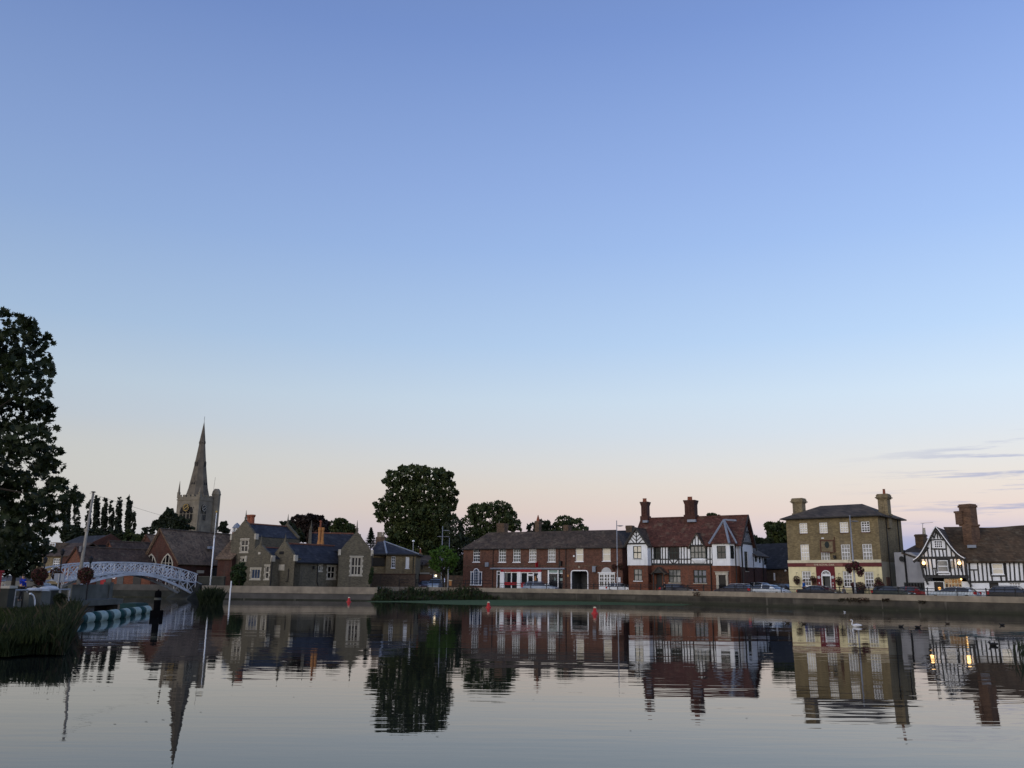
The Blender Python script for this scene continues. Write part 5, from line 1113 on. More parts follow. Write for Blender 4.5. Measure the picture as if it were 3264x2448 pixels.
# lower cross roof at its right end
q0, q1 = sd.P(Z(740, 1005), 2.8), sd.P(Z(855, 1085), 2.8)
f2 = Fr(plan(Z2(735, 1350)[0], 117), plan(Z2(862, 1350)[0], 116), ZR0)
z1, z2 = f2.P(Z(800, 1230))[1], f2.P(Z(780, 1002), 4)[1]
MB().slab([(-.3, -.3, z1), (f2.L, -.3, z1), (f2.L-.6, 4, z2-.8), (-.3, 4, z2)], .15).slab([(-.3, 8, z1), (f2.L, 8, z1), (f2.L-.6, 4, z2-.8), (-.3, 4, z2)], .15).o('annex_roof', 'tile_hall', B_, f2)
MB().box(0, f2.L-.2, 0, 8, -.5, z1).o('annex_wall', 'brick_hall', B_, f2)
g = Fr(plan(Z2(585, 1400)[0], 112), plan(Z2(800, 1400)[0], 111), ZR0); zt = g.P(Z(680, 1375))[1]
W = thing('garden_wall', 'dim low yard wall in front of brick hall beside white flagpole', 'wall', g.M)
MB().box(0, g.L, 0, .3, -.4, zt).o('wall_face', 'concrete_dark', W, g); MB().box(-.03, g.L+.03, -.04, .34, zt+.002, zt+.08).o('wall_cap', 'concrete', W, g)

# --- lead roofed bell turret beyond the school
f = Fr(plan(Z2(825, 1000)[0], 128), plan(Z2(890, 1000)[0], 128), ZR0); a = f.P(Z2(858, 932)); c = f.P(Z2(822, 975)); e_ = f.P(Z2(845, 1010))
W = thing('bell_turret', 'small open bell turret with pale lead cap above hall roof', 'turret', f.M)
k = f.L/2
MB().lathe([(k*1.25, c[1]), (k*1.1, c[1]+.1), (k*.7, c[1]+(a[1]-c[1])*.6), (k*.35, c[1]+(a[1]-c[1])*.85), (.03, a[1])], 8, (k, k, 0)).o('turret_roof', 'lead', W, f)
b = MB()
for i in range(8): x, y = k+k*.85*cos(2*pi*i/8), k+k*.85*sin(2*pi*i/8); b.box(x-.08, x+.08, y-.08, y+.08, e_[1]-1, c[1])
b.o('post', 'white_dim', W, f); MB().box(.1, 2*k-.1, .1, 2*k-.1, -.5, e_[1]).o('base', 'brick_garden', W, f)

# --- church with tower and spire
ECH = Vector((cos(radians(-18.6)), sin(radians(-18.6))))
A = plan(Z2(406, 900)[0], 240, 1660); f = Fr(A, A+ECH*8, ZR0); Z = Z2
sR = f.P(Z(596, 800))[0]
T_ = thing('church', 'stone church tower with golden clock and tall pointed spire', 'church', f.M)
W_ = sR; zp = f.P(Z(500, 722))[1]; zs = f.P(Z(500, 745))[1]
mw = rect(f, Z, 440, 792, 552, 915)
MB().wall(0, W_, -.5, zp, [(mw[0], mw[1], mw[2], mw[3]-.6)], rev=.5).poly([(W_, 0, -.5), (W_, W_, -.5), (W_, W_, zp), (W_, 0, zp)]).poly([(0, 0, -.5), (0, W_, -.5), (0, W_, zp), (0, 0, zp)]).poly([(0, W_, -.5), (W_, W_, -.5), (W_, W_, zp), (0, W_, zp)]).poly([(0, 0, zp-.6), (W_, 0, zp-.6), (W_, W_, zp-.6), (0, W_, zp-.6)]).o('tower', 'stone_church', T_, f)
b = MB().box(-.15, W_+.15, -.15, W_+.15, zs-.2, zs+.1)
for i in range(5):
    x = W_*(i+.15)/5; b.box(x, x+W_*.12, -.02, .35, zp+.002, zp+.55); b.box(W_-.33, W_+.02, x, x+W_*.12, zp+.002, zp+.55)
b.o('parapet', 'stone_church', T_, f)
for q_, ff in ((mw, f), (None, f.sub(W_, 0, W_, W_))):
    if q_ is None: q_ = rect(ff, Z, 606, 800, 655, 915); q_ = (q_[0], q_[1], q_[2], q_[3])
    b = MB(); w = (q_[1]-q_[0]); n = 3 if ff is f else 2
    for k in range(2):
        x0 = q_[0]+w*k/2; xm = x0+w/4; r_ = w/4
        ac = [(xm+r_*1.0*cos(t_), q_[3]-r_*1.6+r_*1.5*sin(t_)) for t_ in [pi*i/8 for i in range(9)]]
        for p, p2 in zip(ac, ac[1:]): b.bar(p, p2, .22, -.08, .1)
        b.bar((xm, q_[2]), (xm, q_[3]-.4), .16, -.05, .1)
        b.bar((x0, (q_[2]+q_[3])/2-.3), (x0+w/2, (q_[2]+q_[3])/2-.3), .14, -.05, .1)
    for x in (q_[0], (q_[0]+q_[1])/2, q_[1]): b.bar((x, q_[2]), (x, q_[3]-r_*1.6), .24, -.08, .1)
    o = b.o('belfry_window', 'stone_church', T_, ff)
    MB().box(q_[0], q_[1], -.04 if ff is not f else .2, -.003 if ff is not f else .25, q_[2], q_[3]-r_*1.6).o('louvre', 'dark', o, ff); MB().box(q_[0]+.1, q_[1]-.1, -.06, -.01, q_[3]-r_*1.6, q_[3]-.5).o('louvre', 'dark', o, ff)
    cxp = ff.P(Z(497, 812)) if ff is f else ff.P(Z(634, 815)); R0 = 1.15
    R0 = (ff.P(Z(497, 780))[1]-ff.P(Z(497, 843))[1])/2
    circ = lambda rr, n=24: [(cxp[0]+rr*cos(2*pi*i/n), cxp[1]+rr*sin(2*pi*i/n)) for i in range(n)]
    c_ = MB().prism(circ(R0), -.3, -.12).o('clock', 'clock', T_, ff)
    b = MB()
    for i in range(12):
        t_ = 2*pi*i/12; u = (cos(t_), sin(t_)); b.bar((cxp[0]+u[0]*R0*.68, cxp[1]+u[1]*R0*.68), (cxp[0]+u[0]*R0*.94, cxp[1]+u[1]*R0*.94), .22, -.34, -.301)
    gm_ = 'gold' if ff is f else 'stone_pale'
    b.o('numerals', gm_, c_, ff)
    t_ = radians(32); MB().bar((cxp[0]-R0*.9*cos(t_), cxp[1]-R0*.9*sin(t_)), (cxp[0]+R0*.85*cos(t_), cxp[1]+R0*.85*sin(t_)), .16, -.38, -.341).o('clock_hands', gm_, c_, ff)
# buttress on the front corner, stair turret on the far right corner, pinnacles
b = MB().box(W_-.9, W_+.5, -.7, -.002, -.5, mw[2]+1.6).box(W_+.002, W_+.7, -.2, .9, -.5, mw[2]+1.6); b.o('buttress', 'stone_church', T_, f)
s2 = f.sub(W_, 0, W_, W_); tq = s2.P(Z(712, 705)); tr = .95*(s2.P(Z(740, 720))[0]-s2.P(Z(690, 720))[0])/2*.72; tz = s2.P(Z(714, 660))[1]
cx_, cy_ = W_+.3, W_-.1
MB().lathe([(1.2, -.5), (1.2, tq[1]-.1), (1.32, tq[1]), (1.32, tq[1]+.2), (1.24, tq[1]+.25), (1.1, tq[1]+1.0), (.65, tq[1]+1.7), (.12, tz-.4), (.2, tz-.25), (.02, tz)], 8, (cx_-.35, cy_, 0), ph=pi/8).o('stair_turret', 'stone_church', T_, f)
MB().tube([(cx_-1.5, cy_, tq[1]), (cx_-1.2, cy_, s2.P(Z(707, 555))[1])], .035, 5).o('lightning_rod', 'iron', T_, f)
for x, y in ((.15, .15), (W_-.1, .1), (.15, W_-.2)): MB().lathe([(.42, zp-.4), (.42, zp+1), (.5, zp+1.1), (.3, zp+1.3), (.03, zp+(4.4 if x < 1 and y < 1 else 2.6))], 4, (x, y, 0), ph=pi/4).o('pinnacle', 'stone_church', T_, f)
tip = f.P(Z(632, 118), W_/2)
hS = tip[1]-zp; zb2 = f.P(Z(520, 655), W_/2)[1]
m = W_/2
def octo(r, z): return [(m+r*cos(pi/8+2*pi*i/8), m+r*sin(pi/8+2*pi*i/8), z) for i in range(8)]
rb = W_/2*.92; z_top = tip[1]
def rad(z): return .72*rb*(z_top-z)/(z_top-zb2)+.05
ring0 = []
for i in range(8):
    a_ = pi/8+2*pi*i/8; k = 1/max(abs(cos(a_)), abs(sin(a_))); ring0.append((m+(m-.3)*cos(a_)*k*.98, m+(m-.3)*sin(a_)*k*.98, zp-.5))
zz = [zb2, f.P(Z(560, 470), m)[1], f.P(Z(600, 290), m)[1], f.P(Z(600, 272), m)[1], tip[1]]
MB().rings([ring0, octo(rad(zz[0])*1.08, zz[0]), octo(rad(zz[1]), zz[1]), octo(rad(zz[2])*1.0, zz[2]), octo(rad(zz[2])*1.0+.16, zz[2]+.1), octo(rad(zz[3])*.98+.1, zz[3]), octo(.06, zz[4])]).o('spire', 'stone_spire', T_, f)
MB().tube([(m, m, tip[1]-.3), (m, m, f.P(Z(637, 70), m)[1])], .05, 5).o('weather_vane', 'iron', T_, f)
for lev, (px0, py0) in enumerate(((538, 632), (568, 458), (597, 283))):
    zc = f.P(Z(px0, py0), m)[1]; rr_ = rad(zc)
    for i in range(8):
        if i % 2: continue
        a_ = 2*pi*i/8+pi/2*0; w = (1.7, 1.15, .7)[lev]; h = (2.9, 2.0, 1.0)[lev]; d_ = rr_*cos(pi/8)
        mm = f.M @ Matrix.Translation((m, m, zc)) @ Matrix.Rotation(a_+pi/2, 4, 'Z') @ Matrix.Translation((0, -d_, 0))
        o = MB().prism([(-w/2, -h/2), (w/2, -h/2), (w/2, h*.2), (0, h*.62), (-w/2, h*.2)], -.12-.12*lev*0, .9).o('spire_light', 'stone_spire', T_, mm)
        b = MB()
        for k in (-1, 1): b.prism([(k*w*.22-w*.14, -h*.42), (k*w*.22+w*.14, -h*.42), (k*w*.22+w*.14, h*.1), (k*w*.22, h*.3), (k*w*.22-w*.14, h*.1)], -.16, -.121)
        b.o('opening', 'dark', o, mm)

# --- cottages behind the bridge
def cottage(x0, d0, ex, a0, a1, ap, zr_end, wall, roof, name, label, Zc=Z1, LH=9, verge='brick_hall'):
    f = oblique(x0, d0, ex=ex); r = thing(name, label, 'building', f.M)
    a, c, p = f.P(Zc(*a0)), f.P(Zc(*a1)), f.P(Zc(*ap)); zg = min(a[1], c[1])
    MB().prism([(a[0], -.6), (c[0], -.6), (c[0], zg), (p[0], p[1]-.05), (a[0], zg)], 0, .25).o('gable_wall', wall, r, f)
    MB().box(a[0]+.02, c[0]-.02, .26, LH, -.6, zg).o('wall', wall, r, f)
    gable_roof(f, r, a[0], c[0], -.12, LH, zg, p[1]+.05, roof, .3, ridge='tile_brown', sm=p[0])
    b = MB(); b.bar((a[0]-.3, zg-.3), (p[0], p[1]+.08), .16, -.2, -.122); b.bar((c[0]+.3, zg-.3), (p[0], p[1]+.08), .16, -.2, -.122); b.o('verge', verge, r, f)
    return f, r
EX2 = Vector((.80, -.60)).normalized()
f, C1 = cottage(Z1(668, 1000)[0], 112, EX2, (665, 1030), (905, 1030), (815, 812), None, 'brick_orange', 'tile_dim', 'brick_cottage', 'orange brick gabled cottage behind the wooden pole and bridge', LH=12)
f, C2 = cottage(Z1(1110, 900)[0], 126, EX2, (1090, 900), (1265, 960), (1160, 750), None, 'brick_orange', 'tile_dim', 'brick_cottage', 'second orange brick gabled cottage nearer the church hall', LH=14)
f, C3 = cottage(Z2(130, 1100)[0], 140, EX2, (115, 1135), (240, 1100), (172, 1035), None, 'brick_hall', 'tile_hall', 'brick_cottage', 'brown roofed cottage peeping behind the pointed window hall', LH=10, Zc=Z2)
# doors and walls glimpsed beneath the bridge
f = Fr(plan(ZT(1150, 900)[0], 110.5), plan(ZT(2200, 900)[0], 109), ZR0); Z = ZT
Lw = thing('brick_outhouse', 'low brick outhouse with grey and red doors seen under the bridge', 'building', f.M)
zt = f.P(Z(1600, 760))[1]; MB().box(0, f.L, 0, 2, -.5, zt).o('wall', 'brick_orange', Lw, f)
for x0, x1, m in ((1130, 1370, 'grey_door'), (1375, 1460, 'red'), (1465, 1555, 'grey_door'), (1650, 1755, 'grey_door'), (1920, 2050, 'dark_door')):
    q = rect(f, Z, x0, 840, x1, 975); MB().box(q[0], q[1], -.06, -.002, -.4, zt-.3).o('door', m, Lw, f)
window(f, Lw, rect(f, Z, 1580, 830, 1620, 868), 1, 1, flush=True, sill=0)
MB().slab([(-.3, -.4, zt), (f.L+.3, -.4, zt), (f.L+.3, 2.2, zt+.7), (-.3, 2.2, zt+.7)], .12).o('roof', 'tile_hall', Lw, f)
# terrace with white windows
f = Fr(plan(ZT(180, 900)[0], 120), plan(ZT(780, 900)[0], 116), ZR0)
Y_ = thing('old_cottage', 'old brown roofed cottage with white windows behind the left flower baskets', 'building', f.M)
ze = f.P(Z(400, 485))[1]; zr = f.P(Z(500, 275), 3)[1]; LL = f.L
hs = [rect(f, Z, 255, 520, 345, 640), rect(f, Z, 565, 525, 680, 695)]
for h in hs: window(f, Y_, h, 3, 4, bw=.06)
MB().wall(0, LL, -.6, ze, hs).poly([(LL, 0, -.6), (LL, 6, -.6), (LL, 6, ze), (LL, 0, ze)]).o('wall', 'brick_buff', Y_, f); MB().box(.2, LL-.2, .6, .65, 0, ze-.1).o('inner_wall', 'dark', Y_, f)
q = rect(f, Z, 690, 490, 790, 800); MB().box(q[0], q[1]+.5, -.04, -.002, -.5, ze-.01).o('brick_end', 'brick_hall', Y_, f)
rf = MB().slab([(-.4, -.3, ze), (LL+.4, -.3, ze), (LL+.4, 3, zr), (-.4, 3, zr)], .15).slab([(-.4, 6.3, ze), (LL+.4, 6.3, ze), (LL+.4, 3, zr), (-.4, 3, zr)], .15).o('roof', 'tile_dim', Y_, f)
for x0, y0, x1, y1 in ((470, 280, 528, 330), (530, 270, 622, 400)):
    q = rect(f, Z, x0, y0, x1, y1, 1); fd = f.sub(-0, .9, LL, .9); MB().box(q[0]-.05, q[1]+.05, 1.0, 2.8, q[2]-.05, q[3]+.1).o('dormer', 'tile_hall', Y_, f); window(fd, Y_, q, 2, 2 if y1 < 350 else 3, flush=True)
f = Fr(plan(ZT(640, 900)[0], 132), plan(ZT(1180, 900)[0], 128), ZR0)
Y2 = thing('brick_house', 'brown brick house with white bargeboard rising behind the old cottage', 'building', f.M)
ze = f.P(Z(800, 298))[1]; zr = f.P(Z(850, 155), 3)[1]; LL = f.L
hs = [rect(f, Z, 745, 322, 788, 375), rect(f, Z, 845, 325, 960, 480)]
window(f, Y2, hs[0], 1, 1, bw=.06); window(f, Y2, hs[1], 2, 2, bw=.1)
q = rect(f, Z, 800, 318, 830, 505); MB().box(q[0], q[1], -.1, -.002, q[2], q[3]).o('white_post', 'white', Y2, f)
MB().wall(0, LL, -.6, ze, hs).o('wall', 'brick_hall', Y2, f); MB().box(0, LL, .9, 6, -.6, ze-.02).o('inner_wall', 'dark', Y2, f)
MB().slab([(-.3, -.3, ze), (LL-1, -.3, ze), (LL-1, 3, zr), (-.3, 3, zr)], .15).slab([(-.3, 6.3, ze), (LL-1, 6.3, ze), (LL-1, 3, zr), (-.3, 3, zr)], .15).o('roof', 'slate_dark', Y2, f)
fg = f.sub(LL-1, -.2, LL-.2, 6.2); MB().prism([(0, -.6), (fg.L, -.6), (fg.L, ze), (fg.L/2, zr+.2), (0, ze)], 0, .3).o('gable_wall', 'brick_hall', Y2, fg)

# --- white bridge
f = Fr(plan(132, 80), plan(645, 105.5), 0); Z = ZB
Br = thing('footbridge', 'white arched timber footbridge with lattice railings over the water', 'bridge', f.M)
def curve(pts): return [f.P(Z(*p)) for p in pts]
def interp(c, s):
    for p, q in zip(c, c[1:]):
        if s <= q[0]: 
            t = (s-p[0])/(q[0]-p[0]); return p[1]+(q[1]-p[1])*t
    return c[-1][1]
def smooth(c, n=28):
    out = []; k = len(c)
    import bisect
    s0, s1 = c[0][0], c[-1][0]
    # natural smoothing by a quadratic-ish Catmull-Rom resample
    P_ = [c[0]]+c+[c[-1]]
    for i in range(1, len(P_)-2):
        for j in range(6):
            t = j/6; p0, p1, p2, p3 = P_[i-1:i+3]
            out.append(tuple(.5*((2*p1[m])+(-p0[m]+p2[m])*t+(2*p0[m]-5*p1[m]+4*p2[m]-p3[m])*t*t+(-p0[m]+3*p1[m]-3*p2[m]+p3[m])*t**3) for m in (0, 1)))
    return out+[c[-1]]
top = smooth(curve([(0, 553), (150, 500), (300, 466), (500, 437), (700, 420), (1000, 408), (1200, 411), (1500, 428), (1750, 467), (2000, 536), (2120, 578)]))
deck = smooth(curve([(0, 700), (285, 665), (430, 642), (640, 606), (900, 565), (1200, 552), (1500, 580), (1800, 642), (2095, 695)]))
arc_ = smooth(curve([(420, 755), (550, 700), (720, 650), (900, 612), (1200, 576), (1500, 606), (1800, 722), (2095, 878)]))
sL, sR_ = f.P(Z(285, 660))[0], f.P(Z(2095, 690))[0]; NP = 13
WD = 1.7
for d0 in (0, WD):
    b = MB()
    for p, q in zip(top, top[1:]): b.bar(p, q, .11, d0-.06, d0+.06)
    b.o('handrail', 'bridge_white', Br, f)
    b = MB()
    for p, q in zip(deck, deck[1:]):
        if p[0] > sL-1.5: b.bar(p, q, .17, d0-.05, d0+.05)
    b.o('deck_beam', 'bridge_white', Br, f)
    b = MB()
    for p, q in zip(arc_, arc_[1:]): b.bar(p, q, .24, d0-.08, d0+.08)
    b.o('arch_rib', 'bridge_white', Br, f)
    lat = MB(); k = (sR_-sL)/NP
    for i in range(-2, NP+1):
        s = sL+k*i; zt, zb_ = interp(top, s), interp(deck, s)
        if i >= 0: lat.box(s-.05, s+.05, d0-.05, d0+.05, zb_ if i >= 0 else interp(top, s)-.8, zt)
        if i < NP and i >= 0:
            s2 = s+k; zt2, zb2_ = interp(top, s2), interp(deck, s2)
            T0, T1, B0, B1 = (s, zt), (s2, zt2), (s, zb_), (s2, zb2_)
            mid = lambda p, q, t: (p[0]+(q[0]-p[0])*t, p[1]+(q[1]-p[1])*t)
            if i >= 0 or d0 == 0:
                lat.bar(B0, T1, .085, d0-.02, d0+.02); lat.bar(T0, B1, .085, d0+.022, d0+.06)
                flip = i % 2
                for t in (.33, .66):
                    if flip: lat.bar(mid(B0, B1, t), mid(T1, B1, t), .07, d0-.02, d0+.018); lat.bar(mid(B0, T0, 1-t), mid(T0, T1, t), .07, d0-.02, d0+.018)
                    else: lat.bar(mid(B1, B0, t), mid(T0, B0, t), .07, d0+.024, d0+.058); lat.bar(mid(B1, T1, 1-t), mid(T1, T0, t), .07, d0+.024, d0+.058)
    lat.o('lattice', 'bridge_white', Br, f)
    sp = MB()
    for i in range(0, NP+1):
        s = sL+k*i; za, zd = interp(arc_, s), interp(deck, s)
        if s < arc_[0][0]: continue
        if zd-za > .12:
            sp.box(s-.05, s+.05, d0-.04, d0+.04, za, zd)
            if i < NP:
                s2 = min(s+k, arc_[-1][0]); sp.bar((s, za), (s2, interp(deck, s2)), .07, d0-.03, d0+.005); sp.bar((s, zd), (s2, interp(arc_, s2)), .07, d0+.008, d0+.04)
    sp.o('spandrel_brace', 'bridge_white', Br, f)
b = MB()
for p, q in zip(deck, deck[1:]):
    if p[0] < sL-.8: continue
    b.hexa([(p[0], .06, p[1]-.03), (q[0], .06, q[1]-.03), (q[0], WD-.06, q[1]-.03), (p[0], WD-.06, p[1]-.03), (p[0], .06, p[1]+.05), (q[0], .06, q[1]+.05), (q[0], WD-.06, q[1]+.05), (p[0], WD-.06, p[1]+.05)])
b.o('deck', 'white_dim', Br, f)
# masonry ramp at the right foot
g = MB(); s = sR_
g.prism([(s-3.6, -.6), (s+.5, -.6), (s+3.5, 1.3), (s+3.5, -.6), (s+6, -.6), (s+6, 1.6), (s, interp(deck, s)-.2), (s-.6, .3)], -.3, WD+.3) if False else g.prism([(s-2.8, -.6), (s+5, -.6), (s+5, 1.5), (s+.1, interp(deck, s)-.15), (s-.2, .9), (s-2.2, .12)], -.5, WD+.5)
o = g.o('bridge_abutment', 'concrete_dark', None, f); tag(o, 'stone abutment under right end of white footbridge', 'abutment')
p = f.P(Z(2095, 690)); q = f.P(Z(2230, 745)); 
for d0 in (0, WD): MB().tube([(p[0], d0, p[1]+.1), (q[0], d0, q[1])], .05, 6).o('ramp_rail', 'white_dim', Br, f)

# --- concrete sluice, railings and the wooden pole
def zat(y, x, depth): return at(x, y, depth).z
f = Fr(plan(226, 60), plan(353, 66), 0); Z = ZL; r = lambda *a: rect(f, Z, *a)
SL = thing('sluice', 'concrete sluice with grey panel front and dark culvert at the water', 'sluice', f.M)
q = r(722, 262, 1115, 408); MB().box(q[0], q[1], 0, .3, q[2], q[3]).o('panel', 'concrete', SL, f)
q2 = r(700, 412, 1130, 470); MB().box(q2[0]-.3, q2[1], -.8, .6, q2[2], q2[3]).o('ledge', 'concrete', SL, f)
q3 = r(880, 470, 1115, 520); b = MB().wall(q2[0]-.3, q2[1]-.1, -.8, q2[2]-.003, [(q3[0], q3[1], -.3, q3[3])], -.5, .9); b.poly([(q2[1]-.1, -.5, -.8), (q2[1]-.1, 3, -.8), (q2[1]-.1, 3, q2[2]), (q2[1]-.1, -.5, q2[2])]).o('front_wall', 'wall_mid', SL, f)
MB().box(q3[0]-.1, q3[1]+.1, .35, .4, -.8, q3[3]+.1).o('culvert', 'dark', SL, f)
q = r(700, 395, 1115, 412); MB().tube([(q[0], -.4, q[2]), (q[1], -.4, q[2])], .04, 6).tube([(r(785, 415, 790, 530)[0], -.55, .1), (r(785, 415, 790, 530)[0], -.55, q2[3])], .08, 6).o('pipe', 'iron', SL, f)
q = r(1090, 240, 1130, 410); MB().box(q[0], q[1]-.1, -.1, .4, q2[3]+.002, q[3]).o('pier', 'concrete', SL, f)
p0, p1 = at(*ZL(760, 415), 63), at(285, 1570, 64.5); p1.x = p0.x+(p1.x-p0.x)*.55
pl_ = thing('wooden_pole', 'tall weathered wooden pole leaning beside the concrete sluice', 'pole')
MB().tube([(p0.x, p0.y, .4), tuple(p0.lerp(p1, .5)), tuple(p1)], [.14, .11, .08], 12).o('shaft', 'wood_pole', pl_, None, True)
MB().lathe([(.10, 0), (.2, .04), (.1, .09)], 10, tuple(p1)).o('pole_cap', 'iron', pl_)
m_ = p0.lerp(p1, .46); MB().box(m_.x-.26, m_.x-.1, m_.y-.2, m_.y-.1, m_.z-.2, m_.z+.2).o('box', 'cloth_grey', pl_)
m_ = p0.lerp(p1, .64); MB().lathe([(.11, -.08), (.14, 0), (.11, .08)], 10, tuple(m_)).box(m_.x-.2, m_.x-.08, m_.y-.05, m_.y+.05, m_.z-.15, m_.z+.1).o('collar', 'wood_pole', pl_)

# walkway blocks, rails and covers on the near bank
f = Fr(plan(12, 47), plan(225, 54), .45); Z = ZL; r = lambda *a: rect(f, Z, *a)
RL = thing('walkway_railing', 'thin grey railing along the walkway on the left bank', 'railing', f.M)
zt = f.P(Z(350, 318))[1]; z2 = f.P(Z(350, 268))[1]
MB().tube([(.0, 0, zt), (f.L, 0, zt)], .05, 6).o('rail', 'steel', RL, f); MB().tube([(.8, 4, z2), (f.L, 4, z2+.2)], .05, 6).o('rail', 'steel', RL, f)
for i in range(7): x = f.L*i/6; MB().tube([(x, 0, -.4), (x, 0, zt)], .05, 6).o('post', 'steel', RL, f); MB().tube([(max(x, .8), 4, -.4), (max(x, .8), 4, z2)], .04, 6).o('post', 'steel', RL, f)
WB = thing('walkway_wall', 'broken stone and concrete wall below the railing on left bank', 'wall', f.M)
q = r(430, 325, 700, 470); b = MB().box(q[0], q[1]-.8, .3, 1.2, -.5, q[3]); b.o('wall_face', 'concrete_dark', WB, f)
q = r(180, 250, 560, 330); MB().box(q[0]-2, q[1], 5, 6, -.5, q[3]).o('wall_face', 'concrete_dark', WB, f)
q = r(195, 330, 250, 460); b = MB()
for i in range(4): b.box(q[0]-.4+.1*i, q[0]+.5+.1*i, .35+.5*i, .95+.5*i, -.4, q[2]+.35+.3*i)
b.o('step', 'concrete', WB, f)
for x0, x1, x2 in ((275, 340, 440),):
    q = r(x0, 296, x1, 322); q2 = r(346, 296, x2, 328)
    CV = thing('sluice_gear', 'white weatherproof cover over winding gear on the railing', 'cover', f.M)
    MB().rings([[(x, y*.35*k-.1, q2[2]+(q2[3]-q2[2])*zz) for y, zz in ((-1, 0), (-1, .7), (-.5, 1), (.5, 1), (1, .7), (1, 0))] for x, k in ((q2[0], 1), (q2[1]-.2, 1), (q2[1], .5))]).o('hood', 'white_dim', CV, f)
    MB().rings([[(x, y*.3*k-.1, q[2]+(q[3]-q[2])*zz*k) for y, zz in ((-1, 0), (-1, .7), (-.5, 1), (.5, 1), (1, .7), (1, 0))] for x, k in ((q[0], .4), (q[0]+.3, 1), (q[1], 1))]).o('spout', 'white_dim', CV, f)
    q = r(345, 330, 440, 440); MB().box(q[0], q[1], -.4, .2, -.4, q[3]).o('stand', 'concrete', CV, f)
q = r(255, 335, 320, 460); SH = thing('curved_guard', 'grey curved metal guard standing in long grass', 'guard', f.M)
MB().rings([[(q[0]+(q[1]-q[0])*k*1.0, -.2, q[3]-.1-(q[3]-q[2])*(1-sqrt(max(0, 1-k*k)))), (q[0]+(q[1]-q[0])*k, .1, q[3]-(q[3]-q[2])*(1-sqrt(max(0, 1-k*k)))), (q[0]+(q[1]-q[0])*k, .1, -.4), (q[0]+(q[1]-q[0])*k, -.2, -.4)] for k in [i/8 for i in range(9)]]).o('plate', 'concrete', SH, f)
MB().tube([(q[0]+(q[1]-q[0])*k, -.22, q[3]-.1-(q[3]-q[2])*(1-sqrt(max(0, 1-k*k)))) for k in [i/8 for i in range(9)]], .05, 6).o('rim', 'white', SH, f)
q = r(622, 278, 760, 312); CB = thing('rowing_boat', 'upturned pale dinghy lying on walkway beside the wooden pole', 'boat', f.M)
n = 8; MB().rings([[(q[0]+(q[1]-q[0])*k, 1.2+.45*sin(pi*(.15+.7*k))*cos(pi*j/n), q[2]+(q[3]-q[2])*(.3+.7*sin(pi*(.15+.7*k)))*sin(pi*j/n)) for j in range(n+1)] for k in [i/7 for i in range(8)]]).o('hull', 'white_dim', CB, f, True)
MB().tube([(q[0], 1.2, q[2]+(q[3]-q[2])*.7), ((q[0]+q[1])/2, 1.2, q[3]+.03), (q[1], 1.2, q[2]+(q[3]-q[2])*.7)], .03, 6).o('keel', 'steel', CB, f)
p = at(*ZL(65, 285), 44); PO = thing('stone_post', 'squat grey post with pale cap at the left end of railing', 'post')
MB().box(p.x-.3, p.x+.3, p.y-.3, p.y+.3, .2, p.z-.08).o('shaft', 'concrete_dark', PO); MB().box(p.x-.36, p.x+.36, p.y-.36, p.y+.36, p.z-.078, p.z+.05).o('post_cap', 'stone_pale', PO)
p = at(*ZL(16, 140), 40); q = at(*ZL(16, 340), 40); p.x -= .32; RB = thing('lifebuoy_stand', 'red lifebuoy cabinet at the left edge of the bank', 'lifebuoy')
MB().box(p.x-.55, p.x+.28, p.y-.15, p.y+.15, q.z, p.z).box(p.x-.6, p.x+.33, p.y-.2, p.y+.2, p.z, p.z+.08).o('cabinet', 'red', RB); MB().tube([(p.x-.15, p.y, .2), (p.x-.15, p.y, q.z)], .09, 8).o('post', 'iron', RB)
MB().lathe([(.3, -.2), (.38, -.19), (.38, -.16), (.3, -.15)], 16).o('ring', 'white_dim', RB, Matrix.Translation((p.x-.13, p.y, (p.z+q.z)/2)) @ Matrix.Rotation(-pi/2, 4, 'X') @ Matrix.Translation((0, 0, .34)) )
p = at(*ZL(598, 215), 62); SG = thing('sign_board', 'blank grey sign board on post by the bridge steps', 'sign')
q = [at(*ZL(a, c), 62) for a, c in ((552, 150), (655, 150), (552, 232))]
MB().box(q[0].x, q[1].x, p.y-.04, p.y+.04, q[2].z, q[0].z).o('board', 'lead', SG); MB().tube([(p.x, p.y-.08, .3), (p.x, p.y-.08, q[0].z)], .05, 6).tube([(q[1].x-.2, p.y+.1, .3), (q[1].x-.2, p.y+.1, q[0].z)], .05, 6).o('post', 'steel', SG)

# --- white flagpole and marker post
p = at(*Z2(688, 1450), 106); q = at(*Z2(744, 845), 106); q.x = p.x+(q.x-p.x)*.25
FP = thing('flagpole', 'tall white flagpole with gold ball behind the pale quay wall', 'flagpole')
m_ = p.lerp(q, .66)
MB().tube([(p.x, p.y, ZR0-.2), tuple(m_)], [.09, .075], 10).o('lower_mast', 'white', FP, None, True); MB().tube([tuple(m_), tuple(q)], [.05, .035], 10).o('upper_mast', 'white', FP, None, True)
MB().ball(tuple(q), .13).o('ball', 'gold', FP, None, True); MB().lathe([(.11, -.18), (.12, 0), (.11, .12)], 10, tuple(m_)).o('collar', 'white_dim', FP)
p = gp(732, 1912); q = at(737, 1852, p.y)
MP = thing('marker_post', 'white depth marker post standing in water before the pale quay wall', 'post')
MB().box(p.x-.065, p.x+.055, p.y-.06, p.y+.06, -.6, q.z*.62).o('lower_post', 'white', MP); MB().box(p.x-.045, p.x+.075, p.y-.055, p.y+.055, q.z*.62, q.z).o('upper_post', 'white', MP)
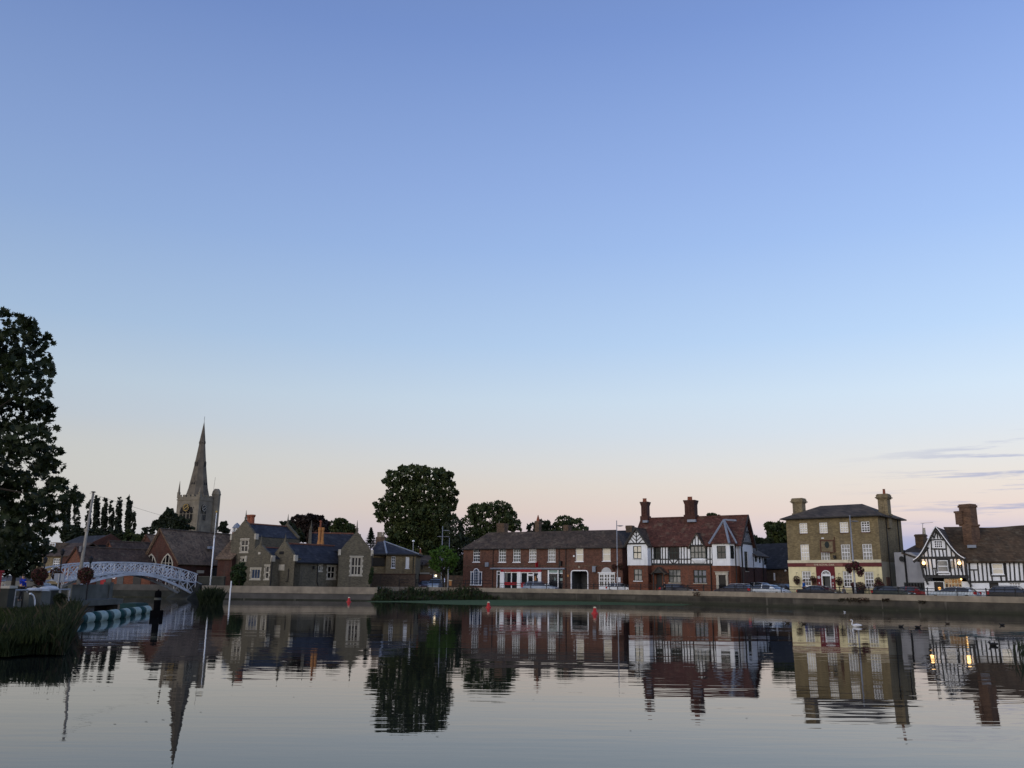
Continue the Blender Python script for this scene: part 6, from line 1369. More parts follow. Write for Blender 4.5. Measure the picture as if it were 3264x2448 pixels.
# overhead wire from the pole
# ------------------------------------------------------------ trees and plants
from mathutils import noise as mn
def rv(r=rnd):
    while True:
        v = Vector((r.uniform(-1, 1), r.uniform(-1, 1), r.uniform(-1, 1)))
        if .01 < v.length_squared <= 1: return v
LOBES = [(0, 1), (.16, .5), (.52, .72), (.42, .3), (.86, .12), (.4, -.12), (.45, -.5), (.1, -.36), (0, -.6)]
MAPLE = LOBES+[(-a, b) for a, b in reversed(LOBES[1:-1])]
def leaves(mb, cl, n, size, gap=None, thr=-.08, shape=None, shell=.45, flat=0, r=rnd):
    tot = sum(c[1][0]*c[1][2] for c in cl)
    for c, rad in cl:
        k = int(n*rad[0]*rad[2]/tot)
        for _ in range(k):
            d = rv(r); l_ = d.length; d = d/l_*(l_**shell)
            p = Vector((c.x+d.x*rad[0], c.y+d.y*rad[1], c.z+d.z*rad[2]))
            if gap and mn.noise(p*gap) < thr: continue
            a = rv(r).normalized(); b = a.cross(rv(r)).normalized(); s = size*r.uniform(.6, 1.3)
            if flat: a.z *= flat; b.z *= flat
            if shape: mb.poly([p+a*(x*s)+b*(y*s)+a.cross(b)*(abs(x)*s*.25) for x, y in shape])
            else: mb.poly([p-a*s, p-b*s*.55+a*s*.1, p+a*s, p+b*s*.6])
    return mb
def pxclumps(lst, depth, dy=1.0, jit=0):
    out = []
    for x, y, rx, ry in lst:
        d = depth+(rnd.uniform(-jit, jit)); p = at(x, y, d); k = d/FPX; out.append((p, (rx*k, max(rx, ry)*k*dy, ry*k)))
    return out
def tree(name, label, bx, depth, lst, n, size, leaf, bark='bark', gap=.9, thr=-.1, zb=.8, r0=.35, group=None, shape=None, jit=1.5, limbs=True, shell=.45, dy=1.0, parts=True, cat='tree', sprig=3):
    root = thing(name, label, cat, group=group)
    cl = pxclumps(lst, depth, dy, jit); core = list(cl)
    for c, rd in (core if sprig else []):
        for _ in range(sprig):
            d = rv().normalized(); f = rnd.uniform(.2, .38); cl.append((c+Vector((d.x*rd[0], d.y*rd[1], d.z*rd[2]))*rnd.uniform(.95, 1.22), (rd[0]*f, rd[1]*f, rd[2]*f)))
    leaves(MB(), cl, n, size, gap, thr, shape, shell).o('crown', LF[leaf], root)
    b = Vector((*plan(bx, depth), zb-.3)); cz = sum((c.z for c, _ in cl))/len(cl); top = Vector((sum(c.x for c, _ in cl)/len(cl), sum(c.y for c, _ in cl)/len(cl), cz))
    m = b.lerp(top, .45); m.x = b.x*.75+top.x*.25
    mb = MB().tube([tuple(b), tuple(b.lerp(m, .15)+Vector((.05, 0, 0))), tuple(m), tuple(top)], [r0*1.35, r0, r0*.75, r0*.3], 9)
    if limbs:
        for c, rd in core:
            q = m.lerp(c, .5)+Vector((rnd.uniform(-.3, .3), rnd.uniform(-.3, .3), .2)); s = m.lerp(top, rnd.uniform(0, .5)); mb.tube([tuple(s), tuple(q), tuple(c)], [r0*.4, r0*.25, r0*.08], 6)
    mb.o('trunk', bark, root, None, True); return root
z4 = lambda l_: [(1100+a/3.456, 1450+b/3.456, c/3.456, d/3.456) for a, b, c, d in l_]
tree('plane_tree', 'huge broad green plane tree towering behind slate house and ash tree', 1370, 165, z4([(740, 215, 190, 95), (940, 235, 200, 90), (1080, 270, 100, 90), (560, 300, 110, 95), (640, 420, 190, 130), (880, 440, 240, 170), (1110, 420, 110, 110), (480, 590, 130, 85), (390, 560, 70, 45), (420, 660, 80, 55), (680, 640, 230, 150), (960, 640, 220, 150), (1150, 560, 80, 90), (540, 790, 110, 90), (760, 830, 240, 150), (1010, 830, 160, 140), (1170, 700, 60, 70), (660, 960, 190, 110), (880, 1010, 220, 130), (1060, 1000, 110, 120), (800, 1160, 180, 110), (500, 900, 90, 80), (560, 1020, 120, 90), (640, 1120, 130, 90), (960, 1120, 130, 110), (430, 280, 30, 25), (490, 200, 40, 30), (760, 130, 60, 30), (640, 160, 60, 40), (860, 150, 50, 30), (1010, 175, 45, 30), (1150, 230, 45, 40), (1190, 320, 30, 30), (1220, 420, 40, 30), (1225, 500, 25, 25), (340, 530, 35, 22), (360, 640, 45, 30), (400, 720, 40, 25), (430, 500, 50, 35)]), 42000, .32, 'plane', gap=1.1, thr=-.12, r0=.9, shell=.55)
tree('round_tree', 'big round dark tree behind left end of brown brick row', 1560, 165, [(1560, 1650, 62, 48), (1500, 1690, 40, 50), (1530, 1630, 40, 25), (1608, 1650, 42, 38), (1630, 1670, 30, 25), (1590, 1615, 35, 20), (1480, 1740, 30, 50), (1560, 1720, 70, 50)], 14000, .30, 'plane', gap=1.1, thr=-.1, r0=.5, shell=.55)
tree('dark_yew', 'dark evergreen filling the gap between plane tree and round tree', 1450, 155, [(1452, 1700, 26, 45), (1465, 1760, 35, 55), (1440, 1800, 40, 50), (1470, 1825, 30, 40)], 4500, .34, 'dark', gap=.8, thr=-.3, r0=.3)
tree('tree', 'low dark tree behind slim chimney of brown brick row', 1715, 170, [(1700, 1682, 22, 16), (1728, 1680, 24, 20), (1750, 1690, 24, 14), (1720, 1705, 45, 18)], 2200, .35, 'dark', gap=.8, r0=.25)
tree('tree', 'loose topped tree above right half of brown brick roof', 1805, 170, [(1800, 1662, 30, 18), (1825, 1675, 36, 18), (1855, 1690, 26, 12), (1780, 1680, 20, 18), (1800, 1700, 60, 18)], 2800, .36, 'plane', gap=.9, r0=.25)
z3 = lambda l_: [(700+a/4.424, 1620+b/4.4226, c/4.424, d/4.4226) for a, b, c, d in l_]
tree('copper_beech', 'dark copper beech behind roofs of the stone school', 995, 175, z3([(1100, 170, 90, 60), (1250, 140, 110, 55), (1390, 170, 100, 70), (1180, 260, 150, 90), (1380, 290, 150, 90), (1500, 230, 60, 50), (1200, 380, 160, 90), (1460, 380, 90, 60)]), 6500, .36, 'beech', gap=.8, thr=-.25, r0=.5)
tree('round_tree', 'round green tree between copper beech and little fir', 1085, 168, z3([(1700, 210, 110, 65), (1640, 290, 90, 60), (1800, 280, 110, 65), (1880, 310, 45, 30), (1740, 350, 160, 60)]), 3800, .34, 'plane', gap=.8, thr=-.25, r0=.35)
tree('dark_shrub_tree', 'dark tree close behind right gable of the tall school wing', 925, 150, z3([(900, 250, 50, 40), (980, 300, 90, 90), (1080, 400, 110, 80), (1000, 430, 90, 70), (930, 220, 60, 25)]), 3200, .32, 'dark', gap=.8, thr=-.25, r0=.3)
tree('small_tree', 'small tree top showing beside the lead bell turret', 713, 150, [(712, 1673, 11, 10), (708, 1685, 14, 10), (722, 1692, 10, 8)], 700, .25, 'dark', gap=None, r0=.15)
z2 = lambda l_: [(400+a/2.5525, 1300+b/2.5523, c/2.5525, d/2.5523) for a, b, c, d in l_]
tree('leafy_tree', 'dense dark green tree in front of the church tower', 545, 205, z2([(360, 850, 30, 28), (350, 910, 70, 55), (420, 930, 70, 50), (290, 950, 70, 40), (460, 970, 60, 30), (380, 985, 120, 40)]), 5200, .42, 'dark', gap=.6, thr=-.25, r0=.4)
tree('thin_tree', 'thin bare topped tree left of the dark churchyard tree', 468, 190, z2([(200, 1000, 50, 30), (160, 1020, 30, 25), (150, 985, 15, 10), (225, 985, 20, 18)]), 700, .32, 'dark', gap=.9, thr=.0, r0=.15)
# poplars
for i, (x, yt, w, lb) in enumerate(((1025, 300, 42, 'tall poplar with broad foot right of the wooden pole'), (1112, 322, 36, 'slim poplar third from the right in the row of poplars'), (1180, 352, 30, 'shortest poplar in the row, thin and gappy'), (1262, 312, 40, 'tall slim poplar next to the double poplar'), (1368, 298, 44, 'tallest poplar at right end of the row'), (1412, 435, 34, 'short bushy poplar leaning on tallest one'), (940, 345, 30, 'poplar partly hidden behind the wooden pole'), (815, 330, 46, 'poplar just left of the wooden pole'), (715, 300, 48, 'poplar leftmost of the row behind sycamore leaves'))):
    l_ = []; x = x+(700-yt)*0
    for k in range(9):
        t = k/8; l_.append((*Z1(x-14*t+rnd.uniform(-5, 5), yt+14+(690-yt)*t), w/3.319*(.10+.62*sin(pi*min(1, .08+.66*t)))*rnd.uniform(.75, 1.15), (690-yt)/3.319/8*1.05))
    tree('poplar', lb, Z1(x-16, 0)[0], 300, l_, 1700, .55, 'poplar', gap=.5, thr=-.12, r0=.3, group='row of poplars beyond the cottages', jit=.5, limbs=False, sprig=1)
for x, y, rx, ry, lf, lb, nm in ((300, 1706, 30, 20, 'dark', 'dark bush below the middle poplars', 'bush'), (368, 1708, 34, 22, 'dark', 'dark bush at the foot of tallest poplar', 'bush'), (425, 1714, 34, 16, 'plane', 'light green bush right of the poplars', 'bush'), (236, 1700, 40, 26, 'dark', 'shadowy bush behind the old cottage roof', 'bush')):
    tree(nm, lb, x, 230, [(x-rx*.4, y, rx*.6, ry), (x+rx*.4, y+3, rx*.6, ry*.85), (x, y+12, rx, ry*.8)], 1500, .5, lf, gap=.6, thr=-.3, r0=.2, group='bushes at the foot of the poplars', jit=1, cat='bush')
tree('ash_tree', 'small bright green ash tree in front of yellow cottage', 1414, 123, z4([(1080, 1060, 90, 50), (1010, 1100, 70, 60), (1160, 1120, 80, 60), (1080, 1150, 130, 70), (980, 1180, 50, 40), (1190, 1200, 50, 45), (1060, 1230, 110, 50), (1150, 1260, 50, 40), (950, 1080, 40, 25), (1220, 1140, 40, 30), (1100, 1020, 50, 22), (1010, 1260, 40, 40), (960, 1230, 30, 30)]), 5600, .17, 'ash', gap=1.8, thr=-.02, r0=.14)
z7 = lambda l_: [(2380+a/3.7712, 1540+b/3.7705, c/3.7712, d/3.7705) for a, b, c, d in l_]
tree('leafy_tree', 'dark tree between timbered house and yellow inn', 2470, 150, z7([(280, 510, 60, 45), (390, 520, 90, 55), (470, 500, 35, 35), (330, 600, 100, 60), (460, 600, 60, 50), (380, 680, 140, 60)]), 4500, .33, 'plane', gap=.8, thr=-.15, r0=.3)
z6 = lambda l_: [(1960+a/4.148, 1560+b/4.1475, c/4.148, d/4.1475) for a, b, c, d in l_]
tree('hedge', 'low dark hedge right behind the timbered house gable', 2425, 145, z6([(1840, 640, 40, 25), (1920, 670, 60, 25), (2000, 680, 60, 25), (1920, 720, 110, 30)]), 1500, .28, 'dark', gap=.8, thr=-.3, r0=.1, cat='hedge')
tree('small_tree', 'sparse tree top peeping over red tile ridge', 2268, 150, z6([(1260, 340, 40, 20), (1310, 335, 40, 12), (1380, 352, 20, 8), (1300, 370, 80, 20)]), 700, .26, 'plane', gap=None, r0=.12)
# fir
root = thing('fir_tree', 'small dark fir standing right of school gable', 'tree'); D_ = 150
p0, p1 = at(1183, 1745, D_), at(1183, 1682, D_); mb = MB()
for i in range(1600):
    t = rnd.random()**.7; r = (1-t)*1.9*(.55+.45*((t*9) % 1)); a = rnd.uniform(0, 2*pi); q = p1.lerp(p0, 1-t) if False else p0.lerp(p1, t)
    c = q+Vector((cos(a), sin(a), -.25))*r*rnd.uniform(.4, 1); u = Vector((cos(a), sin(a), -.35)).normalized()*.28; w = Vector((-sin(a), cos(a), 0))*.1; mb.poly([c-u, c-w, c+u, c+w])
mb.o('crown', LF['fir'], root); MB().tube([(p0.x, p0.y, .5), tuple(p1)], [.2, .03], 7).o('trunk', 'bark', root)
# the big sycamore at the left edge
root = thing('sycamore_tree', 'big dark sycamore with lobed leaves filling the left edge', 'tree')
syc = [(30, 1035, 62, 45), (75, 1030, 22, 20), (60, 1110, 80, 60), (120, 1085, 40, 22), (100, 1160, 62, 50), (148, 1170, 18, 24), (60, 1200, 90, 60), (100, 1250, 52, 45), (150, 1290, 14, 22), (120, 1320, 42, 40), (60, 1330, 80, 60), (150, 1370, 32, 18), (90, 1400, 70, 50), (130, 1445, 45, 30), (60, 1470, 90, 55), (160, 1490, 38, 28), (120, 1540, 70, 36), (50, 1580, 90, 55), (185, 1545, 30, 20), (150, 1590, 60, 30), (222, 1560, 28, 14), (245, 1585, 18, 18), (215, 1600, 40, 16), (115, 1640, 80, 36), (232, 1622, 18, 10), (175, 1645, 36, 16), (40, 1680, 90, 50), (105, 1695, 50, 28), (45, 1750, 60, 46)]
cl = pxclumps(syc, 20.5, 1.6, 1.4)
for c, rd in list(cl):
    for _ in range(3):
        d = rv().normalized(); f = rnd.uniform(.22, .4); cl.append((c+Vector((d.x*rd[0], d.y*rd[1], d.z*rd[2]))*rnd.uniform(.9, 1.2), (rd[0]*f, rd[1]*f, rd[2]*f)))
mb = leaves(MB(), cl, 8600, .102, 3.0, -.03, MAPLE, .62)
inner = pxclumps([(-90, 1150, 110, 130), (-60, 1350, 110, 130), (-80, 1560, 120, 130), (-260, 1250, 160, 180), (-260, 1520, 170, 170)], 21.5, 1.0, 1.2)
leaves(mb, inner, 5000, .12, 2.1, -.2, MAPLE, .6); mb.o('crown', LF['syca'], root)
b0 = Vector((plan(-420, 21).x, 21, .3)); mb = MB(); m_ = b0+Vector((.3, 0, 3)); tp = at(-150, 1180, 21)
mb.tube([tuple(b0), tuple(b0+Vector((0, 0, 1))), tuple(m_), tuple(tp)], [.45, .34, .28, .09], 12)
for c, rd in cl[2:len(syc):3]+inner: mb.tube([tuple(m_.lerp(tp, rnd.uniform(0, .8))), tuple(m_.lerp(c, .55)+Vector((0, 0, .5))), tuple(m_.lerp(c, .85))], [.06, .03, .008], 6)
mb.o('trunk', 'bark', root, None, True)
tree('ivy_bush', 'mass of dark ivy and shrub behind the person in blue', 40, 72, [(20, 1720, 70, 50), (95, 1745, 60, 42), (40, 1790, 70, 48), (95, 1800, 36, 40), (-40, 1780, 70, 70)], 5200, .2, 'dark', gap=1.2, thr=-.25, zb=.5, r0=.2, cat='bush', jit=2)
# shrubs by the school and bridge
tree('shrub', 'dark leafy shrub growing against tall school wing', 763, 104.5, z3([(270, 860, 80, 70), (320, 800, 40, 40), (240, 940, 90, 70), (310, 950, 60, 80), (270, 1030, 80, 60)]), 2600, .15, 'shrub', gap=1.8, thr=-.3, r0=.06, cat='shrub')
tree('climber', 'ragged dark creeper at right corner of school gable', 1188, 107.5, z3([(2150, 870, 18, 40), (2140, 940, 22, 50), (2125, 1020, 25, 50)]), 500, .13, 'shrub', gap=None, r0=.03, limbs=False, cat='creeper')

def blades(name, label, cat, spots, n, hmin, hmax, leafm, w=.03, lean=.25, kind=None, group=None, stems=0):
    o_ = MB()
    for _ in range(n):
        x, y, z, k = spots(); h = rnd.uniform(hmin, hmax)*k; a = rnd.uniform(0, 2*pi); d = Vector((cos(a), sin(a), 0)); t = d.cross(Vector((0, 0, 1)))*w*rnd.uniform(.7, 1.4); l_ = rnd.uniform(0, lean)*h
        p = Vector((x, y, z)); q = p+Vector((0, 0, h*.6))+d*l_*.35; r = p+Vector((0, 0, h))+d*l_
        o_.poly([p-t, p+t, q+t*.8, r, q-t*.8])
    o = o_.o(name, LF[leafm]); tag(o, label, cat, group, kind); return o
def inpoly(poly):
    xs = [p[0] for p in poly]; ys = [p[1] for p in poly]
    while True:
        x, y = rnd.uniform(min(xs), max(xs)), rnd.uniform(min(ys), max(ys)); c = False
        for (x0, y0), (x1, y1) in zip(poly, poly[1:]+poly[:1]):
            if (y0 > y) != (y1 > y) and x < (x1-x0)*(y-y0)/(y1-y0)+x0: c = not c
        if c: return x, y
e2 = [(p.x, p.y) for p in bk]
gpoly = [(-33, 21)]+e2+[(plan(226, 48).x, 48), (-33, 48)]
def gs_(): x, y = inpoly(gpoly); return x, y, .4, .55+.6*max(0, mn.noise(Vector((x*.4, y*.4, 3)))+.5)
blades('grass', 'rough green and brown grass covering the left bank', 'grass', gs_, 34000, .18, .5, 'grass', .016, .7, 'stuff')
def ed_():
    i = rnd.randrange(2, len(e2)-1); t = rnd.random(); p, q = e2[i], e2[i+1]; k = rnd.random()**1.5*2.6
    return p[0]+(q[0]-p[0])*t-k+.3, p[1]+(q[1]-p[1])*t, .05, (1-.1*k)*(.85+.55*mn.noise(Vector((p[0]+(q[0]-p[0])*t-k, (p[1]+(q[1]-p[1])*t)*.9, 4))))
blades('reeds', 'tall dark reeds on the water edge of the left bank', 'reeds', ed_, 9000, .35, 1.15, 'reed', .013, .45, 'stuff')
def dry_(): x, y, z, k = ed_(); return x, y, z, k*(.8+.5*mn.noise(Vector((x*1.5, y*1.5, 7))))
blades('dry_reeds', 'bent dry brown stems among reeds of the left bank', 'reeds', dry_, 1500, .5, 1.3, 'brownweed', .009, .8, 'stuff')
def fe_():
    i = rnd.randrange(0, 3); t = rnd.random(); p, q = e2[i], e2[i+1]; k = rnd.random()*1.6
    return p[0]+(q[0]-p[0])*t*1.6-1, p[1]+(q[1]-p[1])*t+k-.1, .05, .75
blades('sedge', 'dark sedge fringing the near tip of left bank', 'sedge', fe_, 8000, .3, .8, 'reed', .011, .6, 'stuff')
c0 = gp(672, 1925)
def cl_(): a, r = rnd.uniform(0, 2*pi), sqrt(rnd.random())*1.05; return c0.x+r*cos(a), c0.y+r*sin(a), 0, 1-.35*r
blades('reed_clump', 'dark round reed clump beside right foot of white bridge', 'reeds', cl_, 1800, 1.0, 1.9, 'reed', .03, .5)
c1 = gp(3252, 2105)
def c2_(): a, r = rnd.uniform(0, 2*pi), sqrt(rnd.random())*1.0; return c1.x+.6+r*.8*cos(a), c1.y+r*sin(a), 0, 1
blades('reed_clump', 'thin reed stems standing in water at right edge', 'reeds', c2_, 90, .3, .8, 'reed', .004, .3)
c3 = gp(1843, 1914)
def c4_(): a, r = rnd.uniform(0, 2*pi), rnd.random(); return c3.x+r*.9*cos(a), c3.y+.5*r*sin(a)-.3, 0, 1-.4*r
blades('weed_clump', 'little green weed clump at foot of the quay wall', 'weeds', c4_, 420, .5, 1.2, 'reed', .035, .7)
# weedy bank in the middle
bl = [gp(1150, 1913), gp(1200, 1916), gp(1300, 1915), gp(1450, 1913), gp(1600, 1912), gp(1642, 1909)]
def rb_():
    i = rnd.randrange(len(bl)-1); t = rnd.random(); p = bl[i].lerp(bl[i+1], t); k = rnd.random()*3.6
    xx = (i+t)/(len(bl)-1); return p.x+rnd.uniform(-.3, .3), p.y+k-.5*max(0, mn.noise(Vector((p.x*.9, 0, 3)))), 0, (.45+.55*min(1, k/2))*max(.35, .85+1.0*mn.noise(Vector((p.x*.45, k*.4, 1)))+.35*mn.noise(Vector((p.x*1.7, k, 2))))*(.55 if xx < .12 else 1)
bp = thing('weed_bank', 'long overgrown bank of reeds and brown weeds along the far shore', 'weeds')
mb = MB(); mb.poly([(p.x, p.y-.2, .02) for p in bl]+[(p.x, p.y+5, .7) for p in reversed(bl)]).o('mud', 'bed', bp)
def clumpmesh(spots, n, size, m, nm):
    mb = MB()
    for _ in range(n):
        x, y, z, k = spots(); p = Vector((x, y, z+rnd.random()**.8*1.35*k)); a = rv().normalized(); b = a.cross(rv()).normalized(); s = size*rnd.uniform(.6, 1.4); mb.poly([p-a*s, p-b*s*.5, p+a*s, p+b*s*.5])
    return mb.o(nm, LF[m], bp)
o = blades('reed_stems', None, None, rb_, 5200, .6, 1.55, 'shrub', .03, .4); o.parent = bp
o = blades('dry_stems', None, None, rb_, 1500, .8, 1.9, 'brownweed', .03, .4); o.parent = bp
clumpmesh(rb_, 4200, .16, 'shrub', 'broad_weeds'); clumpmesh(rb_, 1800, .15, 'brownweed', 'dry_weeds')
# creeper on the quay
for (x0, x1, y0, y1, lb) in ((2672, 2772, 1906, 1928, 'red brown creeper hanging on quay wall below the inn'), (2812, 2835, 1908, 1926, 'small dark creeper tuft on quay coping right of red creeper'), (2928, 2952, 1915, 1930, 'creeper tuft on the quay wall near black timbered house'), (2208, 2232, 1888, 1908, 'grassy weed sprouting from coping joint below the stone doorcase')):
    mb = MB()
    for _ in range(300 if x1-x0 > 50 else 80):
        x = rnd.uniform(x0, x1); y = y0+(y1-y0)*rnd.random()**1.3*(.5+.5*abs(mn.noise(Vector((x*.06, 0, 0))))*2); p = at(x, y, qdepth(x)-.12-rnd.random()*.12); a = rv().normalized(); b = a.cross(rv()).normalized(); s = rnd.uniform(.05, .11); mb.poly([p-a*s, p-b*s*.5, p+a*s, p+b*s*.5])
    tag(mb.o('creeper', LF['creeper']), lb, 'creeper', 'creepers on the quay wall')
# duckweed sheets floating on the pond
def sheet(name, pts, label, m, z=.006, wob=.5):
    mb = MB(); out = []
    for i in range(len(pts)):
        p, q = pts[i], pts[(i+1) % len(pts)]; n = max(2, int((q-p).length/.7))
        for j in range(n):
            r = p.lerp(q, j/n); w = mn.noise(Vector((r.x*.6, r.y*.6, 9)))*wob; out.append((r.x, r.y+w*1.6, z))
    mb.poly(out); o = mb.o(name, m); tag(o, label, 'duckweed', None, 'stuff'); return o
sheet('duckweed', [gp(*p) for p in ((1165, 1917), (1400, 1911), (1640, 1909), (1900, 1911.5), (2080, 1916), (2230, 1922), (2180, 1930), (2080, 1930), (1960, 1928), (1800, 1928), (1620, 1931), (1480, 1928), (1400, 1926), (1300, 1920.5), (1180, 1919.5))], 'green duckweed carpet along the far shore', 'weed')
for i, (pts, lb) in enumerate((((( 2100, 1937), (2200, 1934), (2250, 1937), (2170, 1941)), 'thin duckweed streak off the timbered house'), (((2468, 1944), (2560, 1946), (2605, 1952), (2540, 1953), (2470, 1950)), 'thin duckweed streak before the yellow inn'), (((3000, 2026), (3090, 2022), (3180, 2016), (3300, 2012), (3300, 2032), (3180, 2036), (3090, 2032)), 'pale weed patch at the right edge'), (((2300, 1943), (2380, 1945), (2440, 1950), (2350, 1950)), 'faint duckweed streak near white hatchback'))):
    pl_ = [(gp(*p).x, gp(*p).y) for p in pts]; mb = MB(); N_ = 420 if i == 2 else 160
    for _ in range(N_):
        x, y = inpoly(pl_)
        if mn.noise(Vector((x*.35, y*1.2, 5))) < -.05: continue
        r = rnd.uniform(.03, .16); a0 = rnd.uniform(0, 6); mb.poly([(x+1.8*r*cos(a0+j_)*rnd.uniform(.6, 1), y+r*sin(a0+j_)*rnd.uniform(.6, 1), .004+_*.00001) for j_ in (0, 1, 2.1, 3.2, 4.2, 5.2)])
    o = mb.o('duckweed', 'weed_pale'); tag(o, lb, 'duckweed', None, 'stuff')

# ------------------------------------------------------------ railings along the quay
def rail(xs0, xs1, label, bars, step=50):
    root = thing('quay_railing', label, 'railing'); zt, zm = ZC+.62, ZC+.38
    n = max(2, round((xs1-xs0)/step)); pts = []
    for i in range(n+1):
        x = xs0+(xs1-xs0)*i/n; pp = plan(x, qdepth(x)+.25); pts.append(pp)
        MB().lathe([(.055, 0), (.055, .60), (.08, .63), (.07, .70), (.02, .74)], 8, (pp.x, pp.y, ZC)).o('post', 'iron', root)
    for z, r in ((zt, .032), (zm, .028)): MB().tube([(p.x, p.y, z) for p in pts], r, 6).o('rail', 'iron', root)
    if bars:
        mb = MB().tube([(p.x, p.y, ZC+.06) for p in pts], .025, 6)
        for p, q in zip(pts, pts[1:]):
            k = max(4, int((q-p).length/.13))
            for j in range(1, k): r = p.lerp(q, j/k); mb.box(r.x-.012, r.x+.012, r.y-.012, r.y+.012, ZC+.05, zm)
        mb.o('infill', 'iron', root)
rail(1592, 2392, 'plain two rail black railing on quay before the brick row', False)
rail(2396, 3420, 'black barred railing on quay before inn and black timbered house', True, 91)
g0 = [plan(x, 121.3) for x in (1272, 1325, 1378, 1431, 1484, 1537, 1570)]
root = thing('bank_railing', 'dark railing above the weedy bank beside slate house', 'railing')
for p in g0: MB().tube([(p.x, p.y, .8), (p.x, p.y, 2.5)], .05, 6).o('post', 'iron', root)
for z in (2.48, 2.1): MB().tube([(p.x, p.y, z) for p in g0], .03, 6).o('rail', 'iron', root)

# ------------------------------------------------------------ cars
def paint(name, c, metal=.3): return mat('car_paint_'+name, c, tuple(x*.92 for x in c), 2, .28, spec=.6, metal=metal)
PROF = {
 'hatch': [(0, .36), (.008, .5), (.02, .62), (.045, .665), (.15, .93), (.22, .975), (.38, 1), (.52, .985), (.60, .945), (.79, .665), (.90, .585), (.965, .52), (.992, .43), (1, .34)],
 'estate': [(0, .36), (.006, .5), (.015, .63), (.03, .67), (.105, .93), (.17, .975), (.36, 1), (.50, .985), (.57, .945), (.75, .67), (.89, .59), (.96, .52), (.99, .43), (1, .34)],
 'sedan': [(0, .36), (.008, .52), (.02, .66), (.10, .69), (.17, .69), (.31, .935), (.38, .975), (.47, 1), (.54, .985), (.61, .935), (.79, .665), (.91, .59), (.965, .52), (.992, .43), (1, .34)],
 'suv': [(0, .34), (.005, .5), (.012, .6), (.025, .655), (.07, .94), (.13, .98), (.36, 1), (.52, .985), (.58, .95), (.74, .665), (.90, .61), (.97, .54), (.993, .43), (1, .32)]}
def car(label, kind, pnt, xa, xb, facing, off=3.0, hgt=1.46, chrome=False, rails=False, row=None, length=None):
    xm = (xa+xb)/2; d = qdepth(xm)+off*1.25; c = plan(xm, d)
    i = min(range(1, len(QW)-1), key=lambda k: abs((QW[k][0]+QW[k+1][0])/2-xm)); ex = (QP[i+1]-QP[i]).normalized()
    u = c.x/c.y; Ln = length or min(5.0, max(3.7, abs(xb-xa)/FPX*d/(ex.x-u*ex.y))); Wd = 1.78
    ang = atan2(ex.y, ex.x)+(0 if facing == 'R' else pi)
    mw = Matrix.Translation((c.x, c.y, ZR0)) @ Matrix.Rotation(ang, 4, 'Z') @ Matrix.Translation((-Ln/2, 0, 0))
    root = thing('parked_car', label, 'car', mw, 'cars parked along the quay street')
    pf = PROF[kind]; bz = .665; R = []
    # find glass spans
    ib = max(k for k, (x, z) in enumerate(pf[:6]) if z <= .69); it = ib+1
    jb = min(k for k, (x, z) in enumerate(pf) if x > .5 and z <= .67); jt = jb-1
    for x, z in pf:
        t = z*hgt; b = min(z, bz)*hgt; e = 1-.16*abs(2*x-1)**3.5; w = Wd/2*e
        wt = w*.76 if z > bz+.02 else w*.93
        R.append([(x*Ln, s*y, zz) for s, lst in ((-1, ((w*.93, .17*hgt), (w, .36*hgt if z > .4 else .3*hgt), (w*.975, b-.012), (wt, t-.035))),) for y, zz in lst]+[(x*Ln, 0, t)]+[(x*Ln, y, zz) for y, zz in ((wt, t-.035), (w*.975, b-.012), (w, .36*hgt if z > .4 else .3*hgt), (w*.93, .17*hgt))])
    body, ws, rw, s1, s2 = MB(), MB(), MB(), MB(), MB()
    for k in range(len(R)-1):
        for j in range(8):
            q = [R[k][j], R[k+1][j], R[k+1][j+1], R[k][j+1]]
            tgt = body
            if j in (3, 4):
                if k == jt: tgt = ws
                elif k == ib: tgt = rw
            elif j in (2, 5) and it <= k < jt: tgt = s1 if j == 2 else s2
            tgt.poly(q)
    # quarter lights continue the side glass into the sloping ends
    for j, tgt in ((2, s1), (5, s2)):
        for k, (f0_, f1_) in ((ib, (.35, 1)), (jt, (0, .62))):
            A, B, C, D_ = [Vector(v) for v in (R[k][j], R[k+1][j], R[k+1][j+1], R[k][j+1])]; o_ = Vector((0, (-.004 if j == 2 else .004), 0))
            tgt.poly([tuple(A.lerp(B, f0_)+o_), tuple(A.lerp(B, f1_)+o_), tuple(D_.lerp(C, f1_)+o_), tuple(D_.lerp(C, f0_)+o_)])
    body.poly([tuple(v) for v in R[0]]).poly([tuple(v) for v in R[-1]])
    body.poly([(v[0], v[1], v[2]) for v in [r[0] for r in R]+[r[8] for r in reversed(R)]])
    body.o('body', pnt, root, mw, False)
    for b_, nm in ((ws, 'windscreen'), (rw, 'rear_window'), (s1, 'side_window'), (s2, 'side_window')): b_.o(nm, 'car_glass', root, mw)
    pil = MB(); 
    for sgn in (2, 6):
        for f in (.52, .12 if kind in ('estate', 'suv') else .0):
            if not f: continue
            xx = pf[it][0]+(pf[jt][0]-pf[it][0])*f; k = max(kk for kk in range(len(pf)) if pf[kk][0] <= xx); t = (xx-pf[k][0])/(pf[k+1][0]-pf[k][0])
            lo = Vector(R[k][sgn]).lerp(Vector(R[k+1][sgn]), t); hi = Vector(R[k][3 if sgn == 2 else 5]).lerp(Vector(R[k+1][3 if sgn == 2 else 5]), t)
            o_ = .012*(-1 if sgn == 2 else 1); pil.hexa([(lo.x-.05, lo.y, lo.z), (lo.x+.05, lo.y, lo.z), (lo.x+.05, lo.y+o_, lo.z), (lo.x-.05, lo.y+o_, lo.z), (hi.x-.04, hi.y, hi.z), (hi.x+.04, hi.y, hi.z), (hi.x+.04, hi.y+o_, hi.z), (hi.x-.04, hi.y+o_, hi.z)])
    pil.o('door_pillar', pnt, root, mw)
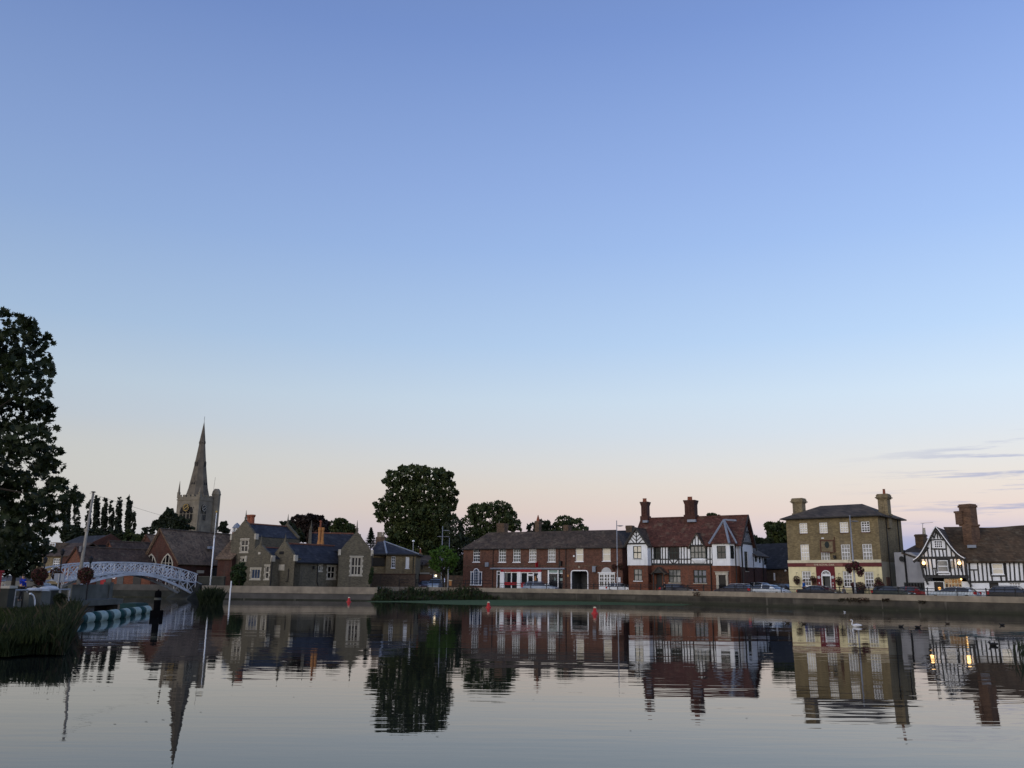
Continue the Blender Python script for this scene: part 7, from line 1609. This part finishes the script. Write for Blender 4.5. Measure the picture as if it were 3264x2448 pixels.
    if chrome:
        tr = MB()
        for j, jj in ((2, 3), (6, 5)):
            o_ = Vector((0, -.012 if j == 2 else .012, 0)); tr.tube([tuple(Vector(R[k][jj])+o_) for k in range(ib, jb+1)], .016, 5); tr.tube([tuple(Vector(R[k][j])+o_) for k in range(ib, jb+1)], .013, 5)
        tr.o('window_trim', 'chrome', root, mw)
    if rails:
        for s in (-1, 1): MB().tube([(Ln*x, s*Wd*.34, hgt*z+.04) for x, z in ((.14, .955), (.2, .985), (.36, 1), (.5, .985), (.56, .955))], .022, 6).o('roof_rail', 'chrome', root, mw)
    wr = .33 if kind != 'suv' else .37
    for x in (.185, .81):
        for s in (-1, 1):
            m2 = mw @ Matrix.Translation((Ln*x, s*(Wd/2-.10), wr)) @ Matrix.Rotation(pi/2, 4, 'X')
            t_ = MB().lathe([(wr*.7, -.1), (wr*.96, -.1), (wr, -.06), (wr, .06), (wr*.96, .1), (wr*.7, .1)], 18).o('wheel', 'tyre', root, m2)
            MB().lathe([(.02, -.11), (wr*.68, -.115), (wr*.68, .115), (.02, .11)], 10).o('rim', 'rim', t_, m2)
            MB().box(Ln*x-.36, Ln*x+.36, s*Wd/2-.005*s, s*(Wd/2+.006), .20*hgt, .24*hgt).o('sill_strip', 'iron', root, mw)
    for s in (-1, 1):
        MB().ball((Ln*.962, s*Wd*.33, hgt*.485), (.13, .19, .07), 8, 5).o('headlight', 'lamp_clear', root, mw)
        if kind in ('estate', 'hatch', 'suv'): MB().box(-.01, Ln*.06, s*Wd*.40-.07, s*Wd*.40+.07, hgt*.5, hgt*.70).o('tail_lamp', 'lamp_red', root, mw)
        else: MB().box(-.015, .16, s*Wd*.34-.15, s*Wd*.34+.15, hgt*.5, hgt*.62).o('tail_lamp', 'lamp_red', root, mw)
        xm_ = pf[jb][0]*Ln-.25; MB().ball((xm_, s*(Wd/2+.06), hgt*.68), (.09, .11, .07), 8, 5).o('door_mirror', pnt, root, mw)
    MB().box(-.03, .1, -Wd*.4, Wd*.4, hgt*.2, hgt*.36).o('rear_bumper', pnt, root, mw); MB().box(Ln-.1, Ln+.02, -Wd*.36, Wd*.36, hgt*.2, hgt*.32).o('grille', 'iron', root, mw)
    return root
car('steel blue estate car with roof bars before the red shopfront', 'estate', paint('blue_grey', (.14, .20, .30), .1), 1668, 1776, 'R', hgt=1.5, rails=True)
car('silver white estate car beside the street lamp at brick row', 'estate', paint('silver_white', (.66, .69, .72), 0), 1938, 2022, 'R', hgt=1.46)
car('dark navy saloon below the timbered porch', 'hatch', paint('navy', (.012, .014, .028)), 2110, 2216, 'R', hgt=1.46)
car('dark purple black estate with red tail lamps before stone doorcase', 'estate', paint('plum_black', (.016, .012, .022)), 2278, 2402, 'L', hgt=1.5, rails=True)
car('white hatchback parked nose right beside dark estate', 'hatch', paint('white', (.74, .79, .82), 0), 2399, 2508, 'R', hgt=1.5)
car('silver people carrier behind the white hatchback', 'suv', paint('silver', (.50, .52, .55), .1), 2392, 2470, 'R', off=8.0, hgt=1.75, length=4.4)
car('black hatchback standing behind white hatchback near inn corner', 'suv', paint('black', (.010, .010, .012)), 2474, 2540, 'R', off=7.6, hgt=1.6, length=4.3)
car('black saloon with chrome window line before inn door', 'sedan', paint('blue_black', (.010, .012, .022)), 2548, 2676, 'R', hgt=1.45, chrome=True)
car('dark green estate car near right end of the inn', 'estate', paint('dark_green', (.010, .024, .026)), 2786, 2906, 'R', hgt=1.48)
car('red hatchback half hidden by dark green estate', 'hatch', paint('red', (.22, .012, .016)), 2874, 2948, 'R', off=6.6, hgt=1.46, length=4.0)
car('silver blue saloon facing left before lit shop window', 'hatch', paint('silver_pale', (.48, .56, .64), .1), 2968, 3106, 'L', hgt=1.46, chrome=True, length=4.6)
car('black estate with chrome trim at the right edge', 'estate', paint('glossy_black', (.010, .010, .014)), 3162, 3310, 'R', hgt=1.55, chrome=True, rails=True, length=4.8)
# vehicles by the yellow cottage
def far_car(label, kind, pnt, x, depth, ang, Ln, hgt):
    global qdepth, QW, QP
    sv = (qdepth, QW, QP); c = plan(x, depth); e = Vector((cos(ang), sin(ang)))
    qdepth = lambda _: depth; QW = [(0, 0), (x-50, 0), (x+50, 0)]; QP = [None, c-e, c+e]
    r = car(label, kind, pnt, x-10, x+10, 'R', off=0, hgt=hgt, length=Ln); qdepth, QW, QP = sv; return r
far_car('silver blue car facing the pond beneath the ash tree', 'suv', paint('silver_blue', (.30, .36, .42)), 1388, 126, radians(-95), 4.2, 1.75)
far_car('dark red car next to silver blue car by yard fence', 'hatch', paint('dark_red', (.05, .012, .012)), 1357, 126.5, radians(-92), 4.0, 1.5)
far_car('dark grey car parked behind the person in royal blue', 'hatch', paint('grey', (.06, .065, .07)), 77, 78, radians(5), 4.1, 1.5)

# ------------------------------------------------------------ street lamps
def lamp(px0, py0, px1, py1, depth, arms, label, r=.085, zbase=ZR0):
    p, q = at(px0, py0, depth), at(px1, py1, depth); x = (p.x*.8+q.x*.2)
    root = thing('street_lamp', label, 'street lamp', group='street lamps')
    MB().tube([(x, p.y, zbase), (x, p.y, zbase+1.2), (x, p.y, q.z)], [r*1.25, r, r*.6], 10).o('column', 'steel', root, None, True); MB().lathe([(r*1.9, 0), (r*1.9, .3), (r*1.2, .36)], 10, (x, p.y, zbase)).o('base', 'steel', root)
    for hx, hy, sx in arms:
        h = at(hx, hy, depth); MB().tube([(x, p.y, h.z+.02), (h.x, p.y, h.z+.04)], .035, 6).o('arm', 'steel', root)
        MB().rings([[(h.x+sx*a, p.y+b*.16*k, h.z+c*.07*k+.03) for b, c in ((-1, 0), (-.7, .8), (.7, .8), (1, 0), (.6, -.7), (-.6, -.7))] for a, k in ((-.25, .5), (0, 1), (.35, 1), (.6, .35))]).o('lamp_head', 'steel', root)
        MB().ball((h.x+sx*.15, p.y, h.z-.02), (.25, .1, .05), 8, 4).o('lens', 'glass_curtain', root)
    return root, x, p.y
q5 = lambda *a: Z5(*a)
lampA, xa_, ya_ = lamp(*Z5(2085, 960), *Z5(2068, 78), qdepth(1967)+1.2, [(*Z5(2100, 150), 1)], 'tall grey street lamp with flower baskets before the white fanlight door')
lampB, xb_, yb_ = lamp(*Z7(1308, 1320), *Z7(1240, 385), qdepth(2712)+1.2, [(*Z7(1275, 462), 1)], 'tall grey street lamp with purple flower basket before the inn', .10)
lamp(*Z4(1062, 1300), *Z4(1068, 785), 126, [(*Z4(1105, 836), 1)], 'street lamp rising from ash tree with arm to the right')
lamp(*Z4(1140, 1300), *Z4(1148, 912), 128, [(*Z4(1060, 902), -1)], 'shorter street lamp behind ash tree with arm to the left', .06)
p, q = at(*Z4(748, 1075), 134), at(*Z4(752, 950), 134)
root = thing('globe_lamp', 'slim lamp with small round white head above slate house roof', 'street lamp')
MB().tube([(q.x, q.y, ZR0), (q.x, q.y, q.z-.2)], [.08, .06], 8).o('column', 'steel', root); MB().ball((q.x, q.y, q.z), (.2, .2, .16)).o('globe', 'white', root, None, True)
p, q = at(*ZM(878, 470), 121), at(*ZM(885, 250), 121)
root = thing('sign_post', 'thin bare grey post with yellow grit bin behind weedy bank', 'post'); MB().tube([(p.x, p.y, ZR0), (q.x, q.y, q.z)], .05, 8).o('shaft', 'steel', root); MB().ball(tuple(q), .07, 8, 4).o('post_cap', 'steel', root)
a, c = at(*ZM(908, 480), 120.8), at(*ZM(965, 600), 120.8); root = thing('grit_bin', 'small yellow bin at the railing under ash tree', 'bin')
MB().box(a.x, c.x, a.y-.2, a.y+.2, c.z, a.z-.06).o('bin_body', 'terracotta', root); MB().box(a.x-.04, c.x+.04, a.y-.24, a.y+.24, a.z-.058, a.z+.02).o('lid', 'cream', root)

# ------------------------------------------------------------ flower baskets
def basket(label, c, r, leafm='basket', fl='flower', n=500, hang=True, ring=None, rz=1.0, trail=.3, size=.09):
    root = thing('flower_basket', label, 'flower basket', group='flower baskets')
    c = Vector(c); lv = leaves(MB(), [(c, (r, r, r*rz)), (c+Vector((0, 0, -r*.5)), (r*.7, r*.7, r*rz*(.6+trail)))], n, size, None); lv.o('foliage', LF[leafm], root)
    leaves(MB(), [(c, (r*1.04, r*1.04, r*1.02*rz)), (c+Vector((r*.2, 0, -r*.7)), (r*.6, r*.7, r*.7))], int(n*.55), size*.65, None, shell=.2).o('blossoms', fl, root)
    if hang: MB().tube([(c.x, c.y, c.z+r*.3), (c.x, c.y, c.z+r*1.6)], .012, 5).lathe([(r*.2, -r*.75), (r*.62, -r*.3), (r*.7, .0)], 10, tuple(c)).o('wire_basket', 'iron', root)
    return root
def lampbasket(label, x, y, z, r, fl):
    root = basket(label, (x, y, z), r, fl=fl, n=420, hang=True); MB().tube([(x, y, z+r*1.6), (x, y, z+r*1.75)], .02, 5).o('hook', 'iron', root)
pB = at(*Z7(1300, 1010), yb_); kx = yb_/FPX/3.77
lampbasket('purple flower basket on left of the inn lamp', xb_-.52, yb_-.1, pB.z-.05, .40, 'flower')
lampbasket('deep red trailing flower basket on right of the inn lamp', xb_+.58, yb_-.1, pB.z-.35, .46, 'flower')
lampbasket('dark flower basket in front of the inn lamp', xb_+.02, yb_-.45, pB.z+.22, .38, 'flower')
MB().tube([(xb_-.52, yb_-.1, pB.z+.66), (xb_+.58, yb_-.1, pB.z+.48)], .025, 6).o('basket_arm', 'iron', lampB)
pA = at(*Z5(2080, 680), ya_)
lampbasket('red flower basket on left of lamp by fanlight door', xa_-.42, ya_-.1, pA.z-.05, .36, 'flower_red'); lampbasket('leafy flower basket on right of lamp by fanlight door', xa_+.45, ya_-.1, pA.z+.05, .40, 'flower_red')
MB().tube([(xa_-.42, ya_-.1, pA.z+.58), (xa_+.45, ya_-.1, pA.z+.75)], .025, 6).o('basket_arm', 'iron', lampA)
inn = [o for o in bpy.data.objects if o.name == 'inn'][0]; fi = facade(2517, 104, 2815, 97)
for x, y, r, lb in ((600, 1160, .42, 'brown green basket at the far left of inn front'), (798, 1150, .34, 'small basket over menu board of the inn'), (1110, 1172, .42, 'drooping basket right of the dark red inn door'), (1583, 1172, .36, 'upper basket at the right corner of inn front')):
    a = fi.P(Z7(x, y), -.45); c = fi.W(a[0], -.45, a[1]); rt = basket('hanging '+lb, c, r, fl='flower_red', n=260, size=.075); h = fi.W(a[0], -.05, a[1]+r*1.9)
    MB().tube([tuple(c+Vector((0, 0, r*1.6))), tuple(fi.W(a[0], -.45, a[1]+r*1.9)), tuple(h)], .018, 5).o('bracket', 'iron', rt)
def planter(label, x, y, r, m='cloth_dark'):
    a = fi.P(Z7(x, y), -.6); c = fi.W(a[0], -.6, a[1]); root = thing('planter', label, 'planter', group='planters by the inn'); leaves(MB(), [(c, (r, r, r*.9))], 420, .08).o('foliage', LF['basket'], root); leaves(MB(), [(c, (r, r, r*.9))], 150, .06, shell=.2).o('blossoms', 'flower', root)
    MB().lathe([(r*.5, ZR0+.12), (r*.75, c.z-.1), (r*.7, c.z)], 12, (c.x, c.y, 0)).o('tub', m, root)
planter('flower tub below upper basket at inn corner', 1592, 1232, .55); planter('purple flower tub beside inn lamp post', 1360, 1250, .62); planter('dark flower tub left of inn lamp post', 1288, 1225, .32)
for (zx, zy, r, d, lb) in ((420, 1105, .52, 62, 'large red and brown flower basket on post beside person in blue'), (905, 1098, .50, 61, 'round flower basket hanging in front of wooden pole'), (1, 1, 0, 0, '')):
    if not r: continue
    c = at(*Z1(zx, zy), d); rt = basket(lb, c, r, fl='flower_red', n=1100, size=.085, hang=False, rz=.95, trail=.25); t_ = c.z+r*1.5
    MB().tube([(c.x+.1, c.y+.3, .3), (c.x+.1, c.y+.3, t_)], .05, 8).lathe([(.05, t_), (.12, t_+.1), (.16, t_+.35), (.02, t_+.5)], 8, (c.x+.1, c.y+.3, 0)).o('basket_post', 'iron', rt)
c = at(*Z1(590, 1080), 63); rt = basket('thin flower basket hanging at left end of bridge rail', c, .36, fl='flower_red', n=260, size=.08, hang=False); t_ = c.z+1.2
MB().tube([(c.x+.2, c.y+.2, .3), (c.x+.2, c.y+.2, t_)], .05, 8).lathe([(.05, t_), (.12, t_+.1), (.16, t_+.35), (.02, t_+.5)], 8, (c.x+.2, c.y+.2, 0)).o('basket_post', 'iron', rt)
c = at(*ZL(598, 410), 47); tree('dark_bush', 'small round black bush on the left bank', ZL(598, 0)[0], 47, [(*ZL(598, 405), 15, 15)], 900, .11, 'dark', gap=None, r0=.05, zb=.4, cat='bush', jit=0)

# ------------------------------------------------------------ people
def person(label, foot, hgt, yaw, top, legs, hair='hair', pose='stand', arm=None, sit=False):
    root = thing('person', label, 'person', Matrix.Translation(foot) @ Matrix.Rotation(yaw, 4, 'Z')); mw = WM[root.name]; k = hgt/1.75
    def skin(name, verts, edges, rad, m, sub=2, rt=0):
        me = bpy.data.meshes.new(name); me.from_pydata([tuple(Vector(v)*k) for v in verts], edges, []); me.materials.append(M[m]); o = bpy.data.objects.new(name, me); put(o, root, mw)
        md = o.modifiers.new('skin', 'SKIN'); md.use_smooth_shade = True
        for i, r in enumerate(rad): me.skin_vertices[0].data[i].radius = (r[0]*k, r[1]*k) if isinstance(r, tuple) else (r*k, r*k)
        me.skin_vertices[0].data[rt].use_root = True; s = o.modifiers.new('sub', 'SUBSURF'); s.levels = s.render_levels = sub; return o
    # facing +x; y to the left
    rs = arm or [(.02, -.24, 1.16), (.10, -.25, .92), (.18, -.22, .84)]
    V_ = [(0, 0, .95), (0, 0, 1.15), (0, 0, 1.36), (0, 0, 1.47), (.02, 0, 1.56), (.03, 0, 1.64), (0, .17, 1.40), (0, .23, 1.16), (.06, .25, .92), (.08, .25, .83), (0, -.17, 1.40), rs[0], rs[1], rs[2], (0, .09, .88), (.02, .10, .50), (0, .10, .09), (.14, .10, .03), (0, -.09, .88), (.05, -.10, .50), (-.04, -.10, .09), (.10, -.10, .03)]
    if sit:
        V_ = [(x, y, z-.42) if i < 14 else (x, y, z) for i, (x, y, z) in enumerate(V_)]; V_[14:18] = [(.05, .09, .50), (.45, .11, .50), (.45, .11, .09), (.58, .11, .03)]; V_[18:22] = [(.05, -.09, .50), (.45, -.11, .50), (.45, -.11, .09), (.58, -.11, .03)]
    E_ = [(0, 1), (1, 2), (2, 3), (3, 4), (4, 5), (2, 6), (6, 7), (7, 8), (8, 9), (2, 10), (10, 11), (11, 12), (12, 13), (0, 14), (14, 15), (15, 16), (16, 17), (0, 18), (18, 19), (19, 20), (20, 21)]
    R_ = [(.15, .11), (.14, .10), (.16, .10), .055, .085, .095, .06, .047, .037, .035, .06, .047, .037, .035, .085, .055, .042, .035, .085, .055, .042, .035]
    skin('body', V_, E_, R_, 'skin')
    hd = Vector(V_[5]); MB().ball((hd.x*k-.015, 0, (hd.z+.035)*k), (.105*k, .095*k, .10*k), 10, 6).o('hair', hair, root, mw, True)
    tv = [0, 1, 2, 6, 7, 8, 10, 11, 12]; mp = {v: i for i, v in enumerate(tv)}
    skin('shirt', [V_[i] for i in tv], [(mp[a_], mp[b_]) for a_, b_ in E_ if a_ in mp and b_ in mp], [(.17, .13), (.165, .125), (.18, .125), .078, .064, .05, .078, .064, .05], top)
    lv = [0, 14, 15, 16, 18, 19, 20]; mp = {v: i for i, v in enumerate(lv)}
    skin('trousers', [V_[i] for i in lv], [(mp[a_], mp[b_]) for a_, b_ in E_ if a_ in mp and b_ in mp], [(.165, .125), .10, .072, .06, .10, .072, .06], legs)
    for s in (.10, -.10):
        f = V_[17] if s > 0 else V_[21]; MB().ball(((f[0]-.05)*k, f[1]*k, .045*k), (.14*k, .05*k, .05*k), 8, 5).o('shoe', 'iron', root, mw, True)
    return root
p = at(*ZL(205, 400), 61); p.z = .62
person('person in royal blue jacket pointing right on the left bank', p, (at(*ZL(215, 158), 61).z-.62), radians(-20), 'jacket_blue', 'cloth_dark', arm=[(.26, -.2, 1.34), (.48, -.2, 1.26), (.58, -.19, 1.25)])
a = fi.P(Z7(688, 1200), -1.2); c = fi.W(a[0], -1.2, 0); c.z = ZR0+.12
person('person in bright blue shirt walking past an inn window', c, at(*Z7(690, 1160), c.y).z-c.z, radians(140), 'shirt_blue', 'cloth_dark')
a = fi.P(Z7(1165, 1260), -2.0); c = fi.W(a[0], -2.0, 0); c.z = ZR0+.12
person('person in grey sitting outside the inn near lamp post', c, 1.70, radians(20), 'cloth_grey', 'cloth_dark', sit=True)
# a seat for the sitter
ch = thing('pub_bench', 'dark bench carrying the seated person outside the inn', 'bench', Matrix.Translation(c) @ Matrix.Rotation(radians(20), 4, 'Z')); mc = WM[ch.name]
MB().box(-.22, .22, -.5, .5, .36, .40).o('seat', 'brown', ch, mc)
for x in (-.18, .18):
    for y in (-.45, .45): MB().box(x-.03, x+.03, y-.03, y+.03, 0, .358).o('leg', 'brown', ch, mc)
c = plan(2118, qdepth(2118)+1.4); person('person in black standing at railing by dark navy saloon', Vector((c.x, c.y, ZR0+.12)), 1.62, radians(200), 'cloth_dark', 'cloth_dark')
# white notice on the pavement by the lamp
a, b_ = at(*Z5(2070, 820), ya_+.6), at(*Z5(2122, 885), ya_+.6)
nb = thing('notice_board', 'blank white notice board beside the lamp by fanlight door', 'notice board'); MB().box(a.x, b_.x, a.y, a.y+.06, b_.z, a.z).o('board', 'white', nb)
for x in (a.x+.1, b_.x-.1): MB().box(x-.03, x+.03, a.y+.06, a.y+.12, ZR0, a.z).o('leg', 'steel', nb)

# ------------------------------------------------------------ on the water
# boom of floats
A_, B2 = gp(*ZL(735, 668)), gp(*ZL(1500, 545)); ax = (B2-A_); Lb = ax.length; dx = ax.normalized(); yaw = atan2(dx.y, dx.x)
bounds = [690, 850, 985, 1110, 1232, 1342, 1437]
cols = []
for i, (xl, xr, yt, yb) in enumerate(((640, 795, 552, 655), (760, 942, 534, 643), (905, 1067, 516, 627), (1035, 1188, 505, 612), (1160, 1307, 494, 590), (1275, 1412, 481, 563), (1392, 1502, 468, 552))):
    g_ = gp(*ZL((xl+xr)/2, yb)); dpt = g_.y; top = at(*ZL((xl+xr)/2, yt), dpt); rr = (top.z+.06)/2*1.0
    cxy = at(*ZL((xl+xr)/2, yb), dpt)
    cols.append((g_, rr))
ords = ('nearest green and white boom float, half hidden in reeds', 'second boom float from the reeds', 'third boom float from the reeds', 'middle float of the green and white boom', 'third boom float from the black pile', 'second boom float from the black pile', 'last boom float tied beside the black pile')
for i, (g_, rr) in enumerate(cols):
    nx = cols[i+1][0] if i+1 < len(cols) else cols[i][0]*2-cols[i-1][0]
    d = Vector((nx.x-g_.x, nx.y-g_.y, 0)); ln = min(d.length*.93, 2.6); d.normalize(); mw = Matrix.Translation((g_.x, g_.y, rr-.12)) @ Matrix.Rotation(atan2(d.y, d.x), 4, 'Z') @ Matrix.Rotation(pi/2, 4, 'Y')
    root = thing('boom_float', ords[i], 'float', mw, 'floats of the green and white boom'); h = ln/2
    MB().lathe([(rr*.45, -h), (rr*.85, -h+.08), (rr, -h+.22), (rr, -h*.42)], 16).o('dark_half', 'teal', root, mw, True)
    MB().lathe([(rr, -h*.42+.004), (rr, h-.22), (rr*.85, h-.08), (rr*.45, h)], 16).o('pale_half', 'teal_pale', root, mw, True)
    MB().box(rr-.07, rr+.03, -.09, .09, -h*.8, h*.8).o('fender', 'iron', root, mw)
    MB().tube([(0, 0, -h-.12), (0, 0, -h+.02)], .06, 6).o('coupling', 'iron', root, mw)
q0, q1 = at(*ZL(1240, 475), 60.5), at(*ZL(1405, 458), 60.5); p = gp(*ZL(1330, 520)); bx = thing('float_box', 'flat teal float lying behind the end of the boom', 'float')
MB().box(q0.x, q1.x, 60, 62, -.1, q1.z).o('hull', 'teal', bx); MB().box(q0.x+.1, q1.x-.1, 60.1, 61.9, q1.z+.002, q1.z+.05).o('lid', 'teal', bx)
# end pile
g_ = gp(*ZL(1570, 595)); d = g_.y; tp = at(*ZL(1575, 312), d); wv = 38/3.16*d/FPX; wv *= .82; root = thing('mooring_pile', 'black mooring pile with pointed cap at end of the boom', 'pile')
zc = at(*ZL(1575, 345), d).z; zb1, zb2 = at(*ZL(1575, 395), d).z, at(*ZL(1575, 418), d).z
MB().lathe([(wv, -.8), (wv, zc), (wv*.8, zc+.1), (wv*.35, tp.z-.12), (wv*.2, tp.z)], 12, (g_.x, d, 0)).o('shaft', 'pile', root); MB().lathe([(wv*1.03, zb2), (wv*1.03, zb1)], 12, (g_.x, d, 0)).o('white_band', 'concrete', root)
zq = at(*ZL(1575, 487), d).z; MB().box(g_.x-wv*1.5, g_.x+wv*1.7, d-wv*1.2, d+wv*1.2, -.5, zq-.2).o('base', 'pile', root)
# buoys
for x, y, hh, lb in ((1112, 1919, 40, 'small red buoy in front of stone school'), (1557, 1937, 74, 'red cone buoy before the brown brick row arched window'), (1896, 1956, 82, 'red cone buoy nearest, before the fanlight door')):
    g_ = gp(x, y); s = {40: .52, 74: .52, 82: .5}[hh]; root = thing('buoy', lb, 'buoy', Matrix.Translation((g_.x, g_.y, 0)), 'red buoys on the pond'); mw = WM[root.name]
    MB().lathe([(.24, -.2), (.26, .03), (.25, .08), (.17, .12), (.115, s-.08)], 14).o('cone', 'buoy', root, mw, True); MB().lathe([(.117, s-.079), (.10, s), (.04, s+.02)], 14).o('buoy_cap', 'cream_trim', root, mw)
# swan and ducks
def bird(label, x, y, scale, yaw, m, cat='duck', swan=False, group=None):
    g_ = gp(x, y); mw = Matrix.Translation((g_.x, g_.y, 0)) @ Matrix.Rotation(yaw, 4, 'Z') @ Matrix.Scale(scale, 4)
    root = thing('swan' if swan else 'duck', label, cat, mw, group)
    b = MB(); prof = [(-.55, .03, .20), (-.48, .09, .19), (-.35, .17, .15), (-.1, .24, .12), (.15, .22, .12), (.35, .14, .14), (.45, .03, .17)]
    b.rings([[(px_, r*cos(2*pi*j/12), cz+.85*r*sin(2*pi*j/12)) for j in range(12)] for px_, r, cz in prof])
    if swan: b.tube([(.36, 0, .16), (.46, 0, .30), (.42, 0, .48), (.36, 0, .62), (.40, 0, .74), (.50, 0, .77), (.60, 0, .73)], [.10, .075, .055, .05, .052, .06, .045], 9)
    else: b.tube([(.32, 0, .18), (.42, 0, .28), (.44, 0, .36)], [.12, .085, .075], 8); b.ball((.47, 0, .40), (.13, .095, .10))
    b.o('body', m, root, mw, True)
    for s in (-1, 1): MB().rings([[(px_, s*(.16+.09*r)+.05*r*cos(2*pi*j/8), .2+.13*r*sin(2*pi*j/8)) for j in range(8)] for px_, r in ((-.62 if swan else -.5, .25), (-.4, .9), (-.1, 1.1), (.12, .8), (.25, .2))]).o('wing', m, root, mw, True)
    c = (.60, 0, .73) if swan else (.57, 0, .385); MB().tube([c, (c[0]+.13, 0, c[2]-.045)], [.035, .012], 6).o('beak', 'beak' if swan else 'duck_black', root, mw)
    return root
bird('white swan swimming left before the reflection of the inn', 2729, 1998, .50, pi-.1, 'swan', 'swan', True)
for x, y, s, yw, m, lb in ((2456, 1990, .30, pi*.6, 'duck_black', 'black bird left of the inn reflection'), (2510, 1987, .34, pi, 'duck', 'low duck left of the inn reflection'), (2563, 1990, .36, pi, 'duck', 'brown duck at left edge of the yellow reflection'), (2872, 1998, .34, 0, 'duck_black', 'dark bird just right of the swan'), (2926, 2001, .40, 0, 'duck_black', 'dark duck with pale wake right of the swan'), (3020, 1989, .34, pi, 'duck', 'brown duck before the timbered cottage reflection'), (3194, 1994, .36, pi, 'duck_black', 'dark duck near right edge below quay'), (3166, 2058, .42, pi, 'duck_black', 'nearest dark duck in the weed patch at right')):
    bird(lb, x, y, s*.82, yw, m, group='ducks on the pond')
g_ = gp(2692, 1953); bird('tiny white gull floating close under the quay wall', 2692, 1952, .26, pi/2, 'swan', 'gull')
# a thin wire over the poplars
a, b_ = at(285, 1572, 64.5), at(900, 1700, 150)
w_ = thing('overhead_wire', 'thin overhead wire running from the wooden pole across the sky', 'wire')
MB().tube([tuple(a.lerp(b_, i/12)-Vector((0, 0, 2.2*sin(pi*i/12)*.5))) for i in range(13)], .011, 4).o('cable', 'iron', w_)

mb = MB()
for x, y in ((152, 2228), (366, 2308), (466, 2300), (520, 2294), (936, 2222), (1394, 2348), (775, 2190), (1180, 2300), (2010, 2330), (2890, 2372), (2380, 2290), (1700, 2230), (640, 2270), (300, 2200)):
    p = gp(x, y); r = rnd.uniform(.010, .022); mb.poly([(p.x-r*1.6, p.y, .004), (p.x, p.y-r, .006), (p.x+r*1.6, p.y, .012), (p.x, p.y+r, .006)])
tag(mb.o('floating_leaves', LF['brownweed']), 'few dark fallen leaves drifting on the open water', 'leaves', None, 'stuff')
